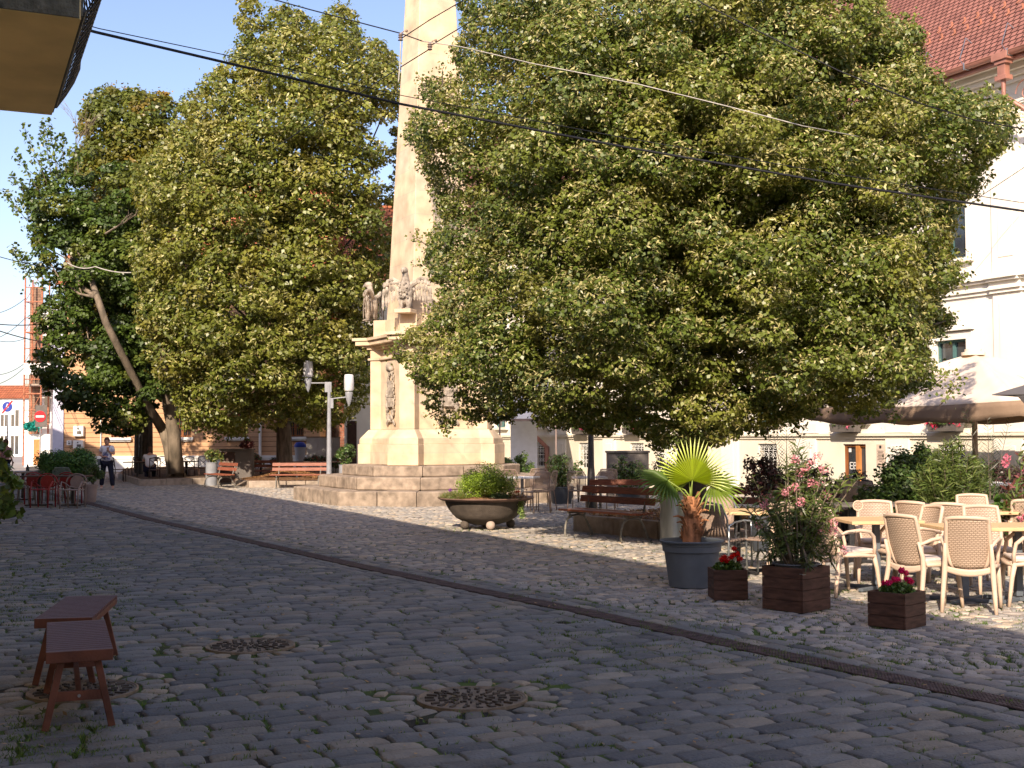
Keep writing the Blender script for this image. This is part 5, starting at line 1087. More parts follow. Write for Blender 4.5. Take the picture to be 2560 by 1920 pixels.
M['leafstalk'] = mat('leaf_stalk', (.25, .33, .07), .5, .1, 9, trans=.15)
YG = (.46, .56, .04)  # sunlit glow of the upright leaf is put into its colour
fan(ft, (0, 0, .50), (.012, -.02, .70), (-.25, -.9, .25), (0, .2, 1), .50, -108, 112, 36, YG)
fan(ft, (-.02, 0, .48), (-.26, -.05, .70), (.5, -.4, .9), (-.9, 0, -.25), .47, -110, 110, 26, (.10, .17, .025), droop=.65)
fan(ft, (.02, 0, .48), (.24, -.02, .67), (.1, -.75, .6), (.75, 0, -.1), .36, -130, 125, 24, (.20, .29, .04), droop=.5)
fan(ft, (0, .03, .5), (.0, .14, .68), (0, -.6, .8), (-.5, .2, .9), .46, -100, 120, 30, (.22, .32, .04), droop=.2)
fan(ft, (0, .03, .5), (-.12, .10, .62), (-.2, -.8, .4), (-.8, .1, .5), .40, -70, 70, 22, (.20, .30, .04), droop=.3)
# oleander in the big box
ol = thing('oleander', 'tall oleander bush with pink flowers growing from the largest wooden box', 'shrub', Vector(w2.location)+Vector((0, 0, .42)))
A_, B_, Ws, Cs = [], [], [], []; m = MB(); tips = []
for k in range(50):
    a = RNG.uniform(0, 6.28); sp_ = min(.5, abs(RNG.normal(0, .28))+.03); H_ = RNG.uniform(.45, 1.06)*(1.0-.25*min(1, sp_/.6)); 
    if k < 3: sp_, H_ = .08, (1.12, 1.0, 1.05)[k]
    b = np.array([.09*math.cos(a), .09*math.sin(a), 0]); tp = np.array([sp_*math.cos(a)*1.25-.03, sp_*math.sin(a), H_]); md = (b+tp)/2+np.array([0, 0, .08]); tips.append(tp)
    m.tube([b, md, tp], [.009, .006, .003], 5)
    for j in range(50):
        f = RNG.uniform(.22, 1.0); p = (1-f)**2*b+2*f*(1-f)*md+f*f*tp; d = RNG.normal(0, 1, 3); d[2] = abs(d[2])*.5+.35 if f > .75 else RNG.normal(-.25, .5); d /= np.linalg.norm(d); L1 = RNG.uniform(.07, .135); A_.append(p); B_.append(p+d*L1); Ws.append(RNG.uniform(.012, .02)); Cs.append(np.array(LGT[RNG.integers(0, 4)])*RNG.uniform(.6, 1.2))
for k in range(16):                      # low side shoots spilling over
    a = RNG.uniform(0, 6.28); b = np.array([.08*math.cos(a), .08*math.sin(a), 0]); tp = np.array([.42*math.cos(a)*RNG.uniform(.7, 1.1), .35*math.sin(a), RNG.uniform(-.02, .35)]); md = (b+tp)/2+np.array([0, 0, .16]); m.tube([b, md, tp], [.007, .005, .003], 5); tips.append(tp)
    for j in range(26): f = RNG.uniform(.3, 1); p = (1-f)**2*b+2*f*(1-f)*md+f*f*tp; d = RNG.normal(0, 1, 3); d[2] -= .5; d /= np.linalg.norm(d); A_.append(p); B_.append(p+d*RNG.uniform(.07, .12)); Ws.append(.014); Cs.append(np.array(LGT[RNG.integers(0, 4)])*RNG.uniform(.35, .9))
A_, B_ = np.array(A_), np.array(B_); blade_mesh('foliage', A_, B_, np.array(Ws), RNG.normal(0, 1, A_.shape), np.array(Cs), ol, bend=.18); m.build('stems', M['bark_pale'], ol)
fl_ = [(-.02, -.12, 1.0), (.16, -.1, .98), (.26, -.05, .9), (.2, -.1, 1.04), (-.27, -.1, .64), (-.31, -.1, .56), (.03, -.1, .88), (-.04, -.15, .74), (.13, -.12, .78), (.22, -.05, .76), (.08, -.1, .92), (-.10, -.1, .70), (.30, 0, .66), (.33, -.1, .42), (.36, 0, .33), (.21, -.2, .33), (-.36, -.1, .38), (.42, -.1, .14), (.02, -.15, .60)]
petals('blossom', np.concatenate([blob(c, (.052, .05, .045), 60) for c in fl_]), .013, rc((.85, .36, .43), .55, 1.25), ol)
# geraniums
for (bx_, col_, lab, h_, nm) in ((w1, (.62, .012, .008), 'bright red geranium in the small wooden box beside the palm pot', .31, 0), (w3, (.75, .02, .16), 'magenta geranium in the front wooden box near the white chairs', .31, 1)):
    t = thing('geranium', lab, 'flower', Vector(bx_.location)+Vector((0, 0, .28)), 0); k = 900; p = blob((0, 0, .03), (.15, .12, .07), k); leaf_mesh('foliage', p, RNG.normal(0, .5, p.shape)+np.array([0, 0, .8]), RNG.uniform(.02, .045, k), pal(LAU, k, .8, 1.6), t, .5)
    heads = [(-.06, -.05, .12), (-.02, -.06, .11), (.03, -.05, .14), (.06, -.02, .16), (.10, 0, .17), (.07, .02, .22), (-.03, .0, .14), (.12, -.03, .12)] if not nm else [(-.08, -.05, .10), (-.03, -.05, .13), (-.1, .0, .09), (.0, -.03, .12), (.07, -.02, .18), (.09, -.03, .13), (.12, 0, .10), (.05, .0, .2)]
    petals('blossom', np.concatenate([blob(c, (.032, .032, .024), 90) for c in heads]), .012, rc(col_, .6, 1.3), t); m = MB()
    for c in heads: m.tube([(c[0]*.4, c[1]*.4, -.02), c], .003, 4)
    m.build('stems', M['leafstalk'], t)
# bowl planting
bb = Vector(bp_.location)
bx1 = shrub(bb+Vector((.02, .02, .50)), (.60, .52, .30), 20000, .026, [(.24, .36, .035), (.19, .30, .03), (.30, .42, .05)], 'rounded bright green bush in the middle of the bowl planter', stems=6, clumps=60, z0=.30, shell=.75)
tf = thing('feathery_plant', 'low feathery green plant with violet flower at the left rim of the bowl', 'plant', bb+Vector((-.55, -.22, .53))); k = 2200; p = blob((0, 0, .03), (.28, .22, .11), k); A_ = p; B_ = p+uvec(RNG.normal(0, 1, p.shape)+np.array([0, 0, .8]))*.05; blade_mesh('foliage', A_, B_, np.full(k, .006), RNG.normal(0, 1, p.shape), pal([(.10, .17, .03), (.22, .22, .05)], k), tf, nseg=2)
petals('blossom', blob((-.08, -.05, .17), (.03, .03, .03), 60), .014, rc((.22, .06, .35)), tf)
tf = thing('trailing_plant', 'blue-green and orange low plants spilling along the right rim of the bowl', 'plant', bb+Vector((.45, -.3, .53))); k = 1500; p = blob((-.2, 0, .03), (.2, .14, .09), k); leaf_mesh('foliage', p, RNG.normal(0, 1, p.shape), RNG.uniform(.015, .03, k), pal([(.12, .20, .10), (.09, .16, .08)], k), tf, .25)
k = 700; p = blob((.1, .1, .05), (.2, .16, .08), k); leaf_mesh('dry_foliage', p, RNG.normal(0, 1, p.shape), RNG.uniform(.015, .03, k), pal([(.30, .11, .03), (.2, .15, .04)], k), tf, .25)
f = RNG.uniform(0, 1, 420); p = np.stack([.16+.05*f+RNG.normal(0, .03, 420), -.12-.02*f+RNG.normal(0, .02, 420), .03-.36*f], 1); leaf_mesh('trailing_shoot', p, RNG.normal(0, 1, p.shape), RNG.uniform(.02, .035, 420), pal([(.30, .40, .12), (.2, .3, .08)], 420), tf, .4)
petals('blossom', blob((.12, .15, .13), (.06, .04, .03), 60), .015, rc((.7, .08, .02)), tf)
# pale cylinder plants
shrub(Vector(c2_.location)+Vector((0, 0, .76)), (.42, .35, .28), 700, .08, LGT+[(.22, .2, .04)], 'yellow-green plant in the cylinder planter beside the side-on bench', stems=5, clumps=10)
shrub(Vector(c3_.location)+Vector((0, 0, .78)), (.30, .28, .42), 900, .07, LAU, 'dark leafy plant in the cylinder planter left of the monument', stems=5, clumps=12, z0=.4)
# hedge shrub at the left cafe
lpz = pot_for((W(228, 32.2).x, 32.2, 0), .14, .18, .45, 'tapered grey brown pot at the corner of the left cafe hedge', 'taupe')
shrub((W(178, 33.6).x, 33.6, 0), (.92, .5, .56), 15000, .055, [(.08, .19, .035), (.10, .22, .04), (.06, .15, .03)], 'dense dark green hedge bush between the left cafe tables and the walking woman', stems=8, clumps=40, z0=1.0)
shrub((W(232, 32.3).x, 32.4, .42), (.26, .24, .36), 2200, .045, [(.06, .12, .025), (.09, .13, .03), (.05, .09, .02)], 'looser green shrub rising from the tapered pot beside the hedge', stems=6, clumps=14, z0=.35)
# vine at the left edge, close
vt = thing('vine', 'vine with broad green leaves hanging at the left edge of the view', 'vine', (W(-10, 11.5).x, 11.5, 0))
vp = []; m = MB(); L0v = np.array(vt.location)
for (x0, y0, x1, y1) in ((-30, 1060, 5, 1200), (0, 1150, 40, 1245), (-20, 1200, 12, 1280), (5, 1240, 60, 1300), (-30, 1130, 20, 1180), (0, 1180, 55, 1212), (-20, 1290, 10, 1262), (-30, 1090, 10, 1130)):
    a, b = np.array(P(x0, y0, 11.5)), np.array(P(x1, y1, 11.3)); n_ = 34; f = RNG.uniform(0, 1, (n_, 1)); vp.append(a+(b-a)*f+RNG.normal(0, .035, (n_, 3))-L0v); m.tube([Vector(a-L0v), Vector(b-L0v)], .004, 4)
vp = np.concatenate(vp); leaf_mesh('foliage', vp, RNG.normal(0, .6, vp.shape)+np.array([0, -.6, .4]), RNG.uniform(.05, .10, len(vp)), pal([(.10, .16, .03), (.15, .22, .04), (.07, .12, .025)], len(vp)), vt, .5); m.build('tendrils', M['bark_pale'], vt)
# shrubs round the cafe terraces on the right
def pshrub(px, Y, r, n, ls, colors, lab, potr=.2, poth=.35, z0=None, asp=.36, pot=True, mt_='pot_shaded', **k):
    p = W(px, Y)
    if pot: pot_for((p.x, Y, 0), potr*.75, potr, poth, 'pot of '+lab if len(lab.split()) < 14 else lab, mt_)
    return shrub((p.x, Y, poth-.05 if pot else 0), r, n, ls, colors, lab, z0=z0, asp=asp, **k)
pshrub(1403, 30.5, (.40, .36, .48), 2200, .06, LAU+[(.10, .09, .03)], 'leafy laurel in a broad grey-blue pot left of the iron lamp post', .31, .42, .45, clumps=22)
pshrub(1445, 31, (.16, .16, .3), 260, .06, LAU, 'thin young laurel standing against the iron lamp post', pot=False, z0=.8, clumps=7)
pshrub(1312, 36, (.42, .35, .40), 1500, .07, LAU, 'small dark laurel near the white awning beside the monument', pot=False, z0=.8, clumps=14)
pshrub(1272, 37, (.25, .3, .40), 900, .07, LAU, 'narrow dark laurel touching the right edge of the monument base', pot=False, z0=.8, clumps=10)
pshrub(1572, 30.2, (.50, .40, .42), 2600, .06, LAU+[(.07, .05, .03)], 'dark spreading shrub in front of the grey brown cabinet', .3, .35, .5, clumps=20)
pshrub(1652, 29, (.35, .35, .5), 700, .06, BUR+LAU[:2], 'sparse twiggy shrub between the cabinet and the palm leaf', pot=False, z0=.95, clumps=12, asp=.3)
pshrub(1905, 17.8, (.42, .3, .34), 1500, .05, BUR[:2]+[(.02, .02, .018)], 'dark purple leaved shrub between the palm and the oleander', .2, .5, .62, clumps=18)
pshrub(2045, 17.5, (.30, .3, .42), 1300, .05, BUR[:2]+[(.03, .02, .02)], 'dark burgundy shrub behind the right side of the oleander', .2, .5, .55, clumps=18)
pshrub(2130, 20.5, (.42, .3, .28), 1700, .045, BUR+LAU[:1], 'burgundy shrubs in a trough in front of the cellar door', .25, .5, .35, clumps=18)
pshrub(2232, 17.6, (.50, .40, .58), 8500, .06, LAU+[(.10, .15, .04)], 'glossy dark green bush behind the first white chairs', pot=False, z0=.75, clumps=36, asp=.42)
pshrub(2330, 17.2, (.40, .30, .50), 4200, .06, LAU+[(.10, .15, .04)], 'glossy green bush between the dark bush and the pale oleander', pot=False, z0=.6, clumps=20, asp=.42)
pshrub(2500, 20.5, (.65, .35, .30), 3600, .05, BUR+[(.12, .035, .05)], 'broad burgundy bush right of the umbrella pole', .3, .5, .45, clumps=28)
# pale oleander, lance leaves
def lance(px, Y, z, r, n, L_, wd, colors, lab, stems_=10, name='shrub', bloom=None):
    t = thing(name, lab, 'shrub', (W(px, Y).x, Y, 0)); A_, B_ = [], []; m = MB()
    for k in range(stems_*3):
        v = uvec(RNG.normal(0, 1, 3))*np.array(r)*RNG.uniform(.5, 1); tp = v+np.array([0, 0, z]); b = np.array([v[0]*.2, v[1]*.2, 0]); m.tube([b, (b+tp)/2+np.array([0, 0, .05]), tp], [.008, .006, .003], 4)
        for j in range(n//(stems_*3)): f = RNG.uniform(.45, 1.0); p = b+(tp-b)*f+RNG.normal(0, .03, 3); d = RNG.normal(0, 1, 3); d[2] = abs(d[2])*.8+.2; d /= np.linalg.norm(d); A_.append(p); B_.append(p+d*L_*RNG.uniform(.6, 1.2))
    A_, B_ = np.array(A_), np.array(B_); blade_mesh('foliage', A_, B_, np.full(len(A_), wd), RNG.normal(0, 1, A_.shape), pal(colors, len(A_)), t, bend=.1, nseg=2 if wd < .012 else 3); m.build('stems', M['bark_pale'], t)
    if bloom: petals('blossom', np.concatenate([blob(np.array([0, 0, z])+uvec(RNG.normal(0, 1, 3))*np.array(r)*.9, (.05,)*3, 40) for _ in range(12)]), .018, rc(bloom), t)
    return t
lance(2375, 16.4, 1.05, (.50, .3, .55), 6500, .13, .016, LGT, 'pale green oleander without flowers left of the umbrella pole')
lance(2556, 14.6, 1.0, (.28, .3, .62), 1500, .15, .028, [(.09, .15, .03), (.13, .17, .05), (.22, .08, .08)], 'tall leafy pink flowering plant cut by the right edge', bloom=(.7, .2, .3))
t = lance(2512, 15.6, .62, (.22, .2, .40), 150, .22, .09, [(.07, .15, .02), (.14, .26, .03), (.05, .11, .02)], 'broad leaved green plant behind the right-hand white chairs', 5)
# feather palms
def feather(px, Y, z0, specs, lab, col=(.03, .05, .02)):
    t = thing('feather_palm', lab, 'palm', (W(px, Y).x, Y, 0)); A_, B_ = [], []; m = MB()
    for (dx, dz, bow_) in specs:
        a = np.array([0, 0, z0]); tp = np.array([dx, RNG.uniform(-.2, .2), z0+dz]); md = a+(tp-a)*.5+np.array([0, 0, bow_]); ps = []
        for i in range(25): f = i/24; ps.append((1-f)**2*a+2*f*(1-f)*md+f*f*tp)
        m.tube(ps[::4], [.008, .007, .006, .005, .004, .003, .002], 4)
        for i in range(5, 25):
            tg = uvec(ps[i]-ps[i-1])
            for s_ in (-1, 1): sd = uvec(np.cross(tg, np.array([0, 1, .2]))); d = tg*.75+sd*s_*.8; d[2] -= .1; L1 = .16*math.sin(math.pi*(i/25)**.7)+.04; A_.append(ps[i]); B_.append(ps[i]+uvec(d)*L1)
    A_, B_ = np.array(A_), np.array(B_); blade_mesh('frond', A_, B_, np.full(len(A_), .009), RNG.normal(0, 1, A_.shape), np.array([col])*RNG.uniform(.6, 1.5, (len(A_), 1)), t, nseg=2); m.build('rachis', M['bark'], t)
    return t
feather(2470, 17.2, .5, ((-.25, 1.5, .15), (.1, 1.1, .2), (.32, 1.35, .1), (-.4, 1.1, .25), (.45, .7, .2), (-.05, 1.35, .05)), 'thin dark feather palm in front of the umbrella pole')
feather(1962, 18.6, .7, ((-.15, 1.0, .1), (.25, 1.05, .15), (.42, .8, .25), (-.3, .8, .2), (.05, 1.15, .05)), 'feather palm with dark fronds under the left end of the umbrella')
for i, (px, Y) in enumerate(((700, 47), (640, 48.5), (790, 47), (835, 45))): shrub((W(px, Y).x, Y, 0), (.5, .35, .32), 900, .09, BUR[2:]+LAU[:2]+[(.25, .07, .04)], ('low reddish shrub behind the thick trunk', 'reddish shrub just right of the dark cabinet', 'low dark shrub behind the reddish bench', 'dark shrub behind the lamp post')[i], stems=5, clumps=9, z0=.75)
shrub((W(618, 50).x, 50, 0), (.25, .25, .5), 500, .1, [(.12, .03, .03), (.2, .05, .04)], 'upright red leaved shrub against the orange house right of the cabinet', clumps=8, z0=1.4)

pshrub(2290, 19.0, (.50, .36, .50), 5000, .06, LAU+[(.12, .18, .05)], 'tall leafy bush rising behind the glossy bushes below the flower boxes', pot=False, z0=1.05, clumps=26, asp=.4)
pshrub(2440, 18.3, (.42, .34, .42), 3800, .05, LAU[:3]+[(.15, .2, .05)], 'green bush at the foot of the umbrella pole', pot=False, z0=.85, clumps=22, asp=.38)
pshrub(1935, 20.8, (.42, .36, .40), 2400, .055, LAU+BUR[:1], 'leafy bush behind the sunlit bench right of the palm', pot=False, z0=.8, clumps=18)
# ================================================================ cafe furniture, people, canopies, cables
def weave_mat():
    m = brick_mat('woven_resin', (.60, .455, .35), (.55, .42, .32), (.30, .215, .155), .036, .0175, .004, 'xz', rough=.5, bump=1.0, offset=.5, noise=.03, spec=.4); return m
M['weave'] = weave_mat()
# --- cream resin armchair (front faces -y)
def resin_chair():
    t = thing('resin_armchair', '', 'chair', group='cream woven resin armchairs on the right terrace')
    m = MB(); g_ = []
    for i in range(7):
        f = i/6; y = .20-.42*f; row = []
        for j in range(9): u = j/8*2-1; w_ = (.205+.03*f)*(1-.04*(f > .9)); row.append((u*w_, y, .435+.012*abs(u)**3-.012*math.sin(math.pi*f)-.03*max(0, f-.85)/.15))
        g_.append(row)
    m.sheet(g_); m.build('seat', M['resin'], t, smooth=1, solid=.022)
    m = MB(); pts = [(-.20, .2), (-.235, -.2), (.235, -.2), (.20, .2)]
    m.tube([(-.205, .20, .42), (-.225, 0, .415), (-.238, -.17, .40), (-.20, -.225, .405), (0, -.235, .405), (.20, -.225, .405), (.238, -.17, .40), (.225, 0, .415), (.205, .20, .42)], .022, 6); m.build('seat_rim', M['resin'], t, smooth=1)
    m = MB(); g_ = []
    def bk(u, v):      # back shell: v 0 (low) .. 1 (top)
        w_ = .135+.068*min(1, v*2.2)**.6-.022*v; return (u*w_, .205+.11*v**1.1+.045*(1-u*u)-.045*0, .405+.465*v+.012*(1-u*u)*(v > .9))
    for i in range(13): g_.append([bk(j/10*2-1, i/12) for j in range(11)])
    m.sheet(g_); m.build('backrest', M['weave'], t, smooth=1, solid=.014)
    m = MB(); m.tube([bk(-1, v) for v in [i/10 for i in range(11)]]+[bk(u, 1.0) for u in (-.75, -.4, 0, .4, .75)]+[bk(1, 1-v) for v in [i/10 for i in range(11)]], .0155, 6)
    ap = []
    for i in range(4):
        f = i/3; ap.append([(u*(.215+.01*f), .235+.035*(1-u*u), .43-.065*f*(1-.3*u*u)-.03*(1-u*u)*1.0) for u in [j/8*2-1 for j in range(9)]])
    m.sheet(ap); m.build('back_frame', M['resin'], t, smooth=1, solid=.012)
    for sx in (-1, 1):
        m = MB(); m.tube([(sx*.20, .30, .64), (sx*.205, .25, .50), (sx*.21, .245, .38), (sx*.225, .29, .16), (sx*.235, .315, 0)], [.014, .023, .026, .022, .017], 8); m.build('leg', M['resin'], t, smooth=1)
        m = MB(); m.tube([(sx*.232, -.175, .415), (sx*.242, -.205, .28), (sx*.250, -.225, .12), (sx*.255, -.24, 0)], [.025, .023, .019, .016], 8); m.build('leg', M['resin'], t, smooth=1)
        m = MB(); m.tube([(sx*.20, .285, .61), (sx*.235, .16, .655), (sx*.258, .02, .672), (sx*.26, -.10, .655), (sx*.25, -.165, .60), (sx*.24, -.185, .50), (sx*.232, -.185, .41)], [.014, .019, .021, .021, .019, .018, .018], 8); m.build('arm', M['resin'], t, smooth=1)
    m = MB(); m.box((0, -.01, .458), (.40, .39, .035)); m.build('cushion', M['cushion'], t, bevel=.015)
    return t
def face(dx, dy): return math.atan2(dx, -dy)   # -y turned towards (dx, dy)
CH = [(2108, 12.95, (.92, .4), 'cream armchair directly right of the oleander, seen from behind with its cushion showing'),
      (2192, 14.0, (-.15, -1), 'cream armchair facing the camera behind the left wooden table'),
      (2262, 13.2, (-1, -.25), 'cream armchair turned sideways towards the left table'),
      (2302, 12.0, (.86, .52), 'cream armchair seen obliquely from behind, just above the magenta geranium box'),
      (2418, 11.75, (.40, .92), 'nearest cream armchair, its back square to the camera'),
      (2478, 12.95, (.05, -1), 'cream armchair facing the camera across the near table'),
      (2566, 12.1, (-.95, .2), 'cream armchair at the right edge turned towards the near table'),
      (2312, 14.3, (.8, .6), 'cream armchair beyond the oblique one, its back rising above it'),
      (2388, 14.0, (.6, .8), 'cream armchair seen from behind at the middle table, right of the taller backs'),
      (2445, 15.4, (-.05, -1), 'cream armchair facing the camera at the middle table under the umbrella pole'),
      (2562, 14.7, (.3, .95), 'farther cream armchair cut by the right edge'),
      (1985, 14.2, (.5, .8), 'cream armchair largely hidden behind the oleander leaves')]
ch0 = resin_chair()
for i, (px, Y, d, lab) in enumerate(CH):
    o = ch0 if i == 0 else dup(ch0); o.location = (W(px, Y).x, Y, .004); o.rotation_euler = (0, 0, face(*d)); o['label'] = lab
def table(c, L_, wd, h, rz, lab, top='table_wood', base='pot_grey', group=None, round_=False):
    t = thing('cafe_table', lab, 'table', c, rz, group); m = MB()
    if round_: m.lathe([(0, h-.03), (L_/2, h-.03), (L_/2, h), (0, h)], 28)
    else: m.bx(-L_/2, L_/2, -wd/2, wd/2, h-.035, h)
    m.build('tabletop', M[top], t, bevel=.006)
    for sx in ((-1, 1) if L_ > 1 and not round_ else (0,)):
        m = MB(); x = sx*(L_/2-.3); m.bx(x-.035, x+.035, -.035, .035, .05, h-.036); m.build('leg', M[base], t, bevel=.006); m = MB(); m.bar((x-.26, -.22, .02), (x+.26, .22, .02), .05, .035); m.bar((x-.26, .22, .021), (x+.26, -.22, .021), .05, .037); m.build('foot', M[base], t, bevel=.006)
    return t
TG = 'pale wooden tables on the right terrace'
table((W(2185, 13.35).x, 13.35, 0), .78, .75, .75, R(4), 'pale wooden table between the first three cream armchairs', group=TG)
table((W(2470, 12.35).x, 12.35, 0), 1.15, .72, .75, R(4), 'pale wooden table nearest the camera at the right edge', group=TG)
table((W(2425, 14.75).x, 14.75, 0), .85, .7, .75, R(4), 'pale wooden table in the second row below the umbrella pole', group=TG)
t = table((W(1840, 15.0).x, 15.0, 0), .85, .8, .75, R(-18), 'pale slatted wooden table between the palm and the oleander', base='dark_metal', group=TG)
table((W(2190, 16.2).x, 16.2, 0), 1.3, .6, .76, R(3), 'thin dark table edge behind the second cream armchair', 'grey_box', 'dark_metal', 'dark tables on the right terrace')
table((W(2530, 16.6).x, 16.6, 0), 1.2, .7, .76, R(3), 'thin dark table behind the right-hand cream armchairs', 'grey_box', 'dark_metal', 'dark tables on the right terrace')
table((W(2400, 19.3).x, 19.3, 0), 1.5, .8, .9, R(3), 'white topped high table behind the pale oleander', 'white', 'dark_metal')
table((W(2120, 19.2).x, 19.2, 0), 1.2, .7, .85, R(3), 'grey table behind the dark wicker chair by the cellar door', 'curb', 'dark_metal')
# round paper discs hung on the back chairs
for px, py, Y, lab in ((2144, 1268, 13.9, 'round cream woven disc beside the armchair behind the left table'), (2046, 1263, 14.6, 'round cream woven disc showing between the oleander leaves')):
    p = P(px, py, Y); t = thing('woven_disc', lab, 'disc', p, 0, 'round cream woven discs'); m = MB(); m.tube([(0, 0, 0), (0, .03, 0)], .052, 24); m.build('face', M['weave'], t); m = MB(); m.tube([(.054*math.cos(a*.2618), 0, .054*math.sin(a*.2618)) for a in range(25)], .007, 6, cap=False); m.build('rim', M['resin'], t, smooth=1)
    m = MB(); m.tube([(0, .015, -.05), (0, .015, -p.z+.75)], .008, 6); m.build('stand', M['resin'], t)
# --- aluminium / wicker cafe chairs
def tube_chair(lab, grp, back='rattan', tube='zinc', name='cafe_chair'):
    t = thing(name, lab, 'chair', group=grp); m = MB()
    for sx in (-1, 1): m.tube([(sx*.23, -.24, 0), (sx*.23, -.23, .45), (sx*.24, -.20, .64), (sx*.25, -.10, .67), (sx*.24, .1, .66), (sx*.22, .2, .62), (sx*.22, .21, .45), (sx*.23, .26, 0)], .012, 6)
    m.tube([(-.21, .2, .45), (-.215, .235, .7), (-.17, .27, .86), (0, .285, .89), (.17, .27, .86), (.215, .235, .7), (.21, .2, .45)], .012, 6); m.build('frame', M[tube], t, smooth=1)
    m = MB(); m.box((0, 0, .445), (.42, .42, .02)); m.build('seat', M[back], t, bevel=.006)
    m = MB(); m.sheet([[((j/6*2-1)*(.19-.03*(i == 5)), .205+.075*i/5+.02*(1-(j/6*2-1)**2), .50+.36*i/5) for j in range(7)] for i in range(6)]); m.build('backrest', M[back], t, smooth=1, solid=.012); return t
a0 = tube_chair('aluminium armchair with woven back just right of the palm trunk', 'aluminium armchairs round the palm-side table'); a0.location = (W(1795, 14.4).x, 14.4, 0); a0.rotation_euler = (0, 0, face(.5, .7))
dup(a0, (W(1905, 14.5).x, 14.5, 0), face(-.6, .6), 'aluminium armchair hidden behind the small red geranium box')
dup(a0, (W(1815, 15.9).x, 15.9, 0), face(.2, -1), 'aluminium armchair on the far side of the palm-side table')
d0 = tube_chair('dark wicker chair in shade below the cellar door', 'dark wicker chairs by the cellar door', 'rattan', 'dark_metal'); d0.location = (W(2092, 18.4).x, 18.4, .12); d0.rotation_euler = (0, 0, face(-.2, .9))
dup(d0, (W(2150, 18.8).x, 18.8, .1), face(.3, .9), 'dark wicker chair left of the glossy bush'); dup(d0, (W(2430, 18.4).x, 18.4, .1), face(0, -1), 'slatted dark chair behind the umbrella pole')
# rope-back chairs near the facade
def rope_chair():
    t = thing('rope_chair', '', 'chair', group='brown rope-backed chairs near the monument steps'); m = MB()
    m.tube([(-.21, .26, 0), (-.20, .2, .44), (-.21, .27, .80), (-.15, .29, .88), (.15, .29, .88), (.21, .27, .80), (.20, .2, .44), (.21, .26, 0)], .011, 6)
    for sx in (-1, 1): m.tube([(sx*.22, -.22, 0), (sx*.21, -.2, .44), (sx*.20, .2, .44)], .011, 6)
    m.build('frame', M['rattan'], t, smooth=1); m = MB(); m.box((0, 0, .445), (.40, .40, .018)); m.build('seat', M['rattan'], t)
    m = MB()
    for i in range(17): z = .47+.40*i/16; y = .205+.08*(z-.44)/.44+.02; m.tube([(-.195, y, z), (.195, y, z)], .008, 4)
    m.build('rope_back', M['rattan'], t); return t
r0 = rope_chair()
for i, (px, Y, d, lab) in enumerate(((1338, 27.0, (-.5, .8), 'nearest brown rope chair right of the bowl planter bush'), (1356, 27.6, (-.9, .3), 'brown rope chair turned sideways beside the nearest rope chair'), (1350, 29.2, (.1, -1), 'brown rope chair behind the pair right of the bowl planter'), (1286, 28.5, (.4, -.8), 'brown rope chair partly hidden by the bowl planter bush'), (1448, 27.4, (.3, .9), 'brown rope chair just left of the iron lamp post'), (1502, 27.2, (-.3, .9), 'brown rope chair just right of the iron lamp post'), (1516, 28.6, (-.2, -1), 'rope chair behind the one right of the iron lamp post'))):
    o = r0 if i == 0 else dup(r0); o.location = (W(px, Y).x, Y, 0); o.rotation_euler = (0, 0, face(*d)); o['label'] = lab
table((W(1305, 28.0).x, 28.0, 0), .8, .8, .74, 0, 'white topped table behind the bowl planter bush', 'white', 'grey_metal', 'white tables near the monument steps'); table((W(1474, 28.3).x, 28.6, 0), .8, .8, .72, 0, 'white topped table behind the iron lamp post', 'white', 'grey_metal', 'white tables near the monument steps')
# left cafe
def round_chair(mt_, lab, grp):
    t = thing('round_back_chair', lab, 'chair', group=grp); m = MB()
    for sx in (-1, 1): m.tube([(sx*.21, .24, 0), (sx*.22, .22, .40), (sx*.25, .16, .58), (sx*.25, -.05, .62), (sx*.22, -.19, .45), (sx*.21, -.22, 0)], .017, 6)
    m.tube([(.25*math.cos(R(a)), .22+.03*math.sin(R(a)), .60+.20*math.sin(R(a))) for a in range(0, 181, 15)], .016, 6)
    m.tube([(-.25, .16, .58), (-.18, .22, .50), (0, .25, .46), (.18, .22, .50), (.25, .16, .58)], .016, 6); m.build('frame', M[mt_], t, smooth=1)
    m = MB(); m.box((0, 0, .43), (.42, .42, .025)); m.build('seat', M[mt_], t, bevel=.01)
    m = MB(); rows = [[(.17*r_*math.cos(a*math.pi/10), .245+.01, .60+.165*r_*math.sin(a*math.pi/10)) for a in range(21)] for r_ in (.05, .5, 1)]; m.sheet(rows); m.build('backrest', M[mt_], t, solid=.012); return t
g1 = round_chair('red_plastic', 'front red round-backed plastic chair at the left cafe', 'red plastic chairs of the left cafe'); g1.location = (W(110, 29.8).x, 29.8, 0); g1.rotation_euler = (0, 0, R(180)+R(178))
dup(g1, (W(93, 31.4).x, 31.4, 0), R(185), 'red plastic chair on the far side of the left cafe table'); dup(g1, (W(178, 31.3).x, 31.3, 0), R(178), 'red plastic chair behind the taupe round-backed chair')
g2 = round_chair('taupe', 'taupe round-backed chair right of the front red chair', 'taupe plastic chairs of the left cafe'); g2.location = (W(184, 29.5).x, 29.5, 0); g2.rotation_euler = (0, 0, R(-4)); dup(g2, (W(62, 31).x, 31, 0), R(90), 'taupe round-backed chair nearest the left edge')
LT = 'wooden tables of the left cafe'
table((W(100, 30.6).x, 30.6, 0), .8, .7, .74, 0, 'brown table between the red chairs of the left cafe', 'box_wood', 'dark_metal', LT); table((W(185, 30.5).x, 30.5, 0), .75, .7, .74, 0, 'brown table behind the taupe chair of the left cafe', 'box_wood', 'dark_metal', LT)
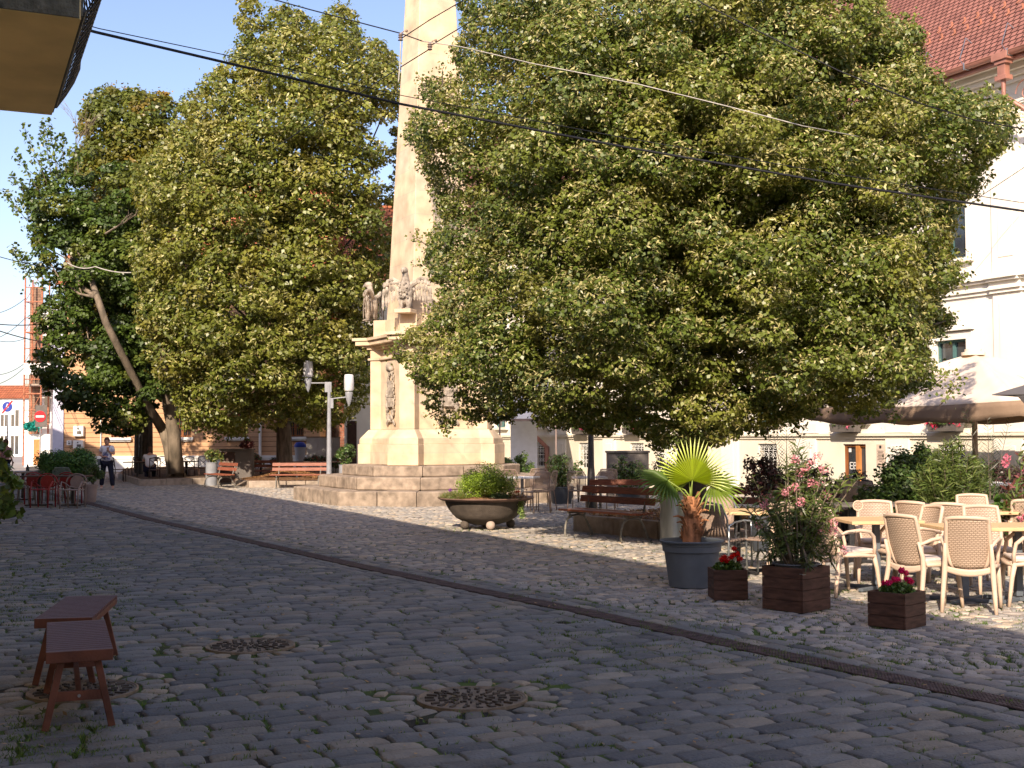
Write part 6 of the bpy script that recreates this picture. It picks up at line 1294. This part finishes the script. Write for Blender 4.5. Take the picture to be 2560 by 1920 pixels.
table((W(60, 33.5).x, 33.5, 0), .8, .7, .76, 0, 'pale grey table behind the left cafe chairs', 'curb', 'dark_metal', LT)
r1 = dup(r0, (W(145, 32.6).x, 32.6, 0), R(0), 'slatted green-grey chair beyond the front red chair', 'green-grey slatted chairs of the left cafe')
for c in r1.children: c.data = c.data.copy(); c.data.materials[0] = M['green_slat']
for px, Y, rz, lab in ((112, 33.2, 5, 'slatted green-grey chair between the hedge and the red chairs'), (78, 33.6, -5, 'slatted green-grey chair at the far left cafe table'), (170, 33.0, 175, 'slatted green-grey chair under the dense hedge'), (45, 32.6, 80, 'slatted green-grey chair at the left image edge')): dup(r1, (W(px, Y).x, Y, 0), R(rz), lab)
# bistro chairs with crossed backs by the orange house
def bistro():
    t = thing('bistro_chair', '', 'chair', group='dark cross-backed wooden chairs before the orange house'); m = MB()
    for sx in (-1, 1): m.tube([(sx*.19, .22, 0), (sx*.18, .18, .45), (sx*.19, .25, .88)], .018, 6); m.tube([(sx*.19, -.2, 0), (sx*.185, -.18, .45)], .016, 6)
    m.tube([(-.19, .25, .88), (0, .27, .91), (.19, .25, .88)], .02, 6); m.tube([(-.18, .2, .52), (.19, .25, .85)], .011, 5); m.tube([(.18, .2, .52), (-.19, .25, .85)], .011, 5); m.tube([(-.18, .18, .2), (.18, .18, .2)], .01, 5); m.build('frame', M['dark_wood'], t, smooth=1)
    m = MB(); m.box((0, 0, .455), (.40, .40, .03)); m.build('seat', M['dark_wood'], t, bevel=.01); return t
k0 = bistro()
for i, (px, Y, d, lab) in enumerate(((300, 46.5, (.9, .1), 'dark cross-backed chair just right of the walking woman'), (327, 47.5, (-.6, -.7), 'dark cross-backed chair across the table from the seated man'), (388, 45.8, (-.3, .9), 'dark cross-backed chair behind the seated man in white'), (455, 46.5, (.2, .9), 'dark cross-backed chair just right of the big leaning trunk'), (482, 47, (.6, -.7), 'dark cross-backed chair second right of the leaning trunk'), (506, 48, (-.4, .8), 'dark cross-backed chair beside the cylinder planter'), (410, 48, (.4, -.8), 'dark cross-backed chair between the seated man and the trunk'))):
    o = k0 if i == 0 else dup(k0); o.location = (W(px, Y).x, Y, .02); o.rotation_euler = (0, 0, face(*d)); o['label'] = lab
BT = 'dark bistro tables before the orange house'
table((W(345, 46.8).x, 46.8, 0), .9, .7, .76, 0, 'dark bistro table at the seated man', 'dark_wood', 'dark_metal', BT); table((W(468, 47.6).x, 47.6, 0), .8, .7, .76, 0, 'dark bistro table right of the leaning trunk', 'dark_wood', 'dark_metal', BT)
table((W(800, 43.8).x, 43.8, 0), 2.2, .7, .8, 0, 'long dark table behind the reddish bench', 'dark_wood', 'dark_metal', 'long dark tables in the shade'); table((W(680, 46).x, 46, 0), 1.4, .7, .8, 0, 'long dark table behind the thick linden trunk', 'dark_wood', 'dark_metal', 'long dark tables in the shade')
# --- people
def skin_body(name, edges, pts, rad, mt_, parent, levels=2):
    me = bpy.data.meshes.new(name); me.from_pydata([tuple(p) for p in pts], edges, []); me.materials.append(M[mt_]); o = link(name, me, parent)
    md = o.modifiers.new('k', 'SKIN'); md.use_smooth_shade = True
    for i, v in enumerate(me.skin_vertices[0].data): r_ = rad[i]; v.radius = r_ if isinstance(r_, tuple) else (r_, r_)
    me.skin_vertices[0].data[0].use_root = True; sb = o.modifiers.new('s', 'SUBSURF'); sb.levels = levels; sb.render_levels = levels; return o
def head(parent, c, turn=0, hair='hair', long_=False):
    m = MB(); c = Vector(c); T = Matrix.Rotation(turn, 3, 'Z'); f = lambda x, y, z: c+T @ Vector((x, y, z))
    m.ball(c, .095, 16, (.82, .98, 1.18)); m.ball(f(0, -.055, -.055), .055, 12, (.95, .8, .9)); m.tube([f(0, -.09, .02), f(0, -.118, -.022), f(0, -.095, -.03)], [.008, .016, .010], 6); m.ball(f(0, -.092, -.058), .02, 8, (1.2, .4, .35))
    for sx in (-1, 1): m.ball(f(sx*.078, 0, -.005), .022, 8, (.4, .7, 1.2)); m.ball(f(sx*.03, -.083, .015), .011, 6, (1.3, .5, .7))
    m.build('head', M['skin'], parent, smooth=1); m = MB(); m.ball(f(0, .018, .028), .108, 16, (.86, .95, 1.08)); m.ball(f(0, .05, -.03), .08, 10, (1, .7, 1.1)); m.build('hair', M[hair], parent, smooth=1)
def hand(parent, w_, d, side=1, up=(0, 0, 1)):
    """palm, four curled fingers and a thumb, as one mesh"""
    w_, d = Vector(w_), Vector(d).normalized(); u = Vector(up); s = d.cross(u).normalized(); u = s.cross(d).normalized(); m = MB(); m.tube([w_, w_+d*.045, w_+d*.085], [.020, .028, .026], 8)
    for i, L_ in enumerate((.065, .075, .070, .055)): b = w_+d*.08+s*(i-1.5)*.017; m.tube([b, b+d*L_*.45-u*.006, b+d*L_*.8-u*.022, b+d*L_-u*.04], [.0092, .009, .008, .006], 6)
    b = w_+d*.03-s*.02*side; m.tube([b, b-s*.03*side+d*.02, b-s*.04*side+d*.05], [.012, .010, .008], 6); m.build('hand', M['skin'], parent, smooth=1)
# walking woman: towards the camera, slightly to the right
t = thing('person', 'woman in white patterned tee and dark trousers walking with one hand raised to her chest', 'person', (W(274, 40.2).x, 40.0, 0), R(6))
pts = [(0, 0, .93), (0, 0, 1.10), (0, 0, 1.28), (0, 0, 1.39), (0, -.01, 1.46), (.09, 0, .90), (.16, -.07, .50), (.21, -.10, .09), (.22, -.19, .035), (-.09, 0, .90), (-.14, .02, .50), (-.19, .12, .11), (-.19, .04, .035),
       (.16, 0, 1.36), (.23, -.02, 1.13), (.10, -.20, 1.22), (-.16, 0, 1.36), (-.235, -.0, 1.12), (-.07, -.19, 1.05)]
ed = [(0, 1), (1, 2), (2, 3), (3, 4), (0, 5), (5, 6), (6, 7), (7, 8), (0, 9), (9, 10), (10, 11), (11, 12), (3, 13), (13, 14), (14, 15), (3, 16), (16, 17), (17, 18)]
rd = [(.13, .10), (.12, .10), (.13, .10), (.09, .07), .05, .085, .06, .04, .035, .085, .06, .04, .035, .055, .04, .03, .055, .04, .03]
skin_body('body', ed, pts, rd, 'skin', t); head(t, (0, -.03, 1.545), R(10))
def tee_mat():
    m = mat('patterned_tee', (.72, .72, .78), .9, .02, 9); nt = m.node_tree; L = nt.links.new; b = nt.nodes['Principled BSDF']; tc = _n(nt, 'ShaderNodeTexCoord'); nz = _n(nt, 'ShaderNodeTexNoise'); nz.inputs['Scale'].default_value = 9; L(tc.outputs['Object'], nz.inputs[0]); sp = _n(nt, 'ShaderNodeSeparateXYZ'); L(tc.outputs['Object'], sp.inputs[0])
    r = _n(nt, 'ShaderNodeMapRange'); r.inputs[1].default_value = 1.28; r.inputs[2].default_value = 1.15; L(sp.outputs[2], r.inputs[0]); r2 = _n(nt, 'ShaderNodeMapRange'); r2.inputs[1].default_value = .45; r2.inputs[2].default_value = .55; L(nz.outputs[0], r2.inputs[0]); mu = _n(nt, 'ShaderNodeMath', operation='MULTIPLY'); L(r.outputs[0], mu.inputs[0]); L(r2.outputs[0], mu.inputs[1])
    mx = _n(nt, 'ShaderNodeMix', data_type='RGBA'); mx.inputs[6].default_value = (.72, .72, .78, 1); mx.inputs[7].default_value = (.16, .18, .36, 1); L(mu.outputs[0], mx.inputs[0]); L(mx.outputs[2], b.inputs['Base Color']); return m
M['tee'] = tee_mat()
skin_body('tee_shirt', [(0, 1), (1, 2), (2, 3), (3, 4), (3, 5), (4, 6), (5, 7)], [(0, 0, .88), (0, -.02, 1.06), (0, -.02, 1.25), (0, 0, 1.375), (.15, 0, 1.36), (-.15, 0, 1.36), (.21, -.015, 1.20), (-.21, -.005, 1.20)], [(.185, .15), (.175, .15), (.165, .13), (.10, .085), .078, .078, .068, .068], 'tee', t)
skin_body('trousers', [(0, 1), (1, 2), (2, 3), (0, 4), (4, 5), (5, 6)], [(0, 0, .94), (.09, 0, .86), (.16, -.07, .50), (.21, -.10, .10), (-.09, 0, .86), (-.14, .02, .50), (-.19, .11, .12)], [(.165, .125), .105, .085, .075, .105, .085, .075], 'navy', t)
for x, y, z in ((.215, -.16, .035), (-.19, .07, .045)): m = MB(); m.ball((x, y, z), .05, 10, (.85, 2.3, .75)); m.build('shoe', M['shoe'], t, smooth=1)
hand(t, (.10, -.20, 1.22), (-.3, -.1, .9), 1, (0, -1, 0)); hand(t, (-.07, -.19, 1.05), (.9, -.2, .15), 1, (0, 0, 1))
m = MB(); m.tube([(.10, -.10, 1.40), (.05, -.16, 1.25), (-.08, -.18, 1.08), (-.2, -.1, .95)], .012, 5); m.bx(-.27, -.19, -.14, .08, .78, .98); m.build('shoulder_bag', M['pot_grey'], t, bevel=.01)
# seated man seen from behind
t = thing('person', 'man in a white tee shirt sitting with his back turned at a dark table', 'person', (W(376, 46.2).x, 46.2, .02), face(-.25, .97))
skin_body('body', [(0, 1), (1, 2), (2, 3), (3, 4), (0, 5), (5, 6), (6, 7), (7, 14), (0, 8), (8, 9), (9, 10), (10, 15), (2, 11), (11, 12), (12, 13), (2, 16), (16, 17), (17, 18)],
          [(0, 0, .55), (0, -.03, .75), (0, -.09, .98), (0, -.11, 1.03), (0, -.15, 1.09), (.10, -.05, .52), (.13, -.42, .50), (.13, -.42, .08), (-.10, -.05, .52), (-.13, -.42, .50), (-.13, -.42, .08), (.18, -.09, .98), (.24, -.20, .78), (.12, -.44, .80), (.13, -.54, .05), (-.13, -.54, .05), (-.18, -.09, .98), (-.24, -.20, .78), (-.12, -.44, .80)],
          [(.15, .12), (.14, .11), (.14, .10), (.08, .07), .055, .10, .07, .045, .10, .07, .045, .065, .045, .032, .03, .03, .065, .045, .032], 'skin', t)
head(t, (0, -.19, 1.17), 0); skin_body('tee_shirt', [(0, 1), (1, 2), (2, 3), (3, 5), (2, 4), (4, 6)], [(0, 0, .52), (0, -.03, .75), (0, -.09, .97), (.18, -.09, .96), (-.18, -.09, .96), (.225, -.16, .84), (-.225, -.16, .84)], [(.19, .15), (.18, .15), (.16, .13), .085, .085, .075, .075], 'shirt_white', t)
skin_body('trousers', [(0, 1), (1, 2), (2, 3), (0, 4), (4, 5), (5, 6)], [(0, 0, .53), (.10, -.08, .52), (.13, -.42, .50), (.13, -.42, .12), (-.10, -.08, .52), (-.13, -.42, .50), (-.13, -.42, .12)], [(.18, .14), .11, .09, .075, .11, .09, .075], 'navy', t)
hand(t, (.12, -.44, .80), (-.3, -.9, 0), 1); hand(t, (-.12, -.44, .80), (.3, -.9, 0), -1)
for sx in (-1, 1): m = MB(); m.ball((sx*.13, -.50, .04), .05, 10, (.85, 2.3, .8)); m.build('shoe', M['shoe'], t, smooth=1)
# standing figure at the left edge behind the vine
t = thing('person', 'person in a pale pink top standing half hidden behind the vine at the left edge', 'person', (W(16, 46).x, 46, 0), R(160))
skin_body('body', [(0, 1), (1, 2), (2, 3), (0, 4), (4, 5), (5, 6), (0, 7), (7, 8), (8, 9), (2, 10), (10, 11), (11, 12), (2, 13), (13, 14), (14, 15)],
          [(0, 0, .88), (0, 0, 1.05), (0, 0, 1.30), (0, 0, 1.42), (.09, 0, .84), (.10, -.02, .46), (.10, .02, .05), (-.09, 0, .84), (-.10, -.02, .46), (-.10, .02, .05), (.17, 0, 1.28), (.23, .02, 1.02), (.22, -.12, .82), (-.17, 0, 1.28), (-.23, .02, 1.02), (-.22, -.1, .82)], [(.14, .11), (.13, .10), (.13, .10), .05, .085, .06, .04, .085, .06, .04, .055, .04, .03, .055, .04, .03], 'skin', t)
head(t, (0, -.02, 1.50), 0); skin_body('top', [(0, 1), (1, 2), (2, 3), (2, 4), (3, 5), (4, 6)], [(0, 0, .84), (0, 0, 1.05), (0, 0, 1.28), (.17, 0, 1.28), (-.17, 0, 1.28), (.22, .01, 1.10), (-.22, .01, 1.10)], [(.18, .15), (.17, .14), (.14, .12), .075, .075, .065, .065], 'pink', t)
skin_body('trousers', [(0, 1), (1, 2), (2, 3), (0, 4), (4, 5), (5, 6)], [(0, 0, .88), (.09, 0, .80), (.10, -.02, .46), (.10, .02, .10), (-.09, 0, .80), (-.10, -.02, .46), (-.10, .02, .10)], [(.16, .12), .10, .08, .07, .10, .08, .07], 'navy', t)
for sx in (-1, 1): m = MB(); m.ball((sx*.10, -.04, .04), .045, 10, (.85, 2.3, .8)); m.build('shoe', M['shoe'], t, smooth=1); hand(t, (sx*.22, -.11, .82), (0, -.2, -1), sx, (0, -1, 0))
# --- big cream umbrella
UR = math.atan2(N.y, N.x)
um = thing('umbrella', 'huge square cream market umbrella above the right terrace', 'umbrella', (8.95, 24.0, 0), UR)
# local x along N, y along D
ux, uy, ze, zt = 1.85, 2.65, 2.22, 3.2; uc = (0, .0)
m = MB(); nseg_ = 14; ring = []
def edge_pt(a, sag):
    e = a*4; k = int(e) % 4; f = e-int(e); c4_ = [(-ux, -uy), (ux, -uy), (ux, uy), (-ux, uy)]; p, q = Vector(c4_[k]), Vector(c4_[(k+1) % 4]); r_ = p.lerp(q, f); return Vector((r_.x*(1-.03*sag*math.sin(math.pi*f)), r_.y*(1-.03*sag*math.sin(math.pi*f)), ze-sag*.05*math.sin(math.pi*f)))
rows = []
for i in range(9):
    f = i/8; row = []
    for j in range(49):
        p = edge_pt(j/48 % 1, 1); fr_ = (j/12) % 1; dip = .09*math.sin(math.pi*fr_)*math.sin(math.pi*f); row.append((p.x*(f*.97+.03), p.y*(f*.97+.03), zt+(p.z-zt)*f**1.06-dip))
    rows.append(row)
m.sheet(rows); m.build('canopy', M['canvas'], um, smooth=2, solid=.006)
m = MB(); rows = []
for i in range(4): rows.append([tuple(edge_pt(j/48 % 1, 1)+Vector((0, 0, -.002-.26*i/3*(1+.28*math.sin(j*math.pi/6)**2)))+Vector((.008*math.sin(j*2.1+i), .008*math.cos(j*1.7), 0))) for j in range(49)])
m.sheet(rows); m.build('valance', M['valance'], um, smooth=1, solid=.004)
m = MB(); m.lathe([(.22, 0), (.22, .06), (.16, .07), (.16, .12), (0, .13)], 20, (0, 0, zt-.02)); m.build('cap', M['canvas'], um)
m = MB(); m.tube([(0, 0, 0), (0, 0, zt)], .055, 12); m.build('pole', M['taupe'], um, smooth=2)
for k in range(8):
    e = edge_pt(k/8, 0 if k % 2 == 0 else 1); m = MB(); m.tube([(0, 0, zt-.05), (e.x*.98, e.y*.98, e.z-.03)], .014, 5); m.build('rib', M['taupe'], um)
m = MB(); m.bx(-.4, .4, -.4, .4, 0, .08); m.build('base', M['curb'], um, bevel=.01)
# dark grey umbrella tip at the right edge
cp = P(2473, 993, 16.5); um2 = thing('umbrella', 'dark grey umbrella whose corner pokes in at the right edge', 'umbrella', (cp.x+1.55, 16.7, 0), 0); ux2 = 1.55
m = MB(); z2 = cp.z; m.add([(-ux2, -.3, z2), (0, -1.5, z2), (ux2, 0, z2), (0, 1.6, z2), (0, 0, z2+.42)], [(0, 1, 4), (1, 2, 4), (2, 3, 4), (3, 0, 4)]); m.build('canopy', M['canvas_dark'], um2, solid=.01)
m = MB(); m.add([(-ux2+.25, -.5, z2-.02), (0, -1.48, z2-.01), (0, -1.48, z2-.14), (-ux2+.35, -.5, z2-.13)], [(0, 1, 2, 3)]); m.build('valance', M['canvas_dark'], um2, solid=.006); m = MB(); m.tube([(0, 0, 0), (0, 0, z2+.4)], .03, 10); m.build('pole', M['taupe'], um2)
# white awning beside the monument
aw = thing('awning', 'white canvas awning with a straight edge just right of the monument', 'awning', (W(1318, 41).x, 41, 0)); m = MB(); m.add([(-.95, -.6, 2.22), (.95, -.6, 2.22), (.95, 1.6, 3.5), (-.95, 1.6, 3.5)], [(0, 1, 2, 3)]); m.build('canvas', M['white'], aw, solid=.02); m = MB(); m.bx(-.97, .97, -.64, -.60, 2.14, 2.22); m.build('front_bar', M['taupe'], aw)
m = MB(); m.tube([(-.9, -.58, 0), (-.9, -.58, 2.15)], .03, 6); m.tube([(.93, -.58, 0), (.93, -.58, 2.15)], .03, 6); m.build('post', M['taupe'], aw)
m = MB(); m.bx(-.55, .35, 1.0, 1.1, 0, 2.6); m.build('rear_wall_panel', mat('shaded_white_panel', (.6, .62, .68), .8, .05), aw)  # white wall under the awning, its bluish shade put into the colour
# --- cables
def cable(pts, rad, lab, mt_='cable', grp=None, name='cable', sag=0):
    ps = [P(*p) for p in pts]; out = []
    for i in range(len(ps)-1):
        for k in range(10): out.append(ps[i].lerp(ps[i+1], k/10)+Vector((0, 0, -sag*4*(k/10)*(1-k/10))))
    out.append(ps[-1]); m = MB(); m.tube(out, rad, 5); o = m.build(name, M[mt_], None, smooth=1); tag(o, lab, 'cable', grp); return o
GC = 'overhead cables crossing the square'
cable([(0, 6, 8.2), (243, 76, 9.0), (620, 166, 10.0), (1000, 258, 10.8), (1560, 368, 11.5), (2100, 464, 11.6), (2620, 542, 11.8)], .012, 'thickest black overhead cable running from the balcony across the square past the cream building', grp=GC)
cable([(150, 38, 8.8), (252, 67, 9.0), (640, 150, 10.0), (1010, 238, 10.8), (1560, 345, 11.5), (2100, 440, 11.6), (2620, 522, 11.8)], .004, 'thin black cable running just above the thickest one', grp=GC)
cable([(560, -40, 16), (780, 22, 16.5), (1005, 82, 17), (1060, 102, 17)], .009, 'thin cable entering from the top and ending at the insulators before the obelisk', grp=GC)
cable([(1060, 102, 17), (1160, 117, 15), (1340, 160, 13.8), (1600, 212, 13), (1830, 270, 12.6), (2010, 318, 12.4), (2150, 345, 14.5)], .006, 'pale grey cable running right from the insulators across the linden crown', 'cable_grey', GC)
cable([(1700, -40, 12), (1760, 10, 11.8), (2100, 180, 11.5), (2300, 262, 11.5), (2440, 305, 12), (2600, 335, 12.5)], .007, 'black cable sloping across the upper right of the linden', grp=GC)
cable([(1000, 100, 17), (1080, 48, 17.5), (1180, -10, 18)], .008, 'short dark wire rising right from the upper insulator', grp=GC)
cable([(1083, 112, 17), (1180, 54, 17.5), (1240, 15, 18)], .008, 'short dark wire rising right from the lower insulator', grp=GC)
cable([(1078, 122, 17), (1000, 170, 18), (880, 245, 20), (700, 360, 24)], .008, 'dark wire falling left from the lower insulator into the left linden', grp=GC)
cable([(1006, 100, 17), (1005, 150, 17), (1000, 205, 17)], .009, 'grey wire hanging down from the upper insulator along the obelisk edge', 'cable_grey', GC)
cable([(2600, 400, 25), (2455, 495, 25.5), (2425, 520, 26)], .008, 'thin wire slanting up across the cream wall at the right edge', grp=GC)
for px, py, lab in ((1006, 92, 'upper left insulator hanging at the obelisk edge'), (1079, 116, 'lower right insulator on the obelisk face')):
    p = P(px, py, 17); t = thing('insulator', lab, 'insulator', p, 0, 'wire insulators before the obelisk'); m = MB(); m.lathe([(.015, -.05), (.035, -.04), (.02, -.02), (.038, 0), (.02, .015), (.036, .03), (.02, .045), (.012, .06)], 14); m.build('disc_stack', M['taupe'], t, smooth=2); m = MB(); m.tube([(0, 0, .05), (.05, 0, .09)], .008, 6); m.ball((.08, 0, .09), .022, 8); m.build('clamp', M['rattan'], t)
for i, (a, b, lab) in enumerate((((-20, 803, 50), (160, 795, 60), 'straight thin cable far left level with the scaffolding top'), ((-20, 815, 45), (180, 856, 60), 'cable sagging right at the far left behind the maple'), ((-20, 780, 55), (66, 740, 60), 'wire rising right to the scaffolding top'), ((-20, 842, 55), (66, 840, 60), 'level wire at mid height of the scaffolding'), ((-20, 845, 55), (64, 790, 60), 'wire rising gently to the scaffolding'), ((-20, 932, 55), (60, 905, 60), 'wire just above the distant orange roof'), ((-20, 958, 55), (60, 915, 60), 'lowest wire rising towards the scaffolding foot'), ((-20, 630, 40), (240, 670, 43), 'thin wire passing in front of the leaning maple'))):
    cable([a, b], .022 if i < 2 else .014, lab, grp='thin wires at the far left', sag=.15)
cable([(170, 652, 42.6), (240, 662, 42.5), (360, 674, 42.5)], .02, 'pale cable drooping between the leaning trunk and the left linden', 'cable_grey', sag=.12)
